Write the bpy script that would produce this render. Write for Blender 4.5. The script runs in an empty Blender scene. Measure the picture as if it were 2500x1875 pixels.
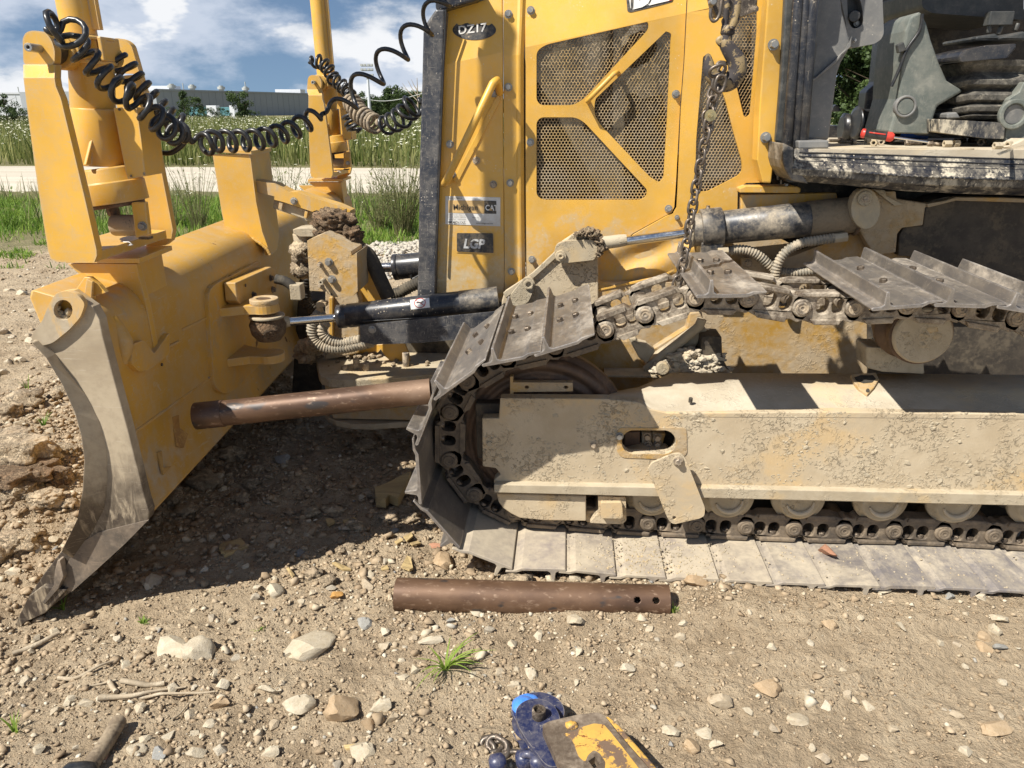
import bpy, bmesh, math, random
import numpy as np
from mathutils import Vector, Matrix, noise
from mathutils.geometry import tessellate_polygon
R = math.radians
SC = bpy.context.scene
COL = SC.collection
random.seed(7)

# ------------------------------------------------------------------ camera
CAM_H = 1.70
PITCH = 19.7
YAW = 4.0
F = 1878.0
cd = bpy.data.cameras.new('camera')
cam = bpy.data.objects.new('camera', cd)
COL.objects.link(cam)
cd.sensor_fit = 'HORIZONTAL'
cd.sensor_width = 36.0
cd.lens = 36.0 * F / 2500.0
cd.clip_start = 0.05
cd.clip_end = 3000
cam.location = (0, 0, CAM_H)
cam.rotation_euler = (R(90 - PITCH), 0, R(YAW))
SC.camera = cam

# ------------------------------------------------------------------ light
SUN = Vector((0.62, 0.53, -1.0)).normalized()      # the way the light travels
world = bpy.data.worlds.new('World')
SC.world = world
world.use_nodes = True
wn = world.node_tree.nodes
wl = world.node_tree.links
wn.clear()
wo = wn.new('ShaderNodeOutputWorld')
bg = wn.new('ShaderNodeBackground')
sky = wn.new('ShaderNodeTexSky')
sky.sky_type = 'NISHITA'
sky.sun_disc = False
sky.sun_elevation = math.asin(-SUN.z)
sky.sun_rotation = math.atan2(-SUN.x, -SUN.y)
sky.air_density = 1.0
sky.dust_density = 0.1
sky.ozone_density = 1.5
SKY_S = 0.055
bg.inputs['Strength'].default_value = SKY_S
# clouds: noise by direction, cover thinned overhead to cut the fill light
tc = wn.new('ShaderNodeTexCoord')
sep = wn.new('ShaderNodeSeparateXYZ')
wl.new(tc.outputs['Generated'], sep.inputs[0])
def wmath(op, a, b=None, c=None):
    n = wn.new('ShaderNodeMath'); n.operation = op
    for i, v in enumerate((a, b, c)):
        if v is None: continue
        if hasattr(v, 'links'): wl.new(v, n.inputs[i])
        else: n.inputs[i].default_value = v
    return n.outputs[0]
zz = wmath('ADD', wmath('MAXIMUM', sep.outputs[2], 0.0), 0.10)
cx = wmath('DIVIDE', sep.outputs[0], zz)
cy = wmath('DIVIDE', sep.outputs[1], zz)
cmb = wn.new('ShaderNodeCombineXYZ')
wl.new(cx, cmb.inputs[0]); wl.new(cy, cmb.inputs[1]); cmb.inputs[2].default_value = 3.3
svm = wn.new('ShaderNodeVectorMath'); svm.operation = 'MULTIPLY_ADD'; wl.new(tc.outputs['Generated'], svm.inputs[0]); svm.inputs[1].default_value = (1, 1, 0.84); svm.inputs[2].default_value = (0, 0, 0.16); wl.new(svm.outputs[0], sky.inputs['Vector'])
dmul = wn.new('ShaderNodeVectorMath'); dmul.operation = 'MULTIPLY'
wl.new(tc.outputs['Generated'], dmul.inputs[0]); dmul.inputs[1].default_value = (1.0, 1.0, 2.3)
def wnoise(scale, detail, off):
    n = wn.new('ShaderNodeTexNoise')
    m = wn.new('ShaderNodeVectorMath'); m.operation = 'ADD'
    wl.new(dmul.outputs[0], m.inputs[0]); m.inputs[1].default_value = off
    wl.new(m.outputs[0], n.inputs['Vector'])
    n.inputs['Scale'].default_value = scale; n.inputs['Detail'].default_value = detail
    n.inputs['Roughness'].default_value = 0.56
    return n.outputs[0]
CL_OFF = (2.35, 0.4, 0.15)
n1 = wnoise(5.2, 11, CL_OFF)
n2 = wnoise(5.2, 5, (CL_OFF[0] - 0.02, CL_OFF[1] - 0.02, CL_OFF[2] + 0.07))
def wramp(v, p0, p1, c0=(0, 0, 0, 1), c1=(1, 1, 1, 1)):
    r = wn.new('ShaderNodeValToRGB'); wl.new(v, r.inputs[0])
    r.color_ramp.elements[0].position = p0; r.color_ramp.elements[1].position = p1
    r.color_ramp.elements[0].color = c0; r.color_ramp.elements[1].color = c1
    r.color_ramp.interpolation = 'EASE'
    return r.outputs[0]
zs_ = wn.new('ShaderNodeMapRange'); zs_.interpolation_type = 'SMOOTHSTEP'; wl.new(sep.outputs[2], zs_.inputs[0]); zs_.inputs[1].default_value = 0.22; zs_.inputs[2].default_value = 0.55; zs_.inputs[3].default_value = 0.0; zs_.inputs[4].default_value = 0.14
mask = wramp(wmath('SUBTRACT', n1, zs_.outputs[0]), 0.40, 0.57)
shade = wramp(wmath('SUBTRACT', n1, n2), -0.09, 0.07, (7.4, 8.2, 9.6, 1), (11.4, 11.5, 11.7, 1))
mx = wn.new('ShaderNodeMix'); mx.data_type = 'RGBA'
wl.new(wmath('MULTIPLY', mask, 0.93), mx.inputs[0]); tint = wn.new('ShaderNodeMix'); tint.data_type = 'RGBA'; tint.blend_type = 'MULTIPLY'; tint.inputs[0].default_value = 1.0; wl.new(sky.outputs[0], tint.inputs[6]); tint.inputs[7].default_value = (1.02, 1.06, 1.10, 1); wl.new(tint.outputs[2], mx.inputs[6]); wl.new(shade, mx.inputs[7])
wl.new(mx.outputs[2], bg.inputs['Color'])
wl.new(bg.outputs[0], wo.inputs[0])

sd = bpy.data.lights.new('sun', 'SUN')
sd.energy = 4.9
sd.angle = R(0.53)
sd.color = (1.0, 0.955, 0.88)
so = bpy.data.objects.new('sun', sd)
so.rotation_euler = (-SUN).to_track_quat('Z', 'Y').to_euler()
so.location = (-4, -4, 8)
COL.objects.link(so)
SC.view_settings.view_transform = 'Standard'
SC.view_settings.look = 'None'
SC.view_settings.gamma = 1
SC.view_settings.exposure = 0.64
SC.view_settings.use_curve_mapping = False
SC.cycles.max_bounces = 6
SC.cycles.transparent_max_bounces = 12

# ------------------------------------------------------------------ measuring
_M = Matrix.Rotation(R(YAW), 3, 'Z') @ Matrix.Rotation(R(90 - PITCH), 3, 'X')
C0 = Vector((0, 0, CAM_H))
def ray(x, y):
    return _M @ Vector(((x - 1250.0) / F, (937.5 - y) / F, -1.0))
def PY(x, y, Y):
    d = ray(x, y); return C0 + d * (Y / d.y)
def PX(x, y, X):
    d = ray(x, y); return C0 + d * (X / d.x)
def PZ(x, y, Z=0.0):
    d = ray(x, y); return C0 + d * ((Z - CAM_H) / d.z)
def proj(p):
    v = _M.transposed() @ (Vector(p) - C0)
    return (1250 + F * v.x / -v.z, 937.5 - F * v.y / -v.z, -v.z)
class ZM:
    def __init__(s, x0, y0, k): s.x0, s.y0, s.k = x0, y0, k
    def __call__(s, *a):
        r = [(s.x0 + a[i] * s.k, s.y0 + a[i + 1] * s.k) for i in range(0, len(a), 2)]
        return r
k5 = 625 / 1659.0
k7 = 725 / 1659.0
Z1, Z2, Z3, Z4, Z5 = ZM(0, 0, k5), ZM(500, 0, k5), ZM(1000, 0, k5), ZM(1500, 0, k5), ZM(1875, 0, k5)
A1, A2, A3, A4, A5 = ZM(0, 600, k5), ZM(500, 500, k5), ZM(950, 600, k5), ZM(1450, 500, k5), ZM(1875, 500, k5)
G1, G2, G3, G4 = ZM(0, 1150, k7), ZM(600, 1150, k7), ZM(1100, 1075, k5), ZM(1875, 1000, k5)
G5 = ZM(1100, 1600, 600 / 2212.0)
H1 = ZM(700, 150, 360 / 1991.0)
H3 = ZM(560, 420, 340 / 2014.0)
H4 = ZM(720, 700, 380 / 1751.0)
H5 = ZM(1380, 700, 380 / 2212.0)
H6 = ZM(1650, 0, 250 / 1659.0)

# ------------------------------------------------------------------ materials
class NG:
    def __init__(s, name):
        s.m = bpy.data.materials.new(name); s.m.use_nodes = True
        s.t = s.m.node_tree; s.t.nodes.clear()
        s.out = s.t.nodes.new('ShaderNodeOutputMaterial')
    def set(s, sock, v):
        if v is None: return
        if hasattr(v, 'is_linked') or hasattr(v, 'links'): s.t.links.new(v, sock)
        else: sock.default_value = v
    def math(s, op, a, b=None, clamp=False):
        n = s.t.nodes.new('ShaderNodeMath'); n.operation = op; n.use_clamp = clamp
        s.set(n.inputs[0], a); s.set(n.inputs[1], b); return n.outputs[0]
    def coords(s, stretch=(1, 1, 1)):
        t = s.t.nodes.new('ShaderNodeTexCoord'); i = s.t.nodes.new('ShaderNodeObjectInfo')
        m = s.t.nodes.new('ShaderNodeVectorMath'); m.operation = 'MULTIPLY_ADD'
        cmbn = s.t.nodes.new('ShaderNodeCombineXYZ')
        r = s.math('MULTIPLY', i.outputs['Random'], 41.0)
        for k in range(3): s.set(cmbn.inputs[k], r)
        s.set(m.inputs[0], t.outputs['Object']); m.inputs[1].default_value = stretch; s.set(m.inputs[2], cmbn.outputs[0])
        return m.outputs[0]
    def wcoords(s, stretch=(1, 1, 1)):
        g = s.t.nodes.new('ShaderNodeNewGeometry')
        m = s.t.nodes.new('ShaderNodeVectorMath'); m.operation = 'MULTIPLY'
        s.set(m.inputs[0], g.outputs['Position']); m.inputs[1].default_value = stretch
        return m.outputs[0]
    def noise(s, vec, scale, detail=6, rough=0.6, dist=0.0):
        n = s.t.nodes.new('ShaderNodeTexNoise'); s.set(n.inputs['Vector'], vec)
        n.inputs['Scale'].default_value = scale; n.inputs['Detail'].default_value = detail
        n.inputs['Roughness'].default_value = rough; n.inputs['Distortion'].default_value = dist
        return n.outputs[0]
    def voro(s, vec, scale, feat='F1', rnd=1.0):
        n = s.t.nodes.new('ShaderNodeTexVoronoi'); n.feature = feat; s.set(n.inputs['Vector'], vec)
        n.inputs['Scale'].default_value = scale; n.inputs['Randomness'].default_value = rnd
        return n
    def step(s, v, a, b, lo=0.0, hi=1.0):
        n = s.t.nodes.new('ShaderNodeMapRange'); n.interpolation_type = 'SMOOTHSTEP'
        s.set(n.inputs[0], v); n.inputs[1].default_value = a; n.inputs[2].default_value = b
        n.inputs[3].default_value = lo; n.inputs[4].default_value = hi
        return n.outputs[0]
    def mix(s, f, a, b, blend='MIX'):
        n = s.t.nodes.new('ShaderNodeMix'); n.data_type = 'RGBA'; n.blend_type = blend
        s.set(n.inputs[0], f)
        s.set(n.inputs[6], a if hasattr(a, 'links') else (*a, 1)); s.set(n.inputs[7], b if hasattr(b, 'links') else (*b, 1))
        return n.outputs[2]
    def fmix(s, f, a, b):
        n = s.t.nodes.new('ShaderNodeMix'); n.data_type = 'FLOAT'
        s.set(n.inputs[0], f); s.set(n.inputs[2], a); s.set(n.inputs[3], b); return n.outputs[0]
    def ramp(s, v, stops):
        n = s.t.nodes.new('ShaderNodeValToRGB'); s.set(n.inputs[0], v); e = n.color_ramp.elements
        while len(e) < len(stops): e.new(0.5)
        for i, (p, c) in enumerate(stops): e[i].position = p; e[i].color = (*c, 1)
        return n.outputs[0]
    def bump(s, h, strength=0.5, dist=0.01, nrm=None):
        n = s.t.nodes.new('ShaderNodeBump'); s.set(n.inputs['Height'], h)
        n.inputs['Strength'].default_value = strength; n.inputs['Distance'].default_value = dist
        if nrm is not None: s.set(n.inputs['Normal'], nrm)
        return n.outputs[0]
    def bsdf(s, col, rough=0.5, metal=0.0, nrm=None, spec=0.5, coat=0.0):
        n = s.t.nodes.new('ShaderNodeBsdfPrincipled')
        s.set(n.inputs['Base Color'], col if hasattr(col, 'links') else (*col, 1))
        s.set(n.inputs['Roughness'], rough); s.set(n.inputs['Metallic'], metal)
        n.inputs['Specular IOR Level'].default_value = spec
        n.inputs['Coat Weight'].default_value = coat
        if nrm is not None: s.set(n.inputs['Normal'], nrm)
        s.t.links.new(n.outputs[0], s.out.inputs[0])
        return n

def sc(c, f): return tuple(x * f for x in c)
TAN = (0.43, 0.335, 0.215)
TAN_D = (0.27, 0.205, 0.125)
def coated(name, base, rough=0.45, metal=0.0, dust=TAN, amt=0.3, scale=5.0, stretch=(1, 1, 1), bump=0.3, bdist=0.003,
           scratch=0.0, spots=0.0, chip=0.0, chipcol=(0.12, 0.055, 0.03), lump=0.0, spec=0.5, haze=0.15, coat=0.0, w=0.05, edge=0.0, edgecol=None, edger=0.010, low=None):
    """a base coat under dust (haze), dried mud (amt), light spatter (spots), scratches and rust chips"""
    g = NG(name); v = g.coords(stretch)
    big = g.noise(v, scale, 9, 0.62, 0.4); fine = g.noise(v, scale * 9, 6, 0.65); mid = g.noise(v, scale * 0.35, 4, 0.5)
    c = g.mix(g.step(mid, 0.3, 0.7), sc(base, 0.80), sc(base, 1.12))
    c = g.mix(g.math('MULTIPLY', g.step(g.noise(v, scale * 2.3, 6, 0.7), 0.38, 0.68), haze), c, dust)
    c = g.mix(g.math('MULTIPLY', g.step(g.noise(v, scale * 5, 8, 0.72, 0.4), 0.50, 0.66), haze * 0.8), c, sc(dust, 1.1))
    r = rough
    if scratch > 0:
        g2 = g.noise(g.coords((1.0, 1.0, 14.0)), scale * 4, 4, 0.7, 1.2); g3 = g.noise(g.coords((16.0, 1.0, 1.2)), scale * 3, 4, 0.7, 0.8)
        s_ = g.math('MAXIMUM', g.step(g2, 0.62, 0.66), g.step(g3, 0.62, 0.67))
        c = g.mix(g.math('MULTIPLY', s_, scratch), c, sc(dust, 1.15))
    if chip > 0:
        cn = g.noise(v, scale * 1.7, 10, 0.7, 0.3); cm = g.step(cn, 0.69 - 0.22 * chip, 0.705 - 0.22 * chip)
        c = g.mix(cm, c, g.mix(fine, chipcol, sc(chipcol, 0.45)))
        r = g.fmix(cm, r, 0.85)
    comb = g.math('ADD', g.math('MULTIPLY', big, 0.72), g.math('MULTIPLY', fine, 0.28))
    thr = 0.70 - 0.40 * amt
    if low:
        sp = g.t.nodes.new('ShaderNodeSeparateXYZ'); g.set(sp.inputs[0], g.wcoords()); comb = g.math('ADD', comb, g.math('MULTIPLY', g.math('SUBTRACT', 1.0, g.step(sp.outputs[2], low[0], low[1])), low[2]))
    mask_ = g.step(comb, thr - w, thr + w)
    dcol = g.mix(fine, sc(dust, 0.80), sc(dust, 1.14))
    c = g.mix(mask_, c, dcol)
    if edge > 0:
        bv = g.t.nodes.new('ShaderNodeBevel'); bv.samples = 4; bv.inputs[0].default_value = edger; ge = g.t.nodes.new('ShaderNodeNewGeometry'); dt_ = g.t.nodes.new('ShaderNodeVectorMath'); dt_.operation = 'DOT_PRODUCT'
        g.t.links.new(bv.outputs[0], dt_.inputs[0]); g.t.links.new(ge.outputs['Normal'], dt_.inputs[1])
        em = g.math('MULTIPLY', g.step(g.math('SUBTRACT', 1.0, dt_.outputs['Value']), 0.01, 0.10), g.step(g.noise(v, 22, 6, 0.7), 0.36, 0.58)); c = g.mix(g.math('MULTIPLY', em, edge), c, edgecol or sc(dust, 1.15))
    if spots > 0:
        vo = g.voro(v, 85); sx_ = g.t.nodes.new('ShaderNodeSeparateColor'); g.set(sx_.inputs[0], vo.outputs['Color'])
        sm = g.math('MULTIPLY', g.math('MULTIPLY', g.math('SUBTRACT', 1.0, g.step(vo.outputs['Distance'], 0.10, 0.30)), g.step(sx_.outputs[0], 0.62, 0.70)), g.step(g.noise(v, 7, 4), 0.62 - 0.2 * spots, 0.68 - 0.2 * spots))
        c = g.mix(sm, c, sc(dust, 1.2)); mask_ = g.math('MAXIMUM', mask_, sm)
    r = g.fmix(mask_, r, 0.92)
    h = g.math('ADD', g.math('MULTIPLY', mask_, 0.5), g.math('MULTIPLY', fine, 0.35))
    if lump > 0:
        ln = g.noise(v, scale * 11, 7, 0.66, 0.6); lm = g.step(ln, 0.48, 0.72)
        lmask = g.math('MULTIPLY', lm, g.step(g.noise(v, scale * 1.2, 3), 0.42, 0.60))
        h = g.math('ADD', h, g.math('MULTIPLY', lmask, lump * 5)); c = g.mix(g.math('MULTIPLY', lmask, 0.5), c, sc(dust, 1.15))
    g.bsdf(c, r, metal if metal == 0 else g.fmix(mask_, metal, 0.0), g.bump(h, bump, bdist), spec, coat)
    return g.m

YEL = (0.67, 0.375, 0.052)
YEL2 = (0.59, 0.325, 0.045)
M = {}
M['hood'] = coated('hood_yellow_paint', YEL, 0.40, dust=(0.52, 0.40, 0.23), amt=0.02, scale=7, bump=0.10, bdist=0.001, spots=0.35, haze=0.15, scratch=0.14, coat=0.15, w=0.11, low=(0.98, 1.55, 0.20))
M['hood_low'] = coated('dusty_yellow_paint', YEL, 0.46, amt=0.38, scale=9, stretch=(1, 1, 0.45), bump=0.3, bdist=0.002, spots=0.6, haze=0.35, w=0.12)
M['yellow'] = coated('yellow_paint', YEL, 0.42, amt=0.03, scale=6, bump=0.12, bdist=0.001, haze=0.26, scratch=0.55, edge=0.9)
M['blade'] = coated('worn_yellow_blade_paint', YEL2, 0.50, amt=0.16, scale=3.2, bump=0.25, bdist=0.0015, haze=0.40, scratch=0.65, chip=0.20, chipcol=(0.20, 0.09, 0.03), edge=0.8, w=0.09, low=(0.25, 0.95, 0.10))
M['yellow_mud'] = coated('mud_streaked_yellow_paint', sc(YEL2, 0.85), 0.55, amt=0.58, scale=3.5, bump=0.6, bdist=0.004, haze=0.7, lump=0.3, w=0.10)
M['mud'] = coated('dried_mud_over_yellow_paint', (0.60, 0.35, 0.11), 0.7, dust=(0.50, 0.395, 0.255), amt=0.62, scale=3.2, bump=0.9, bdist=0.005, haze=0.9, lump=0.5, w=0.08)
M['mud_plate'] = coated('smooth_dried_mud', (0.58, 0.36, 0.13), 0.8, dust=(0.47, 0.37, 0.235), amt=0.74, scale=5.0, bump=0.7, bdist=0.003, haze=0.7, lump=0.2, w=0.10)
M['mud_top'] = coated('pale_mud_on_frame_top', (0.55, 0.38, 0.16), 0.8, dust=(0.47, 0.385, 0.27), amt=0.78, scale=2.2, bump=0.5, bdist=0.003, haze=0.6, lump=0.15, w=0.14)
M['bit'] = coated('ground_worn_blade_steel', (0.33, 0.275, 0.20), 0.62, metal=0.25, dust=(0.46, 0.37, 0.25), amt=0.42, scale=2.2, bump=0.25, bdist=0.0015, haze=0.40, scratch=0.65, chip=0.20, chipcol=(0.10, 0.085, 0.075), w=0.16)
M['bitdark'] = coated('dark_blade_tip_steel', (0.13, 0.11, 0.09), 0.55, metal=0.4, dust=(0.36, 0.28, 0.2), amt=0.30, scale=4, bump=0.3, bdist=0.002, haze=0.4, scratch=0.5, w=0.12)
M['shoe'] = coated('polished_track_steel', (0.22, 0.20, 0.182), 0.40, metal=0.6, dust=(0.42, 0.36, 0.28), amt=0.20, scale=5, stretch=(1, 0.6, 1), bump=0.3, bdist=0.002, haze=0.45, scratch=0.6, w=0.14, edge=0.9, edgecol=(0.50, 0.46, 0.42))
M['shoe_mud'] = coated('muddy_track_steel', (0.25, 0.215, 0.20), 0.62, metal=0.3, dust=(0.46, 0.39, 0.285), amt=0.64, scale=4, bump=0.35, bdist=0.002, haze=0.6, scratch=0.3, w=0.16)
M['shoe_dry'] = coated('grey_scuffed_track_steel', (0.225, 0.205, 0.20), 0.6, metal=0.3, dust=(0.43, 0.37, 0.28), amt=0.34, scale=5, stretch=(1.5, 1, 1), bump=0.35, bdist=0.002, haze=0.6, scratch=0.6, w=0.12)
M['link'] = coated('muddy_track_link_steel', (0.15, 0.115, 0.085), 0.5, metal=0.5, dust=(0.49, 0.42, 0.32), amt=0.40, scale=12, bump=0.5, bdist=0.003, haze=0.6, chip=0.2, chipcol=(0.17, 0.08, 0.04), w=0.10)
M['shoe_mid'] = coated('half_muddy_track_steel', (0.235, 0.21, 0.198), 0.6, metal=0.3, dust=(0.45, 0.385, 0.285), amt=0.50, scale=4.5, bump=0.35, bdist=0.002, haze=0.6, scratch=0.5, w=0.14)
M['link_dark'] = coated('dark_track_link_steel', (0.10, 0.082, 0.065), 0.6, metal=0.3, dust=(0.24, 0.185, 0.125), amt=0.45, scale=10, bump=0.4, bdist=0.002, haze=0.5, w=0.12)
M['idler'] = coated('rusty_idler_steel', (0.105, 0.068, 0.045), 0.55, metal=0.35, dust=(0.22, 0.13, 0.075), amt=0.30, scale=5, stretch=(1, 1, 1), bump=0.4, bdist=0.002, haze=0.4, scratch=0.3)
M['black'] = coated('black_paint', (0.016, 0.018, 0.024), 0.32, dust=(0.40, 0.34, 0.25), amt=0.10, scale=6, bump=0.12, bdist=0.001, haze=0.10, scratch=0.25, spots=0.5)
M['blackdusty'] = coated('dusty_black_paint', (0.022, 0.025, 0.032), 0.4, dust=(0.42, 0.35, 0.25), amt=0.30, scale=7, bump=0.25, bdist=0.002, haze=0.35, spots=0.3, w=0.13)
M['blackmud'] = coated('mud_splashed_black_paint', (0.014, 0.017, 0.026), 0.35, dust=(0.50, 0.44, 0.33), amt=0.38, scale=9, stretch=(1, 1, 0.6), bump=0.4, bdist=0.003, haze=0.25, spots=0.8, w=0.06)
M['guard'] = coated('scratched_dark_guard', (0.026, 0.030, 0.040), 0.42, dust=(0.38, 0.34, 0.28), amt=0.06, scale=6, bump=0.12, bdist=0.001, haze=0.22, scratch=0.6, spots=0.5)
M['rubber'] = coated('black_rubber', (0.014, 0.015, 0.017), 0.33, dust=(0.3, 0.26, 0.2), amt=0.05, scale=14, bump=0.15, bdist=0.001, haze=0.08)
M['rubberdust'] = coated('dusty_rubber', (0.05, 0.043, 0.035), 0.6, dust=(0.33, 0.26, 0.175), amt=0.60, scale=14, bump=0.3, bdist=0.001, haze=0.5)
M['hose'] = coated('dusty_corrugated_hose', (0.18, 0.165, 0.13), 0.6, dust=(0.42, 0.35, 0.25), amt=0.5, scale=20, bump=0.3, bdist=0.001, haze=0.5)
M['plastic'] = coated('grey_cab_plastic', (0.165, 0.163, 0.155), 0.50, dust=(0.36, 0.33, 0.28), amt=0.07, scale=6, bump=0.1, bdist=0.0005, haze=0.25, spots=0.25)
M['plastic_d'] = coated('dark_cab_plastic', (0.035, 0.038, 0.038), 0.5, dust=(0.3, 0.27, 0.22), amt=0.06, scale=6, bump=0.1, bdist=0.0005, haze=0.15)
M['console'] = coated('green_grey_console_plastic', (0.125, 0.140, 0.122), 0.55, dust=(0.36, 0.34, 0.28), amt=0.10, scale=5, bump=0.1, bdist=0.0005, haze=0.3, scratch=0.2)
M['bellows'] = coated('dusty_rubber_bellows', (0.05, 0.046, 0.04), 0.7, dust=(0.24, 0.215, 0.17), amt=0.26, scale=10, bump=0.2, bdist=0.001, haze=0.5)
M['bolt'] = coated('zinc_bolt', (0.30, 0.30, 0.29), 0.42, metal=0.6, dust=(0.42, 0.37, 0.28), amt=0.30, scale=40, bump=0.2, bdist=0.0005, haze=0.3)
M['boltmud'] = coated('muddy_bolt', (0.22, 0.19, 0.16), 0.5, metal=0.5, dust=(0.45, 0.36, 0.25), amt=0.55, scale=40, bump=0.3, bdist=0.0005, haze=0.5)
M['boltdark'] = coated('dark_greasy_bolt', (0.075, 0.058, 0.045), 0.45, metal=0.5, dust=(0.40, 0.32, 0.23), amt=0.35, scale=30, bump=0.3, bdist=0.0005, haze=0.3)
M['dark'] = coated('dark_grime_and_shade', (0.030, 0.026, 0.021), 0.8, dust=(0.12, 0.10, 0.07), amt=0.35, scale=5, bump=0.3, bdist=0.002, haze=0.4)  # grime colour, also put in gaps and recesses to stand for their shade
M['tank'] = coated('dusty_dark_tank_steel', (0.040, 0.032, 0.024), 0.75, dust=(0.11, 0.088, 0.060), amt=0.40, scale=6, bump=0.35, bdist=0.002, haze=0.4)
M['rustpipe'] = None
M['bare'] = coated('brown_bare_steel', (0.135, 0.098, 0.068), 0.5, metal=0.4, dust=(0.27, 0.215, 0.155), amt=0.35, scale=11, bump=0.3, bdist=0.001, haze=0.4, scratch=0.4, w=0.12)
M['scab'] = coated('rust_stained_paint', (0.34, 0.17, 0.045), 0.6, dust=(0.46, 0.27, 0.08), amt=0.5, scale=12, bump=0.3, bdist=0.001, haze=0.5, chip=0.3)
M['wood'] = coated('split_pale_wood', (0.50, 0.37, 0.17), 0.8, dust=(0.36, 0.26, 0.13), amt=0.35, scale=14, stretch=(0.25, 3, 3), bump=0.6, bdist=0.003, haze=0.4)
M['twig'] = coated('grey_weathered_wood', (0.36, 0.285, 0.19), 0.85, dust=(0.50, 0.42, 0.30), amt=0.4, scale=20, bump=0.6, bdist=0.002, haze=0.4)
M['handle'] = coated('dusty_wooden_handle', (0.15, 0.11, 0.07), 0.8, dust=(0.30, 0.235, 0.155), amt=0.45, scale=9, bump=0.3, bdist=0.002, haze=0.5)
M['clod'] = coated('brown_earth_clod', (0.19, 0.118, 0.065), 0.95, dust=(0.30, 0.21, 0.125), amt=0.42, scale=14, bump=1.0, bdist=0.012, haze=0.5, lump=0.5)
M['paleclod'] = coated('pale_earth_clod', (0.36, 0.275, 0.18), 0.95, dust=(0.46, 0.36, 0.235), amt=0.5, scale=9, bump=1.0, bdist=0.010, haze=0.5, lump=0.4)
M['clod_tan'] = coated('tan_brown_mud', (0.26, 0.185, 0.115), 0.95, dust=(0.36, 0.28, 0.18), amt=0.45, scale=16, bump=1.0, bdist=0.008, haze=0.6, lump=0.5)
M['blue'] = coated('dark_blue_paint', (0.014, 0.022, 0.075), 0.36, dust=(0.30, 0.27, 0.23), amt=0.10, scale=14, bump=0.2, bdist=0.0005, haze=0.22, scratch=0.5, coat=0.1, edge=0.8, edger=0.004)
M['ltblue'] = coated('light_blue_paint', (0.055, 0.23, 0.72), 0.35, dust=(0.35, 0.35, 0.35), amt=0.04, scale=14, bump=0.1, bdist=0.0005, haze=0.12, coat=0.2)
M['chain'] = coated('dark_chain_steel', (0.16, 0.135, 0.11), 0.42, metal=0.7, dust=(0.22, 0.165, 0.12), amt=0.30, scale=35, bump=0.35, bdist=0.001, haze=0.3)
M['hook'] = coated('worn_tan_hook_paint', (0.31, 0.225, 0.105), 0.55, dust=(0.20, 0.15, 0.11), amt=0.1, scale=11, bump=0.4, bdist=0.001, haze=0.25, chip=0.95, chipcol=(0.060, 0.050, 0.048))
M['worn'] = coated('worn_yellow_and_rust', (0.62, 0.36, 0.075), 0.5, dust=(0.15, 0.095, 0.06), amt=0.43, scale=13, bump=0.5, bdist=0.001, haze=0.15, chip=0.42, chipcol=(0.22, 0.075, 0.02), w=0.03)
M['red'] = coated('red_plastic', (0.55, 0.03, 0.02), 0.4, amt=0.08, scale=20, bump=0.1, bdist=0.0005, haze=0.1)
M['toolblue'] = coated('blue_grip', (0.01, 0.09, 0.34), 0.4, amt=0.08, scale=20, bump=0.1, bdist=0.0005, haze=0.1)
M['decal_black'] = coated('black_decal', (0.022, 0.023, 0.024), 0.5, amt=0.15, scale=18, bump=0.1, bdist=0.0005, haze=0.2)
M['decal_white'] = coated('white_decal', (0.72, 0.71, 0.67), 0.5, amt=0.12, scale=14, bump=0.1, bdist=0.0005, haze=0.25)
M['decal_tan'] = coated('amber_decal', (0.62, 0.40, 0.15), 0.5, amt=0.1, scale=18, bump=0.1, bdist=0.0005, haze=0.3)
M['decal_grey'] = coated('worn_silver_lettering', (0.55, 0.55, 0.53), 0.5, dust=(0.14, 0.13, 0.12), amt=0.30, scale=30, bump=0.1, bdist=0.0005, haze=0.2)
M['decal_red'] = coated('red_decal', (0.50, 0.02, 0.03), 0.5, amt=0.1, scale=18, bump=0.1, bdist=0.0005, haze=0.15)
def _chrome():
    g = NG('chrome'); v = g.coords(); f = g.noise(v, 30, 5)
    g.bsdf(g.mix(f, (0.62, 0.60, 0.56), (0.78, 0.77, 0.75)), g.step(f, 0.3, 0.8, 0.12, 0.30), 1.0); return g.m
M['chrome'] = _chrome()
def _pipe():
    g = NG('rusty_brown_pipe'); v = g.coords((0.5, 1, 1)); a = g.noise(v, 5, 9, 0.62, 0.5); b = g.noise(v, 60, 5, 0.6)
    c = g.ramp(a, [(0.30, (0.050, 0.031, 0.020)), (0.45, (0.105, 0.058, 0.034)), (0.58, (0.155, 0.088, 0.050)), (0.72, (0.24, 0.155, 0.10))])
    d = g.step(g.noise(g.coords((1, 2.2, 2.2)), 6.5, 3, 0.4), 0.62, 0.66)
    c = g.mix(d, c, (0.055, 0.045, 0.04)); c = g.mix(g.step(b, 0.55, 0.8), c, (0.40, 0.28, 0.19))
    g.bsdf(c, g.step(a, 0.3, 0.7, 0.38, 0.6), 0.35, g.bump(b, 0.25, 0.0008)); return g.m
M['rustpipe'] = _pipe()
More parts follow.
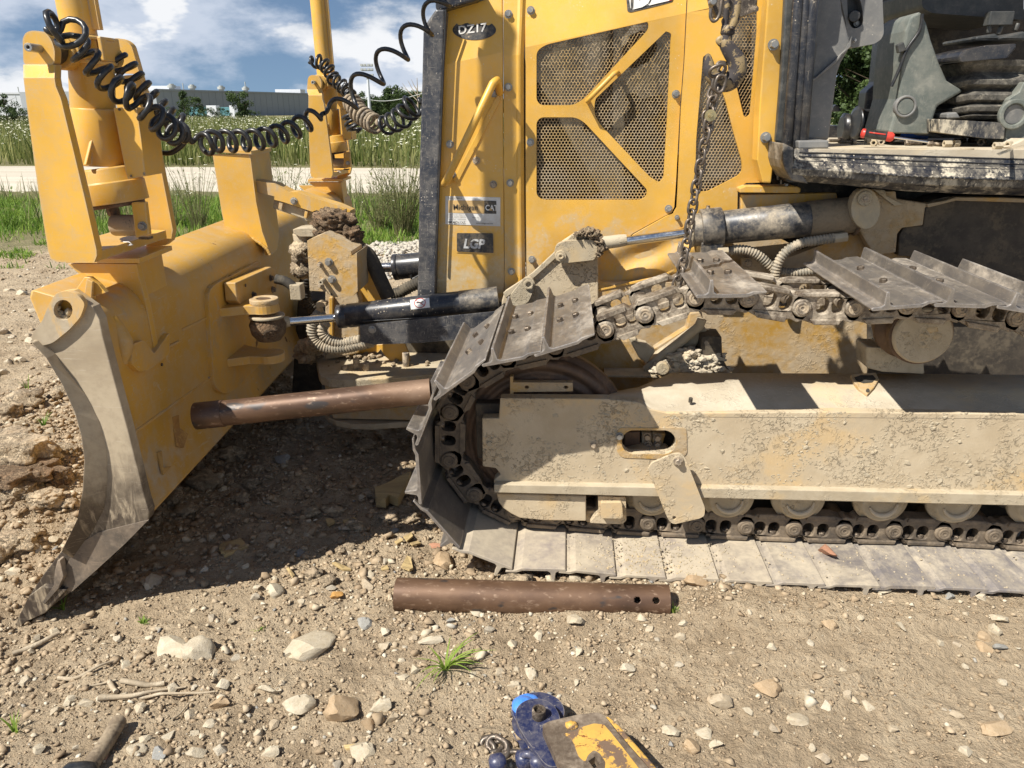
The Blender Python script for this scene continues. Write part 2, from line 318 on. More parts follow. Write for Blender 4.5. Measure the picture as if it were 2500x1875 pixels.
def _mud(name, a, b, yel, ymix, crumb, scale=1.0):
    # dried mud: smooth coat with crumbs standing in clusters and paint showing faintly through
    g = NG(name); v = g.coords(); big = g.noise(v, 2.4 * scale, 7, 0.6, 0.4); mid = g.noise(v, 9 * scale, 8, 0.62, 0.3); cr = g.noise(v, 70 * scale, 6, 0.62, 0.7); fine = g.noise(v, 190, 4, 0.6)
    c = g.mix(g.step(mid, 0.32, 0.68), a, b)
    c = g.mix(g.math('MULTIPLY', g.math('MULTIPLY', g.step(big, 0.50, 0.62), g.step(mid, 0.40, 0.58)), ymix), c, yel)
    c = g.mix(g.math('MULTIPLY', g.step(g.noise(v, 5 * scale, 9, 0.75, 0.2), 0.56, 0.70), 0.18), c, sc(a, 0.72))
    clu = g.step(g.noise(v, 6 * scale, 5, 0.6), 0.43, 0.63); cm = g.math('MULTIPLY', g.step(cr, 0.50, 0.66), clu)
    c = g.mix(g.math('MULTIPLY', cm, 0.5), c, sc(b, 1.10))
    h = g.math('ADD', g.math('MULTIPLY', cm, crumb), g.math('ADD', g.math('MULTIPLY', mid, 0.5), g.math('MULTIPLY', fine, 0.12)))
    g.bsdf(c, 0.92, 0, g.bump(h, 0.95, 0.005), 0.25); return g.m
def _bit():
    # ground-worn steel: tan with old paint above, scoured dark towards the cutting edge
    g = NG('ground_worn_end_plate'); v = g.coords(); sp = g.t.nodes.new('ShaderNodeSeparateXYZ'); g.set(sp.inputs[0], g.wcoords())
    big = g.noise(v, 2.6, 9, 0.65, 0.6); fine = g.noise(v, 34, 7, 0.7); st = g.noise(g.coords((3.0, 1, 0.6)), 9, 7, 0.72, 0.8)
    hz = g.math('ADD', g.math('ADD', sp.outputs[2], g.math('MULTIPLY', g.math('SUBTRACT', big, 0.5), 0.9)), g.math('MULTIPLY', g.math('SUBTRACT', st, 0.5), 0.5))
    c = g.mix(g.step(big, 0.35, 0.62), (0.33, 0.26, 0.17), (0.45, 0.37, 0.255)); c = g.mix(g.step(fine, 0.45, 0.7, 0, 0.5), c, (0.30, 0.235, 0.16))
    dk = g.math('SUBTRACT', 1.0, g.step(hz, 0.42, 0.80)); dk = g.math('MULTIPLY', dk, g.step(st, 0.30, 0.52)); c = g.mix(dk, c, (0.085, 0.068, 0.055))
    up = g.step(hz, 1.14, 1.26); c = g.mix(g.math('MULTIPLY', up, 0.75), c, (0.60, 0.37, 0.12))
    s_ = g.step(g.noise(g.coords((1, 1, 16)), 8, 4, 0.7, 1.0), 0.62, 0.66); c = g.mix(g.math('MULTIPLY', s_, 0.5), c, (0.50, 0.43, 0.33))
    g.bsdf(c, g.fmix(dk, 0.8, 0.45), g.fmix(dk, 0.0, 0.5), g.bump(g.math('ADD', fine, st), 0.35, 0.0015)); return g.m
M['bit'] = _bit()

M['mud'] = _mud('dried_mud_coat', (0.46, 0.37, 0.245), (0.53, 0.44, 0.305), (0.58, 0.39, 0.17), 0.55, 1.1)
M['mud_top'] = _mud('pale_mud_on_frame_top', (0.43, 0.365, 0.265), (0.52, 0.455, 0.345), (0.55, 0.40, 0.20), 0.45, 0.35)
M['mud_plate'] = _mud('dried_mud_on_plate', (0.38, 0.315, 0.215), (0.47, 0.40, 0.285), (0.52, 0.36, 0.16), 0.45, 0.55, 1.4)

def plain(name, col, rough=0.8, vary=0.25, scale=3.0, spec=0.3, trans=0.0):
    g = NG(name); v = g.wcoords(); n = g.noise(v, scale, 5); i = g.t.nodes.new('ShaderNodeObjectInfo')
    c = g.mix(g.step(n, 0.3, 0.7), sc(col, 1 - vary), sc(col, 1 + vary))
    b = g.bsdf(c, rough, 0.0, None, spec)
    if trans > 0:
        t = g.t.nodes.new('ShaderNodeBsdfTranslucent'); g.set(t.inputs[0], c); m = g.t.nodes.new('ShaderNodeMixShader')
        m.inputs[0].default_value = trans; g.t.links.new(b.outputs[0], m.inputs[1]); g.t.links.new(t.outputs[0], m.inputs[2]); g.t.links.new(m.outputs[0], g.out.inputs[0])
    return g.m
def stone_mat(name, cols, rough=0.85):
    g = NG(name); v = g.coords(); i = g.t.nodes.new('ShaderNodeObjectInfo')
    c0 = g.ramp(i.outputs['Random'], [(k / max(1, len(cols) - 1), c) for k, c in enumerate(cols)])
    n = g.noise(v, 2.6, 9, 0.68); n2 = g.noise(v, 14, 6, 0.65)
    c = g.mix(g.step(n, 0.30, 0.72), g.mix(1.0, c0, (0.80, 0.77, 0.71), 'MULTIPLY'), c0)
    c = g.mix(g.math('MULTIPLY', g.step(n2, 0.5, 0.75), 0.35), c, (0.62, 0.55, 0.45))
    g.bsdf(c, rough, 0, g.bump(g.math('ADD', n, g.math('MULTIPLY', n2, 0.4)), 0.8, 0.004), 0.3); return g.m
STONE = [(0.47, 0.385, 0.27), (0.54, 0.465, 0.345), (0.42, 0.335, 0.23), (0.60, 0.53, 0.41), (0.42, 0.37, 0.29), (0.50, 0.40, 0.28)]
M['stone'] = stone_mat('mixed_stone', STONE)
M['stone_pale'] = stone_mat('pale_limestone', [(0.50, 0.43, 0.315), (0.56, 0.49, 0.37)])
M['stone_tan'] = stone_mat('tan_stone', [(0.42, 0.30, 0.18), (0.47, 0.35, 0.22)])
M['stone_red'] = stone_mat('reddish_stone', [(0.42, 0.215, 0.135), (0.40, 0.20, 0.13)])
M['stone_grey'] = stone_mat('blue_grey_stone', [(0.30, 0.30, 0.285), (0.34, 0.33, 0.30)])
M['stone_orange'] = stone_mat('orange_stone', [(0.55, 0.30, 0.09), (0.55, 0.30, 0.09)])
def _stuffstone():
    g = NG('gravel_stones'); at = g.t.nodes.new('ShaderNodeAttribute'); at.attribute_name = 'tone'
    v = g.wcoords(); n = g.noise(v, 45, 5, 0.65)
    c = g.ramp(at.outputs['Fac'], [(0.0, (0.31, 0.230, 0.148)), (0.45, (0.42, 0.322, 0.212)), (0.72, (0.49, 0.39, 0.268)), (0.90, (0.57, 0.49, 0.36)), (0.97, (0.64, 0.58, 0.46)), (1.0, (0.24, 0.235, 0.225))])
    c = g.mix(g.step(n, 0.3, 0.7), g.mix(1.0, c, (0.74, 0.72, 0.68), 'MULTIPLY'), c)
    g.bsdf(c, 0.9, 0, g.bump(n, 0.5, 0.003), 0.3); return g.m
M['gravel'] = _stuffstone()
def _ground():
    g = NG('dry_dirt'); v = g.wcoords()
    a = g.noise(v, 1.1, 6, 0.6, 0.3); b = g.noise(v, 7, 8, 0.65); c_ = g.noise(v, 55, 6, 0.7); d = g.noise(v, 170, 3, 0.6)
    c = g.ramp(b, [(0.28, (0.225, 0.165, 0.102)), (0.46, (0.395, 0.302, 0.196)), (0.64, (0.51, 0.405, 0.272))])
    c = g.mix(g.step(a, 0.38, 0.66, 0.0, 0.55), c, (0.52, 0.415, 0.28))
    c = g.mix(g.step(c_, 0.50, 0.75, 0.0, 0.5), c, (0.30, 0.22, 0.14))
    # far off: turns to the green and brown of the field floor
    sp = g.t.nodes.new('ShaderNodeSeparateXYZ'); g.set(sp.inputs[0], v)
    yy = g.math('ADD', sp.outputs[1], g.math('MULTIPLY', g.math('SUBTRACT', a, 0.5), 4.0))
    far = g.step(yy, 8.6, 10.2)
    c = g.mix(g.math('MULTIPLY', far, 0.85), c, g.mix(b, (0.10, 0.115, 0.035), (0.21, 0.185, 0.09)))
    vo = g.voro(v, 26); pv = g.step(vo.outputs['Distance'], 0.55, 0.10)
    h = g.math('ADD', g.math('ADD', g.math('MULTIPLY', b, 1.2), g.math('MULTIPLY', c_, 0.9)), g.math('ADD', g.math('MULTIPLY', d, 0.25), g.math('MULTIPLY', pv, 0.25)))
    g.bsdf(c, 0.95, 0, g.bump(h, 1.0, 0.026), 0.2); return g.m
M['ground'] = _ground()
def _road():
    g = NG('pale_gravel_road'); v = g.wcoords(); a = g.noise(g.wcoords((0.15, 1.6, 1)), 1.4, 6, 0.6); b = g.noise(v, 22, 6, 0.7)
    c = g.mix(g.step(a, 0.3, 0.7), (0.47, 0.415, 0.325), (0.56, 0.505, 0.405)); c = g.mix(g.step(b, 0.5, 0.8, 0, 0.4), c, (0.38, 0.335, 0.26))
    g.bsdf(c, 0.95, 0, g.bump(b, 0.5, 0.02), 0.2); return g.m
M['road'] = _road()
def leafmat(name, c0, c1, trans=0.35):
    g = NG(name); at = g.t.nodes.new('ShaderNodeAttribute'); at.attribute_name = 'tone'
    c = g.mix(at.outputs['Fac'], c0, c1); b = g.bsdf(c, 0.6, 0, None, 0.3)
    t = g.t.nodes.new('ShaderNodeBsdfTranslucent'); g.set(t.inputs[0], c); m = g.t.nodes.new('ShaderNodeMixShader')
    m.inputs[0].default_value = trans; g.t.links.new(b.outputs[0], m.inputs[1]); g.t.links.new(t.outputs[0], m.inputs[2]); g.t.links.new(m.outputs[0], g.out.inputs[0])
    return g.m
M['grass'] = leafmat('grass_blades', (0.08, 0.18, 0.02), (0.32, 0.44, 0.08), 0.45)
M['field'] = leafmat('field_stems', (0.075, 0.12, 0.022), (0.36, 0.36, 0.13), 0.45)
M['weed'] = leafmat('dry_weed_stems', (0.10, 0.15, 0.04), (0.38, 0.33, 0.17))
M['tree'] = leafmat('tree_leaves', (0.022, 0.045, 0.012), (0.085, 0.125, 0.035), 0.25)
M['flower'] = plain('white_flower_heads', (0.58, 0.57, 0.42), 0.8, 0.12, 2.0)
M['bark'] = plain('bark', (0.10, 0.075, 0.05), 0.9)
M['wall_grey'] = plain('grey_metal_cladding', (0.29, 0.31, 0.325), 0.7, 0.05, 0.05)
M['wall_white'] = plain('white_metal_cladding', (0.66, 0.68, 0.70), 0.7, 0.04, 0.05)
M['vent'] = plain('pale_vent_metal', (0.42, 0.43, 0.40), 0.6, 0.1)
M['teal'] = plain('teal_sheeting', (0.10, 0.24, 0.27), 0.7, 0.2)
M['gravel_pale'] = stone_mat('pale_gravel', [(0.46, 0.42, 0.35), (0.52, 0.48, 0.41)])

# ------------------------------------------------------------------ mesh building
def basis(d, up=None):
    d = Vector(d).normalized()
    u = Vector(up) if up is not None else (Vector((0, 0, 1)) if abs(d.z) < 0.9 else Vector((1, 0, 0)))
    a = d.cross(u).normalized(); b = d.cross(a).normalized()
    return a, b, d
class MB:
    def __init__(s): s.v, s.f, s.s = [], [], []
    def add(s, vs, fs, sm=False):
        o = len(s.v); s.v += [tuple(p) for p in vs]; s.f += [tuple(i + o for i in f) for f in fs]; s.s += [sm] * len(fs); return s
    def prism(s, poly, vec, holes=(), poly2=None, sm_side=False):
        """solid between a world polygon and its shifted copy; holes cut through"""
        vec = Vector(vec); loops = [[Vector(p) for p in poly]] + [[Vector(p) for p in h] for h in holes]
        n = sum(len(l) for l in loops); flat = [p for l in loops for p in l]
        nrm = Vector((0, 0, 0)); L = loops[0]
        for i in range(len(L)): nrm += L[i].cross(L[(i + 1) % len(L)])
        if nrm.dot(vec) > 0:
            loops = [l[::-1] for l in loops]; flat = [p for l in loops for p in l]
        if len(loops) == 1 and len(L) <= 4: tri = [tuple(range(n))]; front = tri
        elif len(loops) == 1:
            tri = [tuple(t) for t in tessellate_polygon(loops)]; front = tri
        else: front = [tuple(t) for t in tessellate_polygon(loops)]
        # make front face away from vec
        ff = []
        for t in front:
            a, b, c = flat[t[0]], flat[t[1]], flat[t[2]]
            ff.append(t if (b - a).cross(c - a).dot(vec) < 0 else tuple(reversed(t)))
        bk = flat2 = [p + vec for p in flat]
        vs = flat + flat2
        fs = list(ff) + [tuple(i + n for i in reversed(t)) for t in ff]
        s.add(vs, fs, False)
        o = 0; side = []; base = 0
        for li, l in enumerate(loops):
            m = len(l); area = Vector((0, 0, 0))
            for i in range(m): area += l[i].cross(l[(i + 1) % m])
            ccw = area.dot(vec) < 0
            for i in range(m):
                j = (i + 1) % m; a, b = base + i, base + j
                q = (a, a + n, b + n, b) if ccw else (b, b + n, a + n, a)
                if li > 0: q = tuple(reversed(q))
                side.append(q)
            base += m
        s.add(vs, side, sm_side)
        return s
    def box(s, c, size, rot=None):
        c = Vector(c); h = Vector(size) / 2; vs = []
        for x in (-1, 1):
            for y in (-1, 1):
                for z in (-1, 1):
                    p = Vector((x * h.x, y * h.y, z * h.z))
                    if rot is not None: p = rot @ p
                    vs.append(c + p)
        return s.add(vs, [(0, 1, 3, 2), (4, 6, 7, 5), (0, 4, 5, 1), (2, 3, 7, 6), (0, 2, 6, 4), (1, 5, 7, 3)])
    def rings(s, rs, cap0=True, cap1=True, sm=True, closed=False):
        n = len(rs[0]); vs = [p for r in rs for p in r]; fs = []
        m = len(rs)
        for i in range(m if closed else m - 1):
            for j in range(n):
                a = i * n + j; b = i * n + (j + 1) % n; i2 = ((i + 1) % m) * n
                fs.append((a, b, i2 + (j + 1) % n, i2 + j))
        s.add(vs, fs, sm)
        if not closed:
            if cap0: s.add(rs[0], [tuple(reversed(range(n)))])
            if cap1: s.add(rs[-1], [tuple(range(n))])
        return s
    def tube(s, pts, r, n=10, caps=True, closed=False, flat=1.0, up=None):
        pts = [Vector(p) for p in pts]; m = len(pts)
        rr = r if isinstance(r, (list, tuple)) else [r] * m
        rs = []; pa = None
        for i in range(m):
            if closed: d = pts[(i + 1) % m] - pts[i - 1]
            else: d = pts[min(i + 1, m - 1)] - pts[max(i - 1, 0)]
            if d.length < 1e-9: d = Vector((0, 0, 1))
            d.normalize()
            if pa is None: a, b, _ = basis(d, up)
            else:
                a = (pa - d * pa.dot(d))
                a = a.normalized() if a.length > 1e-6 else basis(d)[0]
                b = d.cross(a)
            pa = a
            rs.append([pts[i] + (a * math.cos(t) + b * math.sin(t) * flat) * rr[i] for t in (2 * math.pi * k / n for k in range(n))])
        return s.rings(rs, caps, caps, True, closed)
    def cyl(s, a, b, r, n=20, r2=None, hole=0.0, sm=True):
        a, b = Vector(a), Vector(b); r2 = r if r2 is None else r2; e1, e2, _ = basis(b - a)
        def ring(c, q): return [c + (e1 * math.cos(t) + e2 * math.sin(t)) * q for t in (2 * math.pi * k / n for k in range(n))]
        if hole <= 0: 
            s.rings([ring(a, r), ring(b, r2)], False, False, sm)
            s.add(ring(a, r), [tuple(reversed(range(n)))]); s.add(ring(b, r2), [tuple(range(n))]); return s
        R0, R1, r0, r1 = ring(a, r), ring(b, r2), ring(a, hole), ring(b, hole)
        s.rings([R0, R1], False, False, sm); s.rings([r1, r0], False, False, sm)
        for o, i_, fl in ((R0, r0, True), (R1, r1, False)):
            fs = []
            for k in range(n):
                q = (k, (k + 1) % n, n + (k + 1) % n, n + k); fs.append(tuple(reversed(q)) if fl else q)
            s.add(o + i_, fs)
        return s
    def lathe(s, a, d, prof, n=28, sm=True):
        a = Vector(a); e1, e2, d = basis(d)
        rs = [[a + d * t + (e1 * math.cos(q) + e2 * math.sin(q)) * max(r, 1e-4) for q in (2 * math.pi * k / n for k in range(n))] for t, r in prof]
        return s.rings(rs, True, True, sm)
    def hexbolt(s, c, d, r=0.011, h=0.010, washer=True):
        c = Vector(c); e1, e2, d = basis(d)
        o = 0
        if washer: s.cyl(c, c + d * h * 0.25, r * 1.35, 14); o = h * 0.25
        ring = lambda t, q: [c + d * t + (e1 * math.cos(a) + e2 * math.sin(a)) * q for a in (math.pi / 3 * k for k in range(6))]
        s.rings([ring(o, r), ring(o + h * 0.85, r), ring(o + h, r * 0.86)], False, True, False)
        return s
    def lump(s, c, size, seed=0, sub=3, rough=0.35, freq=1.6, flatz=None, sm=True):
        V, Fc = ico(sub); c = Vector(c); size = Vector(size) if hasattr(size, '__len__') else Vector((size,) * 3); off = Vector((seed * 7.31, seed * 3.7, seed * 1.9))
        vs = []
        for p in V:
            k = 1 + rough * (noise.noise(p * freq + off) + 0.5 * noise.noise(p * freq * 2.3 + off) + 0.28 * noise.noise(p * freq * 5 + off))
            q = Vector((p.x * size.x, p.y * size.y, p.z * size.z)) * k
            vs.append(c + q)
        return s.add(vs, Fc, sm)
    def build(s, name, mat, parent=None, bevel=0.0, origin=None, segs=2, weight=False, world=None):
        if parent is not None: o = WLOC[parent.name]
        else: o = Vector(origin) if origin is not None else Vector((0, 0, 0))
        me = bpy.data.meshes.new(name)
        me.from_pydata([(x - o.x, y - o.y, z - o.z) for x, y, z in s.v], [], s.f)
        me.polygons.foreach_set('use_smooth', s.s)
        me.materials.append(M[mat] if isinstance(mat, str) else mat)
        ob = bpy.data.objects.new(name, me); COL.objects.link(ob)
        if parent is not None: ob.parent = parent
        else: ob.location = o
        WLOC[ob.name] = o
        if bevel > 0:
            bm = bmesh.new(); bm.from_mesh(me); bmesh.ops.remove_doubles(bm, verts=bm.verts, dist=1e-5); bm.to_mesh(me); bm.free()
            md = ob.modifiers.new('bevel', 'BEVEL'); md.width = bevel; md.segments = segs; md.limit_method = 'ANGLE'; md.angle_limit = R(38); md.use_clamp_overlap = True
        return ob
WLOC = {}
_ico = {}
def ico(sub):
    if sub not in _ico:
        bm = bmesh.new(); bmesh.ops.create_icosphere(bm, subdivisions=sub, radius=1.0)
        bm.verts.ensure_lookup_table(); _ico[sub] = ([v.co.copy() for v in bm.verts], [tuple(v.index for v in f.verts) for f in bm.faces]); bm.free()
    return _ico[sub]
def tag(o, label=None, cat=None, group=None, kind=None):
    if label: o['label'] = label
    if cat: o['category'] = cat
    if group: o['group'] = group
    if kind: o['kind'] = kind
    return o
def thing(name, loc, label, cat, group=None):
    o = bpy.data.objects.new(name, None); COL.objects.link(o); o.location = loc; o.empty_display_size = 0.1
    WLOC[o.name] = Vector(loc); return tag(o, label, cat, group)
def pp(pts, Y): return [PY(x, y, Y) for x, y in pts]
def plate(name, mat, parent, pts, Y, t, holes=(), bevel=0.003, segs=2, vec=None, build=True, mb=None):
    """a plate whose near face lies in the upright plane y = Y and which is t thick, away from the road side"""
    m = mb or MB(); m.prism(pp(pts, Y), vec or (0, t, 0), [pp(h, Y) for h in holes])
    return m.build(name, mat, parent, bevel, segs=segs) if build else m
def circ(cx_, cy_, rx, ry=None, n=20): return [(cx_ + rx * math.cos(2 * math.pi * k / n), cy_ + (ry or rx) * math.sin(2 * math.pi * k / n)) for k in range(n)]
def smooth_path(pts, n=8):
    """Catmull-Rom through the points"""
    P = [Vector(p) for p in pts]; P = [P[0] * 2 - P[1]] + P + [P[-1] * 2 - P[-2]]; out = []
    for i in range(1, len(P) - 2):
        for k in range(n):
            t = k / n; a, b, c, d = P[i - 1:i + 3]
            out.append(0.5 * ((2 * b) + (c - a) * t + (2 * a - 5 * b + 4 * c - d) * t * t + (3 * b - a - 3 * c + d) * t ** 3))
    out.append(P[-2]); return out
def round_poly(pts, r, n=4):
    """rounds the corners of a 2-D polygon; r a number or one for each corner"""
    out = []; m = len(pts)
    for i in range(m):
        p = Vector(pts[i]).to_2d(); a = Vector(pts[i - 1]).to_2d() - p; b = Vector(pts[(i + 1) % m]).to_2d() - p
        q = r[i] if isinstance(r, (list, tuple)) else r
        q = min(q, a.length * 0.48, b.length * 0.48)
        if q < 0.5: out.append(tuple(p)); continue
        s_, e = p + a.normalized() * q, p + b.normalized() * q
        for k in range(n + 1):
            t = k / n; out.append(tuple((1 - t) ** 2 * s_ + 2 * t * (1 - t) * p + t * t * e))
    return out
# shared bolt meshes: one for each size and material
_bm = {}
def bolt(parent, pos, d, r=0.011, h=0.010, mat='bolt', name='bolt', washer=True, spin=0.0):
    key = (round(r, 4), round(h, 4), mat, washer)
    if key not in _bm:
        m = MB().hexbolt((0, 0, 0), (0, 0, 1), r, h, washer); me = bpy.data.meshes.new('bolt')
        me.from_pydata(m.v, [], m.f); me.polygons.foreach_set('use_smooth', [False] * len(m.f)); me.materials.append(M[mat]); _bm[key] = me
    o = bpy.data.objects.new(name, _bm[key]); COL.objects.link(o); o.parent = parent
    a, b, d = basis(d); q = Matrix((a, b, d)).transposed().to_4x4() @ Matrix.Rotation(spin, 4, 'Z')
    o.matrix_local = Matrix.Translation(Vector(pos) - WLOC[parent.name]) @ q
    return o
def bolts(parent, pts, Y, r=0.012, h=0.012, mat='bolt', d=(0, -1, 0)):
    for i, (x, y) in enumerate(pts): bolt(parent, PY(x, y, Y), d, r, h, mat, spin=i * 0.7 + 0.2)
def text(name, body, mat, parent, o, ux, uy, size, depth=0.0008, bold=0.0, stretch=1.0, shear=0.0, space=1.0):
    """flat lettering: o = lower left corner, ux / uy = unit directions of the line and of its height, size = cap height"""
    cu = bpy.data.curves.new('txt', 'FONT'); cu.body = body; cu.size = 1.0; cu.extrude = 0.0; cu.offset = bold; cu.shear = shear; cu.space_character = space; cu.resolution_u = 3
    ob = bpy.data.objects.new('txt', cu); COL.objects.link(ob)
    me = bpy.data.meshes.new_from_object(ob.evaluated_get(bpy.context.evaluated_depsgraph_get()))
    bpy.data.objects.remove(ob); bpy.data.curves.remove(cu)
    co = [v.co.copy() for v in me.vertices]; fs = [tuple(p.vertices) for p in me.polygons]; bpy.data.meshes.remove(me)
    ux, uy = Vector(ux).normalized(), Vector(uy).normalized(); k = size / 0.70; nrm = ux.cross(uy).normalized()
    mb = MB(); mb.add([Vector(o) + ux * c.x * k * stretch + uy * c.y * k + nrm * depth for c in co], fs)
    return mb.build(name, mat, parent)
def coil(path, turns, rad, wire, n_per=12, nw=7, phase=0.0, mb=None, ends=True):
    """a coiled cable: helix along the path; rad is a number or a function of 0..1"""
    P = smooth_path(path, 10); L = [0.0]
    for a, b in zip(P, P[1:]): L.append(L[-1] + (b - a).length)
    T = L[-1]; N = int(turns * n_per); out = []; j = 0; pa = None
    for i in range(N + 1):
        u = i / N; s_ = u * T
        while j < len(L) - 2 and L[j + 1] < s_: j += 1
        t = (s_ - L[j]) / max(1e-9, L[j + 1] - L[j]); c = P[j].lerp(P[j + 1], t)
        d = (P[min(j + 2, len(P) - 1)] - P[max(j - 1, 0)]).normalized()
        if pa is None: a = basis(d)[0]
        else: a = (pa - d * pa.dot(d)).normalized()
        pa = a; b = d.cross(a); rr = rad(u) if callable(rad) else rad
        if ends: rr *= min(1, u * turns * 1.2, (1 - u) * turns * 1.2) if turns > 2 else 1
        q = phase + u * turns * 2 * math.pi
        out.append(c + (a * math.cos(q) + b * math.sin(q)) * rr)
    m = mb or MB(); m.tube(out, wire, nw); return m
def corrugated(pts, r, pitch=0.008, n=14):
    P = smooth_path(pts, 12); L = [0.0]
    for a, b in zip(P, P[1:]): L.append(L[-1] + (b - a).length)
    T = L[-1]; N = int(T / (pitch * 1.45)) * 4; out = []; rr = []; j = 0
    for i in range(N + 1):
        s_ = i / N * T
        while j < len(L) - 2 and L[j + 1] < s_: j += 1
        out.append(P[j].lerp(P[j + 1], (s_ - L[j]) / max(1e-9, L[j + 1] - L[j]))); rr.append(r * (0.76, 0.98, 1.04, 0.98)[i % 4])
    return MB().tube(out, rr, n)
def piece(name, mat, parent, pts, Y, t, **k): return plate(name, mat, parent, pts, Y, t, **k)

# ------------------------------------------------------------------ the ground
def gh(x, y):
    """height of the dirt"""
    z = 0.05
    w = min(1.0, max(0.0, (y - 1.0) / 1.0))
    p = Vector((x, y, 0))
    z += 0.028 * noise.noise(p * 0.7) + 0.018 * noise.noise(p * 1.9 + Vector((3, 1, 0)))
    if 1.9 < y < 4: z += 0.052 * min(1, max(0, (x + 0.3) / 0.9)) * min(1, max(0, (y - 1.95) / 0.3)) * min(1, max(0, (4 - y) / 0.5))
    near = 1.0 / (1.0 + max(0, y - 4) * 0.15)
    rough_ = 0.75 + 1.1 * math.exp(-((x + 0.9) / 0.75) ** 2 - ((y - 3.0) / 0.75) ** 2) + 0.9 * max(0.0, noise.noise(p * 1.3 + Vector((7, 2, 0)))) + (0.8 if x < -1.3 and y > 2 else 0) * min(1, max(0, (-1.3 - x) / 0.5))
    if y < 12: z += near * rough_ * (0.014 * noise.noise(p * 6) + 0.017 * abs(noise.noise(p * 11)) + 0.014 * abs(noise.noise(p * 23)) + 0.009 * noise.noise(p * 41))
    z -= 0.065 * math.exp(-((x + 1.82) / 0.30) ** 2 - ((y - 2.15) / 0.35) ** 2)
    # mound of spoil in front of the blade
    z += 0.20 * math.exp(-((x + 2.75) / 0.55) ** 2 - ((y - 3.4) / 0.8) ** 2)
    z += 0.10 * math.exp(-((x + 2.2) / 0.35) ** 2 - ((y - 2.9) / 0.45) ** 2)
    # hollow under the blade and the nose
    z -= 0.07 * math.exp(-((x + 0.5) / 0.8) ** 2 - ((y - 3.4) / 0.8) ** 2)
    # the lit rise where the track stands
    if y > 1.8: z += 0.020 * min(1, max(0, -(x - 0.9) / 1.2)) * math.exp(-((y - 2.9) / 1.3) ** 2)
    # gently rising embankment of gravel behind the machine
    z += 0.25 * math.exp(-((x + 0.6) / 1.4) ** 2 - ((y - 8.8) / 0.8) ** 2)
    return z
def make_ground():
    us = np.linspace(-1, 1, 721); X = 0.9 * np.sinh(us * 7.2)
    ys = [-4.0]; y = -4.0
    while y < 1500:
        if y < 0.8: y += 0.4
        elif y < 3.8: y += 0.013
        elif y < 7: y += 0.03
        else: y += max(0.05, (y - 6) * 0.035)
        ys.append(y)
    vs = []; nx = len(X)
    for y in ys:
        for x in X:
            z = gh(x, y) if (abs(x) < 60 and y < 60) else 0.05
            vs.append((x, y, z))
    fs = []
    for j in range(len(ys) - 1):
        b = j * nx
        for i in range(nx - 1): fs.append((b + i, b + i + 1, b + nx + i + 1, b + nx + i))
    m = MB(); m.v = vs; m.f = fs; m.s = [True] * len(fs)
    o = m.build('ground', 'ground'); o['kind'] = 'structure'; return o
make_ground()
def sheet(name, mat, y0, y1, z, x0=-90, x1=90, wob=0.5, n=180):
    vs = []; fs = []
    for i in range(n + 1):
        x = x0 + (x1 - x0) * i / n
        a = y0 + wob * noise.noise(Vector((x * 0.35, 1.0, 0))); b = y1 + wob * noise.noise(Vector((x * 0.25, 9.0, 0)))
        for k in range(6): vs.append((x, a + (b - a) * k / 5, z if 0 < k < 5 else z - 0.16))
    for i in range(n):
        for k in range(5): q = i * 6 + k; fs.append((q, q + 6, q + 7, q + 1))
    m = MB(); m.add(vs, fs, True); o = m.build(name, mat); o['kind'] = 'structure'; return o
sheet('road', 'road', 15.4, 23.5, 0.14)

# loose stones, as a mass: many small ones in one mesh
def shard_mesh(seed, n=13):
    # an angular broken stone: the hull of a few random points
    rs = np.random.RandomState(seed); bm = bmesh.new()
    for _ in range(n):
        v = rs.normal(size=3); v /= np.linalg.norm(v); bm.verts.new(tuple(v * (0.78 + 0.35 * rs.rand())))
    r = bmesh.ops.convex_hull(bm, input=bm.verts); bmesh.ops.delete(bm, geom=list({g_ for g_ in list(r['geom_interior']) + list(r['geom_unused']) if isinstance(g_, bmesh.types.BMVert)}), context='VERTS')
    bmesh.ops.triangulate(bm, faces=bm.faces); bm.verts.index_update(); V = np.array([v.co[:] for v in bm.verts]); F_ = np.array([[v.index for v in f.verts] for f in bm.faces]); bm.free(); return V, F_
def rock_mesh(seed, sub=2, rough=0.42):
    m = MB(); m.lump((0, 0, 0), (1, 1, 1), seed, sub, rough, 1.1, sm=False); V = np.array(m.v)
    # a few flat broken faces
    rs = np.random.RandomState(seed)
    for _ in range(9):
        n = rs.normal(size=3); n /= np.linalg.norm(n); d = 0.42 + 0.32 * rs.rand(); s_ = V @ n; over = np.maximum(0, s_ - d); V -= np.outer(over * 0.97, n)
    if sub > 2: V = np.array([tuple(Vector(p) * (1 + 0.045 * noise.noise(Vector(p) * 4.5) + 0.03 * noise.noise(Vector(p) * 10))) for p in V])
    return V, np.array(m.f)
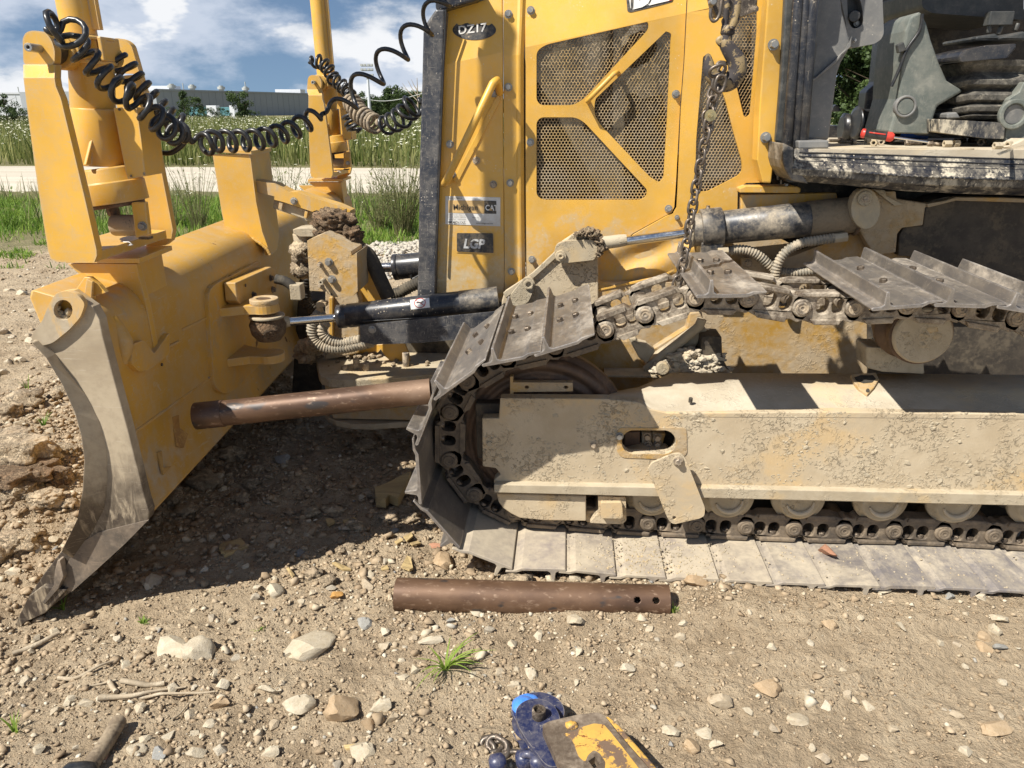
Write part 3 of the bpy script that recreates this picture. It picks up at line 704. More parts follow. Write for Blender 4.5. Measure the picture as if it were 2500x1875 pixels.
def scatter_stones(name, n, area, smin, smax, power, seed, sub=1, kinds=7, dens=None, sink=0.3, mat='gravel', label=None, tmax=1.0, tmin=0.0, npt=None):
    rs = np.random.RandomState(seed); base = [shard_mesh(seed * 20 + k, npt or 9 + 2 * sub + k % 4) for k in range(kinds * 2)]; kinds *= 2
    V, Fa, tone = [], [], []; off = 0; c = 0
    x0, x1, y0, y1 = area
    while c < n:
        x = x0 + (x1 - x0) * rs.rand(); y = y0 + (y1 - y0) * rs.rand()
        if abs(x - y * 0.0) > 0.72 * y + 0.45: continue
        if dens is not None and rs.rand() > dens(x, y): continue
        s_ = smin + (smax - smin) * rs.rand() ** power
        bv, bf = base[rs.randint(kinds)]
        sca = s_ * np.array([0.8 + 0.6 * rs.rand(), 0.8 + 0.5 * rs.rand(), 0.45 + 0.4 * rs.rand()])
        a = rs.rand() * 6.283; ca, sa = math.cos(a), math.sin(a); t = (rs.rand() - 0.5) * 0.8; ct, st = math.cos(t), math.sin(t)
        Rz = np.array([[ca, -sa, 0], [sa, ca, 0], [0, 0, 1]]); Rx = np.array([[1, 0, 0], [0, ct, -st], [0, st, ct]])
        v = (bv * sca) @ (Rz @ Rx).T; z = gh(x, y) + sca[2] * (1 - sink * 2 * rs.rand()) * 0.6
        V.append(v + np.array([x, y, z])); Fa.append(bf + off); off += len(bv); tone.append(np.full(len(bv), tmin + rs.rand() * (tmax - tmin))); c += 1
    V = np.concatenate(V); Fa = np.concatenate(Fa); tone = np.concatenate(tone)
    me = bpy.data.meshes.new(name); me.vertices.add(len(V)); me.vertices.foreach_set('co', V.astype(np.float32).ravel())
    me.loops.add(Fa.size); me.loops.foreach_set('vertex_index', Fa.astype(np.int32).ravel())
    me.polygons.add(len(Fa)); me.polygons.foreach_set('loop_start', np.arange(0, Fa.size, 3, dtype=np.int32)); me.polygons.foreach_set('loop_total', np.full(len(Fa), 3, dtype=np.int32))
    me.update(calc_edges=True); at = me.attributes.new('tone', 'FLOAT', 'POINT'); at.data.foreach_set('value', tone.astype(np.float32))
    me.materials.append(M[mat]); o = bpy.data.objects.new(name, me); COL.objects.link(o); o['kind'] = 'stuff'
    tag(o, label, 'gravel'); return o
patch = lambda x, y: (0.30 if x > 0.3 and y < 2.25 else 1.0) * min(1.0, 0.16 + 0.9 * max(0, 0.25 + noise.noise(Vector((x * 1.5, y * 1.5, 4.0))) + 0.5 * noise.noise(Vector((x * 5, y * 5, 1.0)))))
scatter_stones('fine_gravel', 26000, (-2.6, 2.6, 1.15, 3.6), 0.0022, 0.010, 2.4, 3, sub=1, dens=patch, label='fine grit and pebbles strewn over the dirt in front of the track')
scatter_stones('soil_crumbs', 46000, (-2.4, 2.4, 1.15, 3.3), 0.0014, 0.0060, 2.0, 4, dens=lambda x, y: min(1, 0.25 + max(0, 0.5 + 1.3 * noise.noise(Vector((x * 2.1, y * 2.1, 9.0))) + 0.8 * noise.noise(Vector((x * 9, y * 9, 2.0))))), label='dry soil crumbs covering the dirt in front of the track', tmax=0.62, tmin=0.05, npt=8)
scatter_stones('loose_gravel', 3000, (-3.2, 2.8, 1.15, 4.6), 0.007, 0.021, 2.2, 5, sub=1, dens=patch, label='loose small stones scattered over the dirt around the blade and track')
scatter_stones('far_gravel', 9000, (-6.5, 1.6, 3.6, 10.0), 0.004, 0.022, 3.4, 9, sub=1, label='rough stony dirt beyond the blade')
scatter_stones('white_gravel_bank', 9000, (-2.6, 0.8, 7.6, 9.8), 0.010, 0.040, 1.8, 11, sub=1, dens=lambda x, y: 1.0 if abs(x + 0.7) < 1.7 else 0.1, label='bank of pale broken gravel behind the nose of the machine', mat='gravel_pale')

# ------------------------------------------------------------------ the bulldozer: blade and masts
DZ = thing('bulldozer', (0.6, 3.9, 0.0), 'muddy yellow tracked bulldozer parked side on, its track off and lifted by a chain', 'bulldozer')
VB = Vector((-math.sin(R(3.08)), math.cos(R(3.08)), 0))       # runs along the blade
VN = Vector((VB.y, -VB.x, 0))                                # out of the blade's back
YE = 2.14
B0 = PY(279, 928, YE + 0.03)
def PL(x, y, p0, n):
    d = ray(x, y); return C0 + d * ((Vector(p0) - C0).dot(n) / d.dot(n))
def PB(x, y, off=0.0): return PL(x, y, B0 + VN * off, VN)
# moldboard: an upright profile drawn out along the blade
def E_(x, y): p = PY(x, y, YE); return p
bx = B0.x
prof = [E_(100, 850), E_(150, 940), E_(190, 1050), E_(200, 1160), E_(182, 1270), E_(140, 1365), E_(95, 1440), E_(50, 1515), E_(109, 1490), E_(306, 1318), E_(362, 1262)]
prof += [Vector((bx + 0.003, YE, 0.60)), Vector((bx, YE, 0.99))] + [Vector((bx - 0.115 + 0.115 * math.cos(R(t)), YE, 1.03 + 0.125 * math.sin(R(t)))) for t in (6, 18, 30, 42, 54, 66, 78)] + [Vector((bx - 0.20, YE, 1.183)), Vector((bx - 0.215, YE, 1.183)), Vector((bx - 0.225, YE, 1.16))]
prof = [Vector((p.x, YE + 0.035, p.z)) for p in prof]
mb = MB(); Lb = 3.55
mb.prism(prof, VB * Lb, sm_side=True)
blade = mb.build('blade', 'blade', DZ, 0.008, segs=3); blade.data.set_sharp_from_angle(angle=R(28))
# weld bead and seam lines along the blade's back, raised doublers
def strip_on_back(name, a, b, w, t, mat='blade'):
    """a low bar along the back of the blade between two seen points"""
    p, q = PB(*a), PB(*b); u = (q - p).normalized(); s_ = VN.cross(u).normalized() * w / 2
    return MB().prism([p + s_, q + s_, q - s_, p - s_], VN * t).build(name, mat, blade, 0.003)
strip_on_back('seam_bar', A1(860, 1212)[0], A1(1370, 850)[0], 0.010, 0.006)
strip_on_back('seam_bar', A1(1180, 545)[0], A1(1345, 465)[0], 0.010, 0.006)
dbl = round_poly([(508, 703), (628, 640), (668, 690), (665, 860), (620, 905), (578, 950), (548, 964), (524, 945), (516, 850)], 26)
MB().prism([PB(x, y, 0.018) for x, y in dbl], VN * -0.03).build('doubler_plate', 'blade', blade, 0.004)
# end plate, and along its front a strip angled into shade
eo = Z_end = [(151, 713), (173, 711), (188, 722), (226, 749), (243, 781), (251, 822), (279, 928), (313, 1052), (354, 1218), (364, 1250), (362, 1268), (306, 1325), (235, 1390), (175, 1443), (140, 1470), (109, 1495), (66, 1517), (33, 1541), (34, 1528), (70, 1456), (109, 1399), (149, 1347), (188, 1268), (201, 1194), (205, 1120), (196, 1060), (181, 1007), (151, 939), (113, 875), (77, 837), (83, 811), (109, 781), (124, 743)]
hole = circ(154, 760, 24, 27, 14)
endp = plate('end_plate', 'bit', blade, eo, YE, 0.040, [hole], 0.004)
# added strip, angled out from the plate so its crescent falls dark
cres_out = [(77, 837), (113, 875), (151, 939), (181, 1007), (196, 1060), (205, 1120), (201, 1194), (188, 1268), (149, 1347)]
cres_in = [(84, 826), (150, 888), (208, 962), (243, 1030), (261, 1100), (262, 1180), (255, 1240), (225, 1300), (178, 1365)]
mb = MB(); rs = []
for (a, b), (c, d) in zip(cres_out, cres_in):
    p, q = PY(a, b, YE - 0.045), PY(c, d, YE - 0.001); rs.append([p, q, q + Vector((0, 0.015, 0)), p + Vector((0, 0.05, 0))])
mb.rings(rs, True, True, False); mb.build('shade_crescent', 'bit', blade, 0.003)
# ear at the top
plate('ear', 'bit', blade, round_poly([(136, 716), (162, 709), (190, 719), (208, 742), (196, 775), (168, 806), (128, 838), (96, 846), (76, 836), (80, 812), (103, 784), (118, 745)], 10), YE - 0.016, 0.018, [circ(154, 757, 23, 25, 16)], 0.006)
m = MB()
for i, (x, y, s_) in enumerate(((146, 768, 0.014), (158, 776, 0.016), (168, 762, 0.011), (140, 752, 0.010), (152, 785, 0.013))): m.lump(PY(x, y, YE + 0.01), (s_, 0.012, s_), 60 + i, 2, 0.5)
m.build('caked_mud', 'mud_plate', blade)
# cutting edge tip pieces at the foot
plate('end_bit', 'bitdark', blade, [(362, 1270), (306, 1327), (235, 1392), (175, 1445), (162, 1442), (150, 1400), (190, 1330), (240, 1300), (300, 1285)], YE - 0.004, 0.006, bevel=0.0015)
plate('end_bit', 'bitdark', blade, G1(335, 500, 355, 590, 325, 660, 250, 745, 235, 735, 300, 640, 305, 560, 320, 500), YE - 0.024, 0.03, bevel=0.002)
plate('cutting_edge', 'bit', blade, G1(160, 700, 235, 645, 300, 655, 370, 665, 250, 795, 150, 840, 75, 895, 78, 870), YE - 0.018, 0.03, bevel=0.002)
cu = [Vector((p.x, YE + 0.045, p.z)) for p in (E_(140, 1365), E_(95, 1440), E_(38, 1530), E_(60, 1530), E_(120, 1470))]
MB().prism(cu, VB * (Lb - 0.02)).build('cutting_edge', 'bitdark', blade, 0.003)
# folded guard at the top corner of the moldboard, seen past the pedestal
plate('corner_guard', 'yellow', blade, A1(480, 300, 545, 205, 580, 205, 640, 255, 685, 305, 600, 330, 600, 400, 640, 440), YE + 0.10, 0.02, bevel=0.003)
plate('corner_guard', 'blade', blade, A1(560, 215, 600, 235, 590, 385, 540, 345), YE + 0.085, 0.012, bevel=0.002)
MB().tube(smooth_path([PY(*q, YE + 0.12) for q in A1(600, 400, 700, 480, 760, 560, 800, 640, 780, 740)], 6), [0.030] * 25, 10).build('corner_fillet', 'blade', blade)
# hole and wear at the top of the blade
m = MB(); p = PL(566, 616, B0 + Vector((0, 0, 0.168)), Vector((0.25, 0, 1)).normalized())
m.cyl(p - Vector((0, 0, 0.004)), p + Vector((0, 0, 0.002)), 0.007, 12); m.build('drain_plug', 'dark', blade)
for q in ((514, 845), (508, 923), (393, 890)): bolt(blade, PB(*q), VN, 0.006, 0.006, 'boltdark', washer=False)
# rust-bare patches and cut marks low on the back are in the paint; one torn flap of weld
for pts in (A1(1120, 1110, 1160, 1095, 1165, 1180, 1220, 1220, 1190, 1310, 1150, 1300, 1125, 1190), A1(1020, 1340, 1050, 1330, 1060, 1440, 1110, 1430, 1060, 1485)):
    def on_back(x, y):
        p = PB(x, y, 0.0045); e_ = E_(362, 1262); return PB(x, y, 0.0045 + max(0.0, (0.60 - p.z) / (0.60 - e_.z)) * (e_.x - bx))
    MB().prism([on_back(x, y) for x, y in pts], VN * -0.006).build('rust_scab', 'scab', blade)

# ---- mast bracket, pedestal and laser mast (near), copied to the far end afterwards
YA, YM, YF = 2.22, 2.45, 2.70
near_parts = []
def npart(o): near_parts.append(o); return o
def arm(name, outer_low, strip, outer_top, Y, hole=None):
    mb = MB(); t = Vector((0, 0.030, 0))
    mb.prism(pp(outer_low, Y), t)
    (a, b, c, d) = strip     # lower left, lower right at Y ; upper left, upper right at Y + .035
    q = [PY(*a, Y), PY(*b, Y), PY(*c, Y + 0.04), PY(*d, Y + 0.04)]
    mb.prism(q, t); mb.prism(pp(outer_top, Y + 0.04), t)
    return mb
low = Z1(152, 505, 353, 505, 362, 560, 395, 640, 470, 950, 560, 1330, 625, 1620) + [(236, 625), (230, 641), (140, 640), (124, 632), (117, 612)] + Z1(240, 1180, 175, 700)
top_ = round_poly(Z1(152, 420, 146, 250, 165, 212, 200, 198, 255, 200, 300, 215, 335, 260, 356, 330, 352, 420), 10)
mb = arm('x', low, (Z1(152, 506)[0], Z1(353, 506)[0], Z1(356, 418)[0], Z1(150, 418)[0]), top_, YA)
# floor of the bracket and far arm
f0, f1 = PY(124, 634, YA + 0.003), PY(233, 640, YA + 0.003)
mb.prism([f0, f1, f1 + VB * 0.46 + Vector((0.015, 0, 0)), f0 + VB * 0.46], (0, 0, 0.028))
flow = Z1(700, 500, 905, 480, 925, 560, 960, 650, 1000, 870, 1060, 1180, 1120, 1490, 1108, 1560, 1070, 1590, 950, 1600, 860, 1200, 790, 800)
ftop = round_poly(Z1(690, 470, 690, 290, 715, 255, 760, 245, 810, 258, 850, 290, 880, 390, 905, 480), 8)
mb.prism(pp(flow, YF), (0, 0.03, 0)); mb.prism(pp(ftop, YF + 0.02), (0, 0.03, 0))
npart(mb.build('mast_bracket', 'yellow', DZ, 0.006, segs=3)); brk = near_parts[-1]
# pedestal
ped = A1(436, 118, 640, 116, 885, 118, 905, 220, 950, 400, 1005, 700, 930, 600, 850, 480, 760, 390, 690, 312, 645, 250, 560, 195)
YP = 2.44
mb = MB(); mb.prism(pp(ped, YP), (0, 0.03, 0))
pa, pb_ = PY(*A1(885, 118)[0], YP + 0.03), PY(*A1(1005, 695)[0], YP + 0.03)
mb.prism([pa, pb_, pb_ + VB * 0.12 + Vector((0, 0, 0.015)), pb_ + VB * 0.17 + Vector((0, 0, 0.05)), pa + VB * 0.19], (-0.03, 0, 0)); mb.prism([PY(*A1(436, 118)[0], YP + 0.21), PY(*A1(885, 118)[0], YP + 0.21), PY(*A1(985, 620)[0], YP + 0.21), PY(*A1(800, 420)[0], YP + 0.21)], (0, 0.02, 0))
q0, q1 = PY(*A1(425, 112)[0], YP - 0.02), PY(*A1(905, 114)[0], YP - 0.02)
mb.prism([q0, q1, q1 + VB * 0.25, q0 + VB * 0.25], (0, 0, 0.016))
npart(mb.build('mast_pedestal', 'yellow', DZ, 0.005, segs=3))
ft = round_poly(A1(860, 640, 850, 760, 900, 815, 960, 810, 1100, 700, 1100, 560, 1000, 700, 930, 610), 6)
MB().prism([PB(x, y, 0.020) for x, y in ft], VN * -0.03).build('pedestal_foot', 'blade', blade, 0.005)
# trunnion between the arms
ax = [PY(*Z1(230, 312)[0], YA + 0.02)]
ax.append(ax[0] + VB * 0.50)
mb = MB(); a0 = ax[0]
mb.cyl(a0 + VB * 0.10, a0 + VB * 0.155, 0.052, 24); npart(mb.build('trunnion_collar', 'yellow', DZ, 0.004)); mb = MB(); mb.cyl(a0 + VB * 0.30, a0 + VB * 0.36, 0.050, 24); npart(mb.build('trunnion_collar', 'yellow', DZ, 0.004))
npart(MB().cyl(a0 + VB * 0.045, a0 + VB * 0.10, 0.038, 22).build('bushing', 'rubber', DZ, 0.004)); npart(MB().cyl(a0 + VB * 0.36, a0 + VB * 0.43, 0.038, 22).build('bushing', 'rubber', DZ, 0.004))
mb = MB(); mb.cyl(a0 - VB * 0.035, a0 + VB * 0.06, 0.0115, 14, hole=0.005); npart(mb.build('pivot_pin', 'bolt', DZ, 0.001))
# mast head block and tube
m0, m1 = PY(*Z1(475, 0)[0], YM), PY(*Z1(520, 240)[0], YM)
mdir = (m0 - m1).normalized()
mb = MB(); mb.cyl(m1, m1 + mdir * 2.1, 0.049, 30); mb.box(m1 + mdir * 1.02 + Vector((0.055, 0.004, 0)), (0.028, 0.020, 2.0), Matrix((Vector((1, 0, 0)), Vector((0, 1, 0)), mdir)).transposed().to_3x3())
npart(mb.build('mast_tube', 'yellow', DZ))
g0, g1, g2, g3 = [PY(*Z1(a, b)[0], YM) for a, b in ((578, 246), (592, 400), (600, 690), (605, 720))]
hd = (g0 - g1).normalized()
mb = MB(); mb.cyl(g0 - hd * 0.004, g0 + hd * 0.006, 0.070, 26); mb.cyl(g1 - hd * 0.006, g1 + hd * 0.006, 0.072, 26)
mb.box((g0 + g1) / 2, (0.095, 0.085, (g0 - g1).length)); mb.box((g0 + g1) / 2 + Vector((0.062, 0, 0)), (0.012, 0.10, (g0 - g1).length))
mb.box((g0 + g1) / 2, (0.05, 0.20, 0.06))
npart(mb.build('mast_head', 'yellow', DZ, 0.003))
npart(MB().cyl(g1, g2 - hd * 0.02, 0.064, 30).build('mast_tube', 'yellow', DZ))
# sleeve, ribs, cover, motor flange
s0, s1 = PY(*Z1(618, 702)[0], YM), PY(*Z1(665, 1068)[0], YM)
mb = MB(); mb.cyl(s0, s1, 0.072, 32, 0.080)
mb.prism(pp(Z1(448, 806, 480, 800, 545, 805, 548, 1075, 500, 1075), YM - 0.03), (0, 0.03, 0))
rib = pp(Z1(540, 815, 560, 815, 560, 1070, 538, 1070), YM - 0.105)
mb.prism([rib[0] + Vector((0, 0.05, 0)), rib[1] + Vector((0, 0.05, 0)), rib[2], rib[3]], (0, 0.05, 0))
npart(mb.build('gearbox_sleeve', 'yellow', DZ, 0.003))
npart(plate('side_cover', 'yellow', DZ, Z1(735, 700, 790, 696, 885, 695, 915, 900, 942, 1140, 830, 1160, 815, 1120), YM - 0.075, 0.12, bevel=0.004)); cov = near_parts[-1]
for q in Z1(775, 710, 868, 705, 850, 1140, 935, 1125): bolt(cov, PY(*q, YM - 0.077), (0, -1, 0), 0.004, 0.003, 'boltdark', washer=False)
c0, c1, c2 = [PY(*Z1(a, b)[0], YM) for a, b in ((690, 1085), (725, 1175), (755, 1312))]
mb = MB(); cd_ = (c0 - c2).normalized(); Lc = (c0 - c2).length
mb.lathe(c2, cd_, [(0, 0.100), (Lc * 0.58, 0.101), (Lc * 0.6, 0.097), (Lc * 0.97, 0.088), (Lc, 0.080)], 40)
npart(mb.build('motor_flange', 'yellow', DZ, 0.002))
mb = MB(); mb.cyl(c2 - cd_ * 0.012, c2, 0.085, 30); mb.hexbolt(c2 - cd_ * 0.012 - Vector((0.02, 0, 0)), -cd_, 0.020, 0.03, False); npart(mb.build('motor_base', 'idler', DZ, 0.001))
npart(plate('clevis', 'yellow', DZ, Z1(850, 1315, 940, 1310, 965, 1520, 878, 1542), YM - 0.06, 0.02, bevel=0.003)); cl = near_parts[-1]
bolt(cl, PY(*Z1(925, 1465)[0], YM - 0.06), (0, -1, 0), 0.011, 0.012, 'bolt')
b0 = PY(*Z1(800, 1460)[0], YM - 0.02)
npart(MB().cyl(b0 - Vector((0.035, 0, 0)), b0 + Vector((0.06, 0.0, 0)), 0.034, 22).build('bushing', 'rubberdust', DZ, 0.006))
npart(MB().tube([PY(*Z1(a, b)[0], YA + 0.2) for a, b in ((800, 1570), (835, 1568), (860, 1585), (820, 1592))], 0.003, 6).build('split_pin', 'decal_white', DZ))
npart(MB().box(PY(*Z1(945, 1540)[0], YM), (0.035, 0.03, 0.008)).build('grease_pad', 'boltdark', DZ, 0.001))
# the far mast: the same parts again at the other end of the blade
def ktimes(a, near, depth_ratio):
    return None
dn = proj(a0)[2]
k_ = (85 - 1282) / (767 - 1282); shift = VB * 1.0
lo, hi = 1.0, 5.0
for _ in range(40):
    mid = (lo + hi) / 2; x, y, d = proj(a0 + VB * mid)
    if x < 767: lo = mid
    else: hi = mid
SH = VB * lo
def dup_part(o, delta, parent=DZ):
    c = o.copy(); COL.objects.link(c); c.parent = parent; c.location = o.location + delta; WLOC[c.name] = WLOC[o.name]
    for ch in [x for x in SC.objects if x.parent == o]:
        g = ch.copy(); COL.objects.link(g); g.parent = c
    return c
for o in list(near_parts): dup_part(o, SH)

# ---- middle pedestal and tilt link
YC = 3.62
mb = MB()
mb.prism(pp(round_poly(Z2(50, 1000, 292, 1005, 300, 1050, 333, 1310, 372, 1500, 428, 1655, 390, 1600, 300, 1540, 130, 1475, 110, 1380), 2), YC), (0, 0.03, 0))
pa, pb_ = PY(*Z2(298, 1005)[0], YC + 0.03), PY(*Z2(430, 1655)[0], YC + 0.03)
mb.prism([pa, PY(*Z2(333, 1310)[0], YC + 0.03), pb_, pb_ + VB * 0.10 + Vector((0, 0, 0.01)), pb_ + VB * 0.19 + Vector((-0.01, 0, 0.07)), pa + VB * 0.28], (-0.03, 0, 0))
mb.prism([PY(*q, YC) for q in Z2(32, 985, 40, 975, 300, 995, 300, 1005)], VB * 0.29)
q0, q1 = PY(*Z2(30, 982)[0], YC - 0.01), PY(*Z2(302, 1000)[0], YC - 0.01)
mb.prism([q0, q1, q1 + VB * 0.30, q0 + VB * 0.30], (0, 0, 0.015))
mb.build('pedestal', 'yellow', DZ, 0.006, segs=3)
lk = H3(360, 120, 640, 170, 860, 290, 960, 290, 1200, 370, 1560, 480, 1740, 560, 1755, 620, 1700, 690, 1640, 690, 1560, 640, 1400, 600, 1260, 550, 1200, 575, 800, 440, 650, 400, 650, 350, 400, 290)
plate('tilt_link', 'hood_low', DZ, lk, 3.66, 0.09, bevel=0.008, segs=3); tl = SC.objects['tilt_link']
plate('link_inner_bar', 'mud_plate', tl, H3(645, 400, 800, 440, 1180, 570, 1330, 610, 1300, 715, 1110, 710, 1080, 680, 760, 570, 625, 520), 3.69, 0.05, bevel=0.004)
plate('clip_bar', 'yellow', tl, H3(1090, 565, 1135, 575, 1115, 670, 1075, 660), 3.665, 0.03, bevel=0.002)
plate('clip_bar', 'yellow_mud', tl, H3(720, 430, 775, 445, 755, 550, 705, 530), 3.665, 0.03, bevel=0.002)
p = PY(*H3(935, 418)[0], 3.66); bolt(tl, p, (0, -1, 0), 0.013, 0.014, 'bolt')
# earth packed on the pivot
mb = MB()
for i, (x, y, sx, sz) in enumerate(((1440, 700, 0.075, 0.050), (1600, 720, 0.065, 0.050), (1520, 660, 0.07, 0.035), (1400, 860, 0.05, 0.028), (1500, 900, 0.085, 0.045), (1640, 900, 0.07, 0.050), (1750, 890, 0.05, 0.040), (1760, 1050, 0.05, 0.040), (1640, 990, 0.06, 0.04), (1820, 1020, 0.035, 0.045))):
    mb.lump(PY(*H3(x, y)[0], 3.60 + 0.02 * (i % 3)), (sx, 0.07, sz), 20 + i, 4, 0.55, 2.2)
mb.build('earth_on_pivot', 'clod', DZ)
# pivot arm, pin and clay below
p0, p1 = PY(*H3(930, 850)[0], 3.60), PY(*H3(1400, 850)[0], 3.60)
ar = H3(915, 830, 990, 815, 1180, 810, 1400, 790, 1400, 880, 1200, 935, 1010, 935, 925, 890)
plate('pivot_arm', 'mud_plate', DZ, ar, 3.56, 0.12, bevel=0.008, segs=3)
c = PY(*H3(1060, 980)[0], 3.62); mb = MB(); mb.cyl(c + Vector((0, 0, 0.03)), c - Vector((0, 0, 0.03)), 0.045, 24, 0.040); mb.cyl(c - Vector((0, 0, 0.035)), c - Vector((0, 0, 0.045)), 0.066, 24); mb.build('pivot_pin', 'mud_plate', DZ, 0.003)
mb = MB()
for i, (x, y, s_) in enumerate(((1010, 1110, 0.045), (1050, 1180, 0.055), (1080, 1120, 0.05), (1050, 1400, 0.052), (1020, 1440, 0.035), (1090, 1440, 0.04), (1060, 1280, 0.035))): mb.lump(PY(*H3(x, y)[0], 3.60), (s_, s_, s_ * 0.85), 40 + i, 3, 0.5, 2.0)
mb.build('clay_on_pin', 'paleclod', DZ)
# valve guard box with bolts
gb = A2(663, 232, 735, 203, 945, 302, 952, 330, 960, 590, 835, 600, 812, 588, 788, 562, 680, 556)
mb = MB(); mb.prism(pp(gb, 3.36), (0, 0.02, 0)); mb.prism(pp(A2(952, 330, 985, 310, 990, 560, 960, 592), 3.36), (0, 0.20, 0)); mb.prism(pp(A2(663, 232, 735, 203, 945, 302, 952, 325), 3.362), (0, 0.20, 0))
gbox = mb.build('valve_guard', 'yellow_mud', DZ, 0.006, segs=3)
bolts(gbox, A2(805, 370, 825, 482), 3.36, 0.014, 0.020, 'bolt'); bolts(gbox, A2(748, 383, 752, 518), 3.36, 0.008, 0.022, 'boltmud')
a = PY(*A2(772, 488)[0], 3.36); MB().cyl(a, a - Vector((0, 0.05, 0)), 0.011, 16, hole=0.005).build('spacer', 'mud_plate', gbox)
a = PY(*A2(820, 580)[0], 3.358); MB().cyl(a, a + Vector((0, 0.001, 0)), 0.005, 12).build('bolt_hole', 'dark', gbox)
# sensor plate on the blade's back
sp_ = A2(200, 505, 430, 402, 460, 415, 470, 545, 240, 655, 210, 620)
mb = MB(); mb.prism([PB(x, y, 0.075) for x, y in sp_], VN * -0.05)
spl = mb.build('sensor_plate', 'blade', blade, 0.004)
for q in A2(425, 475, 438, 550, 312, 585): bolt(blade, PB(*q, 0.076), VN, 0.012, 0.012, 'boltdark')
bolt(blade, PB(*A2(262, 522)[0], 0.076), VN, 0.007, 0.004, 'boltdark', washer=False)
# lugs for the angling cylinder
YL = 3.12
zu = PY(*A2(385, 690)[0], YL).z; ex = PY(*A2(392, 690)[0], YL)
def lug(z, t, eye_r, name, w0=0.085):
    n = 14; e = Vector((ex.x, YL, z)); by = bx - 0.05
    pts = [Vector((by, YL - w0 * 1.4, z)), Vector((by + 0.10, YL - w0 * 0.7, z))]
    pts += [e + Vector((math.cos(a), math.sin(a), 0)) * eye_r for a in (R(-110 + 220 * k / n) for k in range(n + 1))]
    pts += [Vector((by + 0.10, YL + w0 * 0.7, z)), Vector((by, YL + w0 * 1.4, z))]
    return MB().prism(pts, (0, 0, -t)).build(name, 'blade', DZ, 0.006, segs=3)
lug(zu + 0.035, 0.035, 0.060, 'cylinder_lug'); lug(zu - 0.185, 0.035, 0.062, 'cylinder_lug')
e = Vector((ex.x, YL, zu)); MB().cyl(e + Vector((0, 0, 0.035)), e + Vector((0, 0, 0.055)), 0.030, 20).build('lug_pin', 'idler', DZ, 0.003)
mb = MB(); mb.cyl(e + Vector((0, 0, 0.034)), e + Vector((0, 0, 0.058)), 0.060, 26, hole=0.031); mb.build('lug_boss', 'yellow_mud', DZ, 0.004)
ec = Vector((ex.x + 0.005, YL, zu - 0.07)); mb = MB(); mb.cyl(ec + Vector((0, 0, 0.055)), ec + Vector((0, 0, 0.045)), 0.075, 28); mb.build('seal_ring', 'mud_plate', DZ, 0.002)
mb = MB(); mb.lathe(ec + Vector((0, 0, 0.045)), (0, 0, -1), [(0, 0.062), (0.03, 0.078), (0.07, 0.072), (0.10, 0.05)], 28); mb.lump(ec - Vector((0, 0.03, 0.0)), (0.062, 0.045, 0.045), 5, 3, 0.4); mb.build('rod_eye', 'clod', DZ)
# angling cylinder
ra, rb = PY(*A2(520, 760)[0], 3.16), PY(*A2(865, 730)[0], 3.26)
cdir = (PY(1219, 729, 3.32) - PY(*A2(860, 727)[0], 3.26)).normalized(); cb = PY(*A2(860, 727)[0], 3.26)
MB().cyl(ra, rb, 0.0185, 26).build('piston_rod', 'chrome', DZ)
mb = MB(); mb.lathe(ra, (ra - rb), [(-0.02, 0.022), (0.0, 0.026), (0.02, 0.024), (0.05, 0.030)], 18); mb.build('rod_end', 'mud_plate', DZ)
mb = MB(); mb.lathe(cb, cdir, [(0, 0.048), (0.004, 0.053), (0.035, 0.053), (0.037, 0.050), (0.045, 0.050), (0.05, 0.0535), (0.72, 0.0535)], 36)
cyl1 = mb.build('angle_cylinder', 'black', DZ)
mb = MB(); e0, e1 = cb + cdir * 0.55, cb + cdir * 0.72; mb.cyl(e0, e1, 0.0545, 36); mb.build('dusty_end', 'blackdusty', cyl1)
plate('cylinder_guard', 'guard', DZ, A2(1003, 782, 1659, 715) + [(1219, 760), (1219, 845)] + A2(1659, 872, 1400, 895, 1100, 905, 1010, 890), 3.20, 0.012, bevel=0.003)
bolt(SC.objects['cylinder_guard'], PY(*A2(1085, 808)[0], 3.20), (0, -1, 0), 0.013, 0.010, 'bolt')
mb = MB().cyl(PY(*H4(760, 390)[0], 3.215), PY(*H4(1751, 330)[0], 3.215), 0.0022, 6); mb.build('guard_edge', 'rubber', DZ)
# no-step sticker on the cylinder barrel: bent to its round
def on_barrel(a, b, r, u, ang): 
    """a point on a barrel: u along the axis from a, ang down from the side that faces the road"""
    d = (b - a).normalized(); up = Vector((0, 0, 1)); up = (up - d * up.dot(d)).normalized(); out = up.cross(d).normalized()
    if out.y > 0: out = -out
    return a + d * u + (out * math.cos(ang) + up * math.sin(ang)) * r
def barrel_patch(name, mat, a, b, r, u0, u1, a0_, a1_, parent, n=8):
    rs = [[on_barrel(a, b, r, u, a0_ + (a1_ - a0_) * k / n) for k in range(n + 1)] for u in (u0, u1)]
    m = MB(); m.add(rs[0] + rs[1], [(k, k + 1, n + 2 + k, n + 1 + k) for k in range(n)], True); return m.build(name, mat, parent)
cbe = cb + cdir
us = (PY(*A2(1325, 640)[0], 3.24) - cb).dot(cdir); ue = (PY(*A2(1460, 630)[0], 3.24) - cb).dot(cdir)
barrel_patch('warning_sticker', 'decal_black', cb, cbe, 0.0542, us, ue, R(4), R(62), cyl1)
barrel_patch('warning_sticker', 'decal_white', cb, cbe, 0.0546, us + 0.004, ue - 0.004, R(9), R(58), cyl1)
mid_ = (us + ue) / 2
ring_ = []
for k in range(28):
    t = 2 * math.pi * k / 28; ring_.append(on_barrel(cb, cbe, 0.0551, mid_ + 0.024 * math.cos(t), R(36) + 0.40 * math.sin(t)))
MB().tube(ring_, 0.0019, 5, closed=True).build('warning_mark', 'decal_red', cyl1)
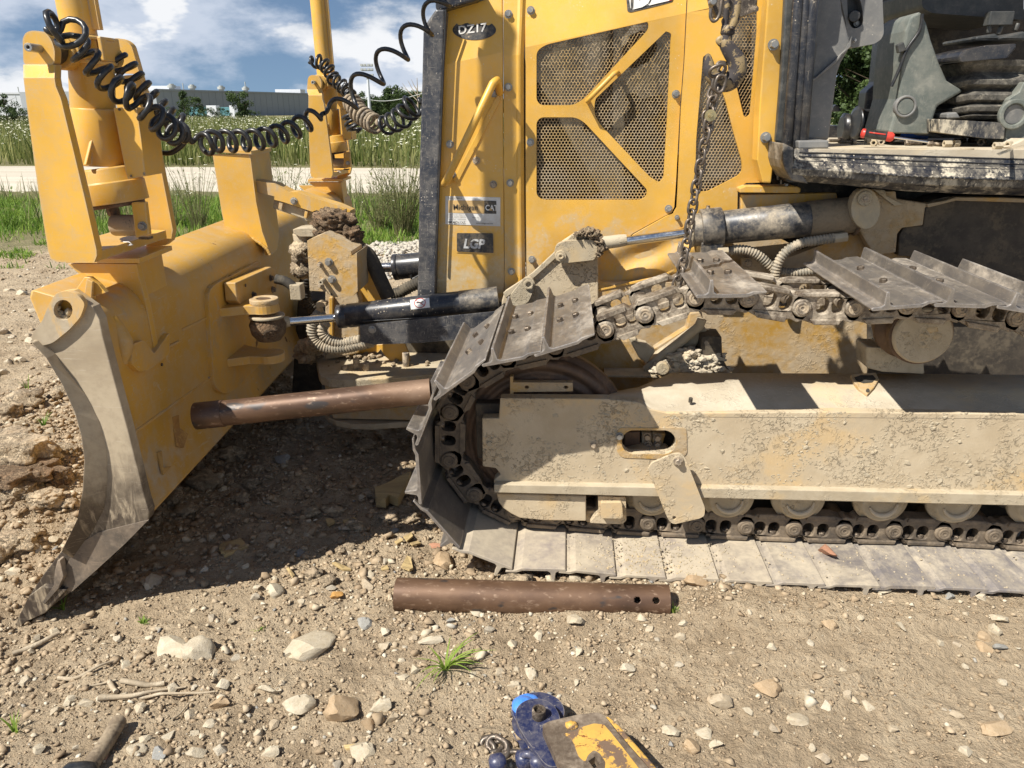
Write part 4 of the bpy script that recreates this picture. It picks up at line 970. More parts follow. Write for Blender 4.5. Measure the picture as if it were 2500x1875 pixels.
MB().tube([on_barrel(cb, cbe, 0.0551, mid_ + q * 0.020, R(36) - q * 0.30) for q in (-1, -0.5, 0, 0.5, 1)], 0.0017, 5).build('warning_mark', 'decal_red', cyl1)
MB().tube([on_barrel(cb, cbe, 0.0551, mid_ + u, R(36) + v) for u, v in ((-0.016, 0.02), (-0.004, 0.06), (0.006, -0.02), (0.014, 0.10))], 0.0028, 5).build('warning_mark', 'decal_black', cyl1)
# hoses by the cylinder
for pts, r in ((A2(760, 690, 705, 760, 700, 850, 740, 905, 820, 930, 920, 925, 1090, 885), 0.024), (A2(790, 760, 760, 800, 775, 850, 830, 885, 900, 895, 1010, 875), 0.022)):
    corrugated([PY(*q, 3.40) for q in pts], r * 1.15, 0.009).build('hydraulic_hose', 'hose', DZ)
corrugated([PY(*q, 3.75) for q in A2(655, 470, 650, 560, 665, 640, 720, 700)], 0.030, 0.010).build('hydraulic_hose', 'dark', DZ)
MB().tube(smooth_path([PY(*q, 3.30) for q in A2(460, 480, 520, 495, 570, 530, 610, 580)], 6), 0.022, 12).build('hydraulic_hose', 'dark', DZ)
MB().box(PY(*A2(600, 560)[0], 3.30), (0.05, 0.06, 0.07)).build('hose_clamp', 'mud_plate', DZ, 0.005)
plate('hose_bracket', 'yellow_mud', DZ, H4(230, 190, 265, 170, 350, 180, 350, 225, 275, 230, 300, 300, 250, 290), 3.38, 0.04, bevel=0.003)
corrugated([PY(*q, 4.15) for q in A2(1205, 580, 1260, 570, 1320, 535, 1400, 500)], 0.033, 0.010).build('hydraulic_hose', 'dark', DZ)
# far angling cylinder
fa, fb = PY(*A2(1120, 408)[0], 4.75), PY(*A2(1225, 405)[0], 4.75)
MB().cyl(fa, fb, 0.030, 20).build('piston_rod', 'chrome', DZ)
mb = MB(); d_ = (PY(*A2(1500, 380)[0], 4.75) - fb).normalized(); mb.cyl(fb, fb + d_ * 0.03, 0.082, 26); mb.cyl(fb + d_ * 0.03, fb + d_ * 0.7, 0.078, 26); mb.build('angle_cylinder', 'black', DZ, 0.003)
MB().tube(smooth_path([PY(*q, 4.65) for q in A2(1335, 455, 1345, 480, 1385, 460)], 5), 0.008, 8).build('fuel_line', 'rubber', DZ)

def weld(pts, parent, r=0.006, mat='blade'):
    P = smooth_path(pts, 10); n = len(P); MB().tube([p + Vector((0, 0, 0.0015 * noise.noise(p * 60))) for p in P], [r * (0.8 + 0.35 * abs(math.sin(i * 1.9))) for i in range(n)], 7).build('weld_bead', mat, parent)
weld([PY(*q, YP) for q in A1(560, 197, 645, 252, 690, 314, 760, 392, 850, 482, 930, 602, 1003, 698)], blade)
weld([PY(*q, YC - 0.002) for q in Z2(130, 1477, 210, 1508, 300, 1542, 390, 1602, 426, 1652)], blade, 0.008)
weld([PB(*q, 0.004) for q in A1(1025, 690, 1095, 655, 1160, 622)], blade, 0.006)
weld([PB(*q, 0.003) for q in ((508, 703), (540, 684), (580, 664), (628, 640))], blade, 0.005)
weld([PB(*q, 0.003) for q in ((510, 720), (514, 800), (518, 870), (526, 940), (548, 964), (578, 950), (620, 905))], blade, 0.005)
weld([PY(279 + (251 - 279) * t, 928 + (822 - 928) * t, YE + 0.040) + Vector((0.004, 0, 0)) for t in (-0.0, 0.3, 0.6, 1.0)], blade, 0.006)
weld([PY(x, y, YE + 0.040) + Vector((0.004, 0, 0)) for x, y in ((281, 932), (296, 990), (313, 1052), (334, 1135), (354, 1215))], blade, 0.006)
# ---- nose: C-frame, bumper plates, serrated plate
YN = 3.55
plate('nose_frame', 'yellow_mud', DZ, A2(780, 560, 980, 560, 1000, 620, 1000, 960, 780, 1010), YN + 0.05, 0.3, bevel=0.006)
plate('nose_rib', 'yellow', DZ, A2(805, 600, 828, 600, 828, 880, 805, 870), YN + 0.02, 0.04, bevel=0.003)
plate('nose_cheek', 'yellow', DZ, A2(975, 310, 1010, 335, 1140, 560, 1160, 640, 1000, 640, 980, 560), YN + 0.12, 0.05, bevel=0.004)
MB().tube(smooth_path([PY(*q, YN + 0.02) for q in A2(985, 300, 1040, 310, 1080, 360, 1130, 470, 1190, 600)], 6), 0.036, 12).build('nose_bar', 'tank', DZ)
plate('nose_lever', 'yellow', DZ, A2(1120, 905, 1290, 895, 1320, 960, 1330, 1020, 1215, 1022, 1170, 985), 3.60, 0.02, bevel=0.003)
plate('nose_lever', 'yellow', DZ, A2(935, 970, 1010, 905, 1170, 905, 1120, 960, 1100, 950, 960, 1010), 3.66, 0.03, bevel=0.003)
def hplate(name, mat, pts, z, t, bevel=0.005):
    """a level plate: the outline seen from above at height z"""
    return MB().prism([PZ(x, y, z) for x, y in pts], (0, 0, -t)).build(name, mat, DZ, bevel, segs=3)
zt = PY(*A2(900, 1110)[0], 3.36).z
up_ = A2(738, 1088, 752, 1108, 800, 1126, 900, 1135, 1000, 1133, 1250, 1120, 1480, 1098, 1659, 1080, 1659, 960, 1400, 930, 1100, 900, 900, 900, 780, 940, 720, 1000)
upl = MB().prism([PZ(x, y, zt) for x, y in up_], (0, 0, -0.045)).build('nose_plate', 'mud_plate', DZ, 0.006, segs=3)
zl = zt - 0.27
lo_ = A2(775, 1345, 800, 1375, 850, 1400, 950, 1420, 1100, 1422, 1340, 1405, 1500, 1390, 1500, 1300, 800, 1300)
MB().prism([PZ(x, y, zl) for x, y in lo_], (0, 0, -0.03)).build('nose_plate', 'mud_plate', DZ, 0.005, segs=3)
plate('nose_web', 'yellow_mud', DZ, A2(765, 1125, 1640, 1090, 1640, 1400, 830, 1385, 800, 1300), 3.46, 0.25, bevel=0.006)
c_ = PY(*A2(985, 1035)[0], 3.50)
for q, h in ((A2(985, 1035)[0], 0.05), (A2(1045, 1045)[0], 0.035), (A2(1305, 1020)[0], 0.07), (A2(908, 1040)[0], 0.02)):
    p = PZ(q[0], q[1] + 10, zt); MB().cyl(p - Vector((0, 0, 0.005)), p + Vector((0, 0, h)), 0.016, 14, sm=True).build('plate_stud', 'boltmud', upl, 0.002)
sr = H4(575, 1020, 640, 1005, 800, 990, 850, 1050, 900, 1065, 960, 1000, 1000, 1010, 1010, 1080, 1060, 1000, 1095, 1010, 1100, 1095, 860, 1110, 700, 1125, 500, 1160, 490, 1130, 560, 1090)
plate('serrated_step', 'tank', DZ, sr, 3.40, 0.02, bevel=0.002)
mb = MB()
for k in range(8):
    x = 590 + 62 * k; y = 1075 - 6 * k; mb.prism(pp(H4(x, y - 22, x + 28, y - 48, x + 56, y - 22, x + 34, y + 10), 3.385), (0, 0.012, 0))
mb.build('step_teeth', 'mud_plate', SC.objects['serrated_step'], 0.001)
# rubble lying on the nose plate
mb = MB(); rr = random.Random(4)
for i in range(110):
    x, y = (rr.gauss(780, 90), rr.gauss(790, 26)) if i < 80 else (rr.uniform(360, 1500), rr.uniform(780, 900))
    p = PZ(*H4(x, y)[0], zt); s_ = rr.uniform(0.004, 0.014); mb.lump(p + Vector((0, 0, s_ * 0.5 + (0.015 if i < 80 else 0) * rr.random())), (s_, s_ * 1.2, s_ * 0.7), i, 1, 0.4, sm=False)
for i in range(26):
    p = PY(*A2(rr.uniform(640, 740), rr.uniform(900, 1000))[0], 3.7 - rr.random() * 0.2); s_ = rr.uniform(0.02, 0.05); mb.lump(p, (s_, s_, s_ * 0.7), i + 200, 2, 0.4, sm=False)
o = mb.build('packed_rubble', 'paleclod', DZ); o['kind'] = 'stuff'
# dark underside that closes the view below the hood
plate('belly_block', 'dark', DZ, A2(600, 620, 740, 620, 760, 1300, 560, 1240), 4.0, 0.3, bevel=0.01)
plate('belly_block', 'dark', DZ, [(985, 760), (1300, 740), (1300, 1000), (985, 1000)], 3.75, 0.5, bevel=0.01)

# ------------------------------------------------------------------ hood
YH = 3.48
def brk_y(x): return 158 - (x - 1083) * 0.213      # where the hood begins to lean back
def PH(x, y, off=0.0):
    d = max(0.0, brk_y(x) - y); return PY(x, y, YH + off + d * 0.00038)
def hood_panel(name, mat, pts, holes=(), off=0.0, t=0.02, bevel=0.004, top=True):
    """a hood panel; above the break line it leans back"""
    mb = MB(); P = [Vector(p) for p in pts]
    def split(upper):
        out = []; n = len(pts)
        for i in range(n):
            a, b = pts[i], pts[(i + 1) % n]; fa, fb = brk_y(a[0]) - a[1], brk_y(b[0]) - b[1]
            ina = (fa >= 0) == upper or abs(fa) < 1e-6
            if ina: out.append(a)
            if (fa > 0) != (fb > 0) and abs(fa) > 1e-6 and abs(fb) > 1e-6:
                t_ = fa / (fa - fb); out.append((a[0] + (b[0] - a[0]) * t_, a[1] + (b[1] - a[1]) * t_))
        return out
    lo_ = split(False); up_ = split(True)
    if len(lo_) > 2: mb.prism([PH(x, y, off) for x, y in lo_], (0, t, 0), [[PH(x, y, off) for x, y in h] for h in holes])
    if len(up_) > 2: mb.prism([PH(x, y, off) for x, y in up_], (0, t, 0))
    return mb.build(name, mat, DZ, bevel)
# front edge guard
gd = Z2(1415, 190, 1440, 140, 1495, 60, 1560, 60, 1556, 150, 1545, 420, 1530, 800, 1505, 1500, 1500, 1659) + [(1062, 740), (1018, 740)] + Z2(1383, 1659, 1390, 1100, 1405, 620)
mb = MB(); mb.prism(pp(gd, 3.44), (0, 0.98, 0)); rg = mb.build('radiator_guard', 'guard', DZ, 0.010, segs=3)
MB().tube([PY(*q, 3.437) for q in Z2(1562, 60, 1558, 180, 1547, 420, 1532, 800, 1507, 1500, 1500, 1700)], 0.005, 6).build('edge_seal', 'rubber', rg)
plate('guard_cap', 'black', DZ, Z2(1490, -80, 1800, -80, 1770, 0, 1560, 62, 1495, 62), 3.46, 0.9, bevel=0.01)
g1 = Z3(240, 68, 300, 40, 480, 0, 604, -40, 606, 300, 606, 800, 611, 1300, 613, 1659) + Z3(614, 1960) + Z3(170, 1960, 178, 1500, 200, 800, 220, 300)
hood_panel('nose_panel', 'hood', g1, bevel=0.006)
# channel panel between nose and door: stands 2 cm out, with a rounded edge
def hstrip(name, pts_l, pts_r, off_l, off_r, mat='hood'):
    mb = MB(); n = len(pts_l); rs = []
    for a, b in zip(pts_l, pts_r):
        p, q = PH(*a, off_l), PH(*b, off_r); st_ = lambda t, o: Vector((p.x + (q.x - p.x) * t, p.y + o, p.z + (q.z - p.z) * t)); rs.append([p, st_(0.62, 0.0), st_(0.74, -0.004), st_(0.84, -0.001), st_(0.93, 0.009), st_(1.0, 0.018), q + Vector((0, 0.03, 0)), p + Vector((0, 0.03, 0))])
    mb.rings(rs, True, True, False); return mb.build(name, mat, DZ, 0.003)
ys_ = [-60, 40, 110, 135, 180, 300, 480, 640, 760]
lx = [1228.6, 1228.8, 1229, 1229, 1229.3, 1229.6, 1230.5, 1231.5, 1232]
rx = [1288, 1284, 1280, 1279, 1279, 1279, 1280, 1282, 1284]
hstrip('channel_panel', list(zip(lx, ys_)), list(zip(rx, ys_)), 0.0, 0.018)
# door panel with three openings
h_a = round_poly(Z3(822, 330, 880, 290, 1500, 132, 1548, 140, 1548, 190, 1130, 640, 1060, 682, 850, 682, 822, 650), 14)
h_b = round_poly(Z3(822, 790, 850, 760, 1075, 760, 1130, 790, 1540, 1230, 1535, 1270, 1500, 1296, 860, 1296, 822, 1265), 14)
h_c = round_poly([(1453, 246), (1455, 240)] + Z3(1659, 205) + Z4(335, 203, 370, 215, 365, 260, 340, 800, 318, 1160, 285, 1183, 255, 1175) + Z3(1620, 1183, 1560, 1150, 1230, 800, 1198, 740, 1198, 680), 13)
dpan = Z3(748, -160, 748, 1960) + Z3(920, 1960, 1100, 1700) + Z4(120, 1514, 335, 1390, 372, 1372, 395, 1340, 400, 1240, 425, 800, 445, 520, 466, 150, 470, -120)
dpan = [(1282, -60), (1284, 760)] + Z3(900, 2010) + Z4(118, 1514, 330, 1398, 372, 1378, 388, 1340, 398, 1200, 425, 700, 448, 400, 467, 0, 470, -160)
hood_panel('engine_door', 'hood', dpan, [h_a, h_b, h_c], off=0.018, t=0.012)
# lower part of the side, dusty, with dents
pl = Z4(125, 1520, 336, 1402, 380, 1385, 404, 1345, 410, 1240, 433, 700, 456, 400, 476, 0, 480, -160) + [(1885, -60)] + Z4(1000, 0, 905, 960, 920, 1040, 965, 1183, 855, 1185, 800, 1215, 796, 1370, 720, 1385) + [(1765, 528), (1765, 700), (1465, 745), (1360, 745), (1340, 762)] + Z3(905, 2014)
h_d = round_poly(Z4(870, -60, 928, -60, 925, 200, 880, 740, 862, 757, 838, 755, 700, 180, 690, 130), 6)
h_e = round_poly(Z4(575, 360, 612, 360, 720, 650, 770, 850, 827, 1050, 827, 1110, 800, 1140, 600, 1243, 540, 1240, 522, 1200, 530, 900), 12)
hood_panel('rear_side_panel', 'hood', pl, [h_d, h_e], off=0.0, t=0.014)
# lower skirt, dusty, in dented folds
mb = MB(); nx_, ny_ = 34, 14; vs = []; fs = []
for j in range(ny_ + 1):
    for i in range(nx_ + 1):
        u, v = i / nx_, j / ny_; xl = 1335 - 5 * v; x = 1460 + (1765 - 1460) * u; ytop = 596 - (x - 1460) * 0.165 - max(0, (x - 1640)) * 0.18; ybot = 706 - u * 8
        y = ytop + (ybot - ytop) * v; d = 0.014 * math.sin((x * 0.45 + y * 1.05) * 0.075) * (1 - v * 0.4) + 0.012 * noise.noise(Vector((x * 0.012, y * 0.02, 0)))
        vs.append(PY(x, y, YH - 0.012 + d * 0.9))
for j in range(ny_):
    for i in range(nx_): q = j * (nx_ + 1) + i; fs.append((q, q + nx_ + 1, q + nx_ + 2, q + 1))
mb.add(vs, fs, True); mb.build('dented_skirt', 'hood_low', DZ)
M['mudbrown'] = coated('brown_mud_on_steel', (0.06, 0.05, 0.04), 0.6, dust=(0.25, 0.19, 0.12), amt=0.66, scale=9, bump=0.6, bdist=0.003, haze=0.6, lump=0.3, w=0.12)
# perforated screens: a net of real holes behind each opening
def perforated(name, pts, off, pitch=8.1, wall=0.92, skip=None):
    xs = [p[0] for p in pts]; ys = [p[1] for p in pts]; m = MB(); Yp = YH + off
    cx_ = [Vector(p).to_2d() for p in pts]
    def inside(x, y, r=7):
        c = False; n = len(cx_)
        for i in range(n):
            a, b = cx_[i], cx_[i - 1]
            if (a.y > y) != (b.y > y) and x < (b.x - a.x) * (y - a.y) / (b.y - a.y) + a.x: c = not c
        if c: return True
        for i in range(n):
            a, b = cx_[i - 1], cx_[i]; ab = b - a; t = max(0, min(1, (Vector((x, y)) - a).dot(ab) / max(ab.length_squared, 1e-6)))
            if (a + ab * t - Vector((x, y))).length < r: return True
        return False
    hp = pitch * math.sqrt(3) / 2; r0 = pitch / math.sqrt(3); r1 = r0 - wall * 1.1; row = 0; y = min(ys) - 8; V = []; Fq = []
    e = PY(1400, 400, Yp); ex_ = (PY(1401, 400, Yp) - e); ez_ = (PY(1400, 401, Yp) - e)
    o2 = Vector((0, 0.002, 0))
    while y < max(ys) + 8:
        x = min(xs) - 8 + (pitch / 2 if row % 2 else 0)
        while x < max(xs) + 8:
            if inside(x, y):
                c = PY(x, y, Yp); b = len(V)
                k = 1.0
                for rr_, dd in ((r0, 0), (r1, 0), (r1, 0.002)):
                    for q in range(6):
                        a = math.pi / 6 + q * math.pi / 3; V.append(c + Vector((math.cos(a) * rr_ * ex_.x, dd, math.sin(a) * rr_ * ez_.z)))
                for q in range(6):
                    q2 = (q + 1) % 6; Fq.append((b + q, b + q2, b + 6 + q2, b + 6 + q)); Fq.append((b + 6 + q, b + 6 + q2, b + 12 + q2, b + 12 + q))
            x += pitch
        y += hp; row += 1
    m.add(V, Fq); o = m.build(name, 'screen', DZ); o['kind'] = 'stuff'; return o
M['screen'] = coated('perforated_screen', (0.52, 0.35, 0.14), 0.5, dust=(0.46, 0.37, 0.25), amt=0.38, scale=5, bump=0.1, bdist=0.0005, haze=0.4, w=0.12)
for nm, pts, off in (('screen', h_a, 0.034), ('screen', h_b, 0.034), ('screen', h_c, 0.034), ('screen', h_d, 0.017), ('screen', h_e, 0.017)): perforated(nm, pts, off)
# engine bay behind the screens
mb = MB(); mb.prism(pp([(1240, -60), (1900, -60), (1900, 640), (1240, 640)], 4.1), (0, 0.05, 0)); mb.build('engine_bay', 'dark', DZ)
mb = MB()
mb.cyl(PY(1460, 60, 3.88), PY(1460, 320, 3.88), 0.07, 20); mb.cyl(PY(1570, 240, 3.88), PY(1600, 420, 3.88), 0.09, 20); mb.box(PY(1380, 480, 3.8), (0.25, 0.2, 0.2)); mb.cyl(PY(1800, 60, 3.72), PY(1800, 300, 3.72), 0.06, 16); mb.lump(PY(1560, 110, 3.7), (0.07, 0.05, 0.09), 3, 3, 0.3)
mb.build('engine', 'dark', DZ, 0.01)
# bolts of the hood
hb = [Z3(640, 92)[0], Z3(785, 68)[0], Z3(640, 565)[0], Z3(782, 922)[0], Z3(262, 935)[0], Z3(433, 1040)[0], Z3(543, 1195)[0], Z3(652, 1185)[0], Z4(398, 610)[0], Z4(350, 1352)[0], Z4(405, 1408)[0], A3(926, 88)[0], A3(793, 166)[0]]
np_ = SC.objects['nose_panel']
for i, (x, y) in enumerate(hb):
    off = 0.018 if x > 1285 and i not in (10,) else 0.0
    rad_ = 0.0125 if i not in (10,) else 0.008
    bolt(SC.objects['engine_door'] if off else np_, PH(x, y, off), (0, -1, 0), rad_, 0.016, 'bolt' if i not in (5, 6) else 'boltmud', spin=i)
# handrail and small handle
hr = [PH(*Z3(262, 1160)[0], 0.0), PH(*Z3(228, 1190)[0], -0.10), PH(*Z3(245, 1160)[0], -0.125), PH(*Z3(540, 540)[0], -0.125), PH(*Z3(566, 520)[0], -0.10), PH(*Z3(585, 600)[0], 0.0)]
hr = [Vector(hr[0]), Vector(hr[1])] + [hr[1].lerp(hr[2], 0.7)] + [hr[2], hr[3]] + [hr[3].lerp(hr[4], 0.5), hr[4]] + [hr[5]]
rail = MB().tube(hr, 0.0165, 14).build('handrail', 'hood', DZ)
mb = MB(); mb.prism([PH(*q, -0.006) for q in Z3(310, 1190, 280, 1165, 575, 600, 590, 650)], (0, 0.008, 0)); mb.build('rail_foot', 'hood', rail, 0.002)
for q in Z3(545, 605, 278, 1130): bolt(rail, PH(*q, -0.005), (0, -1, 0), 0.012, 0.014, 'bolt')
dh = [PH(*Z3(1160, 660)[0], 0.02), PH(*Z3(1152, 655)[0], -0.035), PH(*Z3(1175, 632)[0], -0.045), PH(*Z3(1325, 478)[0], -0.045), PH(*Z3(1345, 468)[0], -0.030), PH(*Z3(1355, 480)[0], 0.02)]
MB().tube(dh, 0.0095, 12).build('door_handle', 'hood', SC.objects['engine_door'])
# decals
ux = (PH(1500, 400) - PH(1400, 400)).normalized(); uz = Vector((0, 0, 1))
def flat(name, mat, pts, off, parent, t=0.0012):
    return MB().prism([PH(x, y, off) for x, y in pts], (0, t, 0)).build(name, mat, parent)
flat('decal_oval', 'decal_black', [(1158 + 53 * math.cos(a), 73 + 24.5 * math.sin(a)) if math.sin(a) > -0.55 else (1158 + 53 * math.cos(a), 73 - 14 - 3 * math.sin(a * 9)) for a in (2 * math.pi * k / 40 for k in range(40))], -0.002, np_)
text('decal_lettering', 'DZ17', 'decal_white', np_, PH(1118, 84, -0.0032), PH(1190, 75.5, -0.0032) - PH(1118, 84, -0.0032), (0, 0.12, 1), 0.032, bold=0.020, stretch=1.10)
flat('dealer_sticker', 'decal_white', Z3(232, 1271, 588, 1279, 588, 1467, 232, 1452), -0.002, np_); ds = SC.objects['dealer_sticker']
flat('sticker_band', 'decal_tan', Z3(252, 1298, 484, 1300, 484, 1384, 252, 1378), -0.0035, ds, 0.0010)
flat('sticker_band', 'decal_black', Z3(485, 1300, 562, 1302, 562, 1386, 485, 1384), -0.0035, ds, 0.0010)
def htext(body, mat, q0, q1, size, bold=0.0, stretch=1.0, off=-0.005, parent=ds, shear=0.0):
    a, b = PH(*q0, off), PH(*q1, off); return text('sticker_lettering', body, mat, parent, a, b - a, (0, 0, 1), size, 0.0004, bold, stretch, shear)
htext('Michigan', 'decal_black', *Z3(281, 1358, 464, 1362), 0.0235, 0.008, 0.95)
htext('CAT', 'decal_white', *Z3(490, 1362, 556, 1364), 0.0235, 0.03, 0.86)
flat('sticker_band', 'decal_tan', Z3(512, 1364, 536, 1364, 524, 1346), -0.0062, ds, 0.0004)
htext('SOLD & SERVICED BY', 'decal_black', *Z3(250, 1287, 370, 1289), 0.0050, 0.01, 0.93)
htext('NOVI - MACOMB - METRO SOUTH', 'decal_black', *Z3(255, 1394, 380, 1397), 0.0038, 0, 0.94)
htext('LANSING - SAGINAW - CALEDONIA', 'decal_black', *Z3(252, 1409, 380, 1412), 0.0038, 0, 0.90)
htext('KALAMAZOO - GRAND RAPIDS', 'decal_black', *Z3(255, 1424, 380, 1427), 0.0038, 0, 1.0)
htext('SERIAL NO.', 'decal_black', *Z3(405, 1413, 460, 1415), 0.0050, 0, 0.92)
htext('888 MICH CAT', 'decal_black', *Z3(251, 1446, 381, 1450), 0.0088, 0.02, 0.93)
htext('www.michigancat.com', 'decal_black', *Z3(430, 1450, 562, 1454), 0.0064, 0.005, 0.92)
pl_ = round_poly(Z3(306, 1510, 540, 1512, 544, 1640, 306, 1630), 3)
flat('model_plate', 'hood_low', round_poly(Z3(300, 1503, 547, 1505, 550, 1646, 300, 1637), 4), -0.003, np_); flat('model_plate', 'decal_black', pl_, -0.0055, np_, 0.002)
a, b = PH(*Z3(347, 1606)[0], -0.0075), PH(*Z3(512, 1610)[0], -0.0075)
text('plate_lettering', 'LGP', 'decal_grey', np_, a, b - a, (0, 0, 1), 0.040, 0.0006, 0.04, 0.95, 0.20)
# the big decal cut by the top of the frame
flat('model_decal', 'decal_black', round_poly([(1524, -60), (1640, -84), (1640, 0), (1642, 4), (1606, 14), (1540, 30), (1532, 28)], 3), 0.0155, SC.objects['engine_door'])
flat('model_decal', 'decal_white', [(1528, -60), (1645, -86), (1645, -6), (1600, 8), (1545, 23), (1539, 20)], 0.0138, SC.objects['engine_door'], 0.001)
a, b = PH(1541, 18, 0.0122), PH(1600, 3.5, 0.0122)
# lettering: white figures edged in black
for body, q, mat_ in (('D', (1545, 18.5), 'decal_white'), ('Z', (1590, 7.5), 'decal_white')):
    a = PH(*q, 0.0128); b = PH(q[0] + 40, q[1] - 9.6, 0.0128)
    flat('lettering_ground', 'decal_black', [(q[0] - 5, q[1] + 3.5), (q[0] + 38, q[1] - 6.5), (q[0] + 38, q[1] - 70), (q[0] - 5, q[1] - 60)], 0.0132, SC.objects['engine_door'], 0.0006)
    text('decal_lettering', body, mat_, SC.objects['engine_door'], a - Vector((0, 0.0008, 0)), b - a, (0, 0.20, 1), 0.105, 0.0008, 0.05, 0.72)
flat('lettering_ground', 'decal_red', [(1626, 4), (1641, 0), (1650, -30), (1626, -30)], 0.0118, SC.objects['engine_door'], 0.0006)
# bonnet seam, catch and ledge behind the screens
mb = MB(); mb.prism([PY(*q, 3.42) for q in Z4(810, 1222, 850, 1205, 1180, 1208, 1208, 1218, 1208, 1245, 1190, 1252, 812, 1250)], (0, 0.10, 0))
led = mb.build('hood_ledge', 'hood_low', DZ, 0.004)
plate('side_ledge', 'hood_low', DZ, Z4(822, 1262, 1440, 1250, 1450, 1300, 822, 1400), 3.46, 0.06, bevel=0.004)
bolt(led, PY(*Z4(1112, 1212)[0], 3.44), (0, 0, 1), 0.010, 0.012, 'bolt')
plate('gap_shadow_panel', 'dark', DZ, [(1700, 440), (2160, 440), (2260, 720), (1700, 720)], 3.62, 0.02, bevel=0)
plate('lower_side', 'yellow_mud', DZ, [(1765, 585), (1860, 560), (1980, 620), (2230, 700), (2230, 800), (1765, 800)], 3.50, 0.02, bevel=0)
plate('door_frame_corner', 'blackdusty', DZ, Z4(1092, 925, 1165, 960, 1160, 1062, 1190, 1092, 1260, 1192, 1150, 1172, 1104, 1095, 1090, 1040), 3.13, 0.25, bevel=0.006)
# ------------------------------------------------------------------ the cab
st = Z4(988, -100, 1108, -100, 1104, 0, 1048, 1000, 1018, 1190, 962, 1186, 918, 1035, 903, 960, 960, 400)
plate('cab_post_panel', 'hood', DZ, Z4(1000, -100, 1108, -100, 1104, 0, 1075, 500, 1046, 940, 1016, 1188, 962, 1186, 925, 1040, 940, 700, 970, 300), 3.36, 0.10, bevel=0.006, segs=3)
for q in Z4(1028, 290, 978, 890): bolt(SC.objects['cab_post_panel'], PY(*q, 3.36), (0, -1, 0), 0.016, 0.026, 'bolt')
plate('door_seal', 'plastic_d', DZ, Z4(1108, -60, 1170, -60, 1166, 0, 1130, 500, 1092, 928, 1046, 922, 1080, 500), 3.33, 0.06, bevel=0.008)
mb = MB()
for q0, q1, r in (((1195, -60), (1120, 960), 0.020), ((1245, -60), (1175, 960), 0.018), ((1290, -60), (1218, 960), 0.022)):
    mb.tube([PY(*Z4(*q0)[0], 3.30), PY(*Z4(*q1)[0], 3.30)], r, 12)
mb.prism(pp(Z4(1165, -60, 1315, -60, 1250, 930, 1230, 1000, 1100, 1060, 1090, 930), 3.31), (0, 0.08, 0)); mb.build('door_frame', 'black', DZ, 0.004)
plate('door_seal', 'rubber', DZ, Z4(1048, 930, 1092, 930, 1092, 1020, 1130, 1100, 1175, 1172, 1240, 1190, 1120, 1180, 1060, 1100, 1046, 1040), 3.33, 0.1, bevel=0.006)
# sill: rounded mud-splashed front, ledges above
YS = 3.14
sl = [(1905, 345)] + Z5(165, 962, 165, 1050, 100, 1080, 150, 1172, 520, 1205, 900, 1240, 1300, 1256, 1659, 1268) + [(2600, 480), (2600, 395)] + Z5(1659, 1045, 900, 1000, 180, 962)
mb = MB()
top_e = [Z5(172, 962)[0], Z5(500, 968)[0], Z5(900, 978)[0], Z5(1300, 990)[0], Z5(1659, 1000)[0], (2620, 382)]
bands = [(0.0, 3.20), (0.30, 3.175), (0.34, 3.16), (0.55, 3.13), (0.60, 3.12), (0.82, 3.13), (1.0, 3.19)]
bot_e = [Z5(150, 1170)[0], Z5(500, 1200)[0], Z5(900, 1238)[0], Z5(1300, 1256)[0], Z5(1659, 1266)[0], (2620, 482)]
rs = []
for i in range(41):
    u = i / 40 * 5; k = min(4, int(u)); t = u - k
    T = (top_e[k][0] + (top_e[k + 1][0] - top_e[k][0]) * t, top_e[k][1] + (top_e[k + 1][1] - top_e[k][1]) * t); Bt = (bot_e[k][0] + (bot_e[k + 1][0] - bot_e[k][0]) * t, bot_e[k][1] + (bot_e[k + 1][1] - bot_e[k][1]) * t)
    r = [PY(T[0] + (Bt[0] - T[0]) * f, T[1] + (Bt[1] - T[1]) * f, y_) for f, y_ in bands]; r.append(PY(Bt[0], Bt[1] + 1, 3.6)); r.append(PY(T[0], T[1] - 2, 3.6)); rs.append(r)
mb.rings(rs, True, True, False); sill = mb.build('door_sill', 'blackmud', DZ, 0.004, segs=3)
for f, y0_ in ((0.12, 3.188), (0.24, 3.178), (0.38, 3.156)):
    pts = []
    for i in range(24):
        u = 0.1 + i / 23 * 4.85; k = min(4, int(u)); t = u - k
        T = (top_e[k][0] + (top_e[k + 1][0] - top_e[k][0]) * t, top_e[k][1] + (top_e[k + 1][1] - top_e[k][1]) * t); Bt = (bot_e[k][0] + (bot_e[k + 1][0] - bot_e[k][0]) * t, bot_e[k][1] + (bot_e[k + 1][1] - bot_e[k][1]) * t)
        pts.append(PY(T[0] + (Bt[0] - T[0]) * f, T[1] + (Bt[1] - T[1]) * f, y0_))
    MB().tube(pts, 0.003, 5).build('sill_rib', 'black', sill)
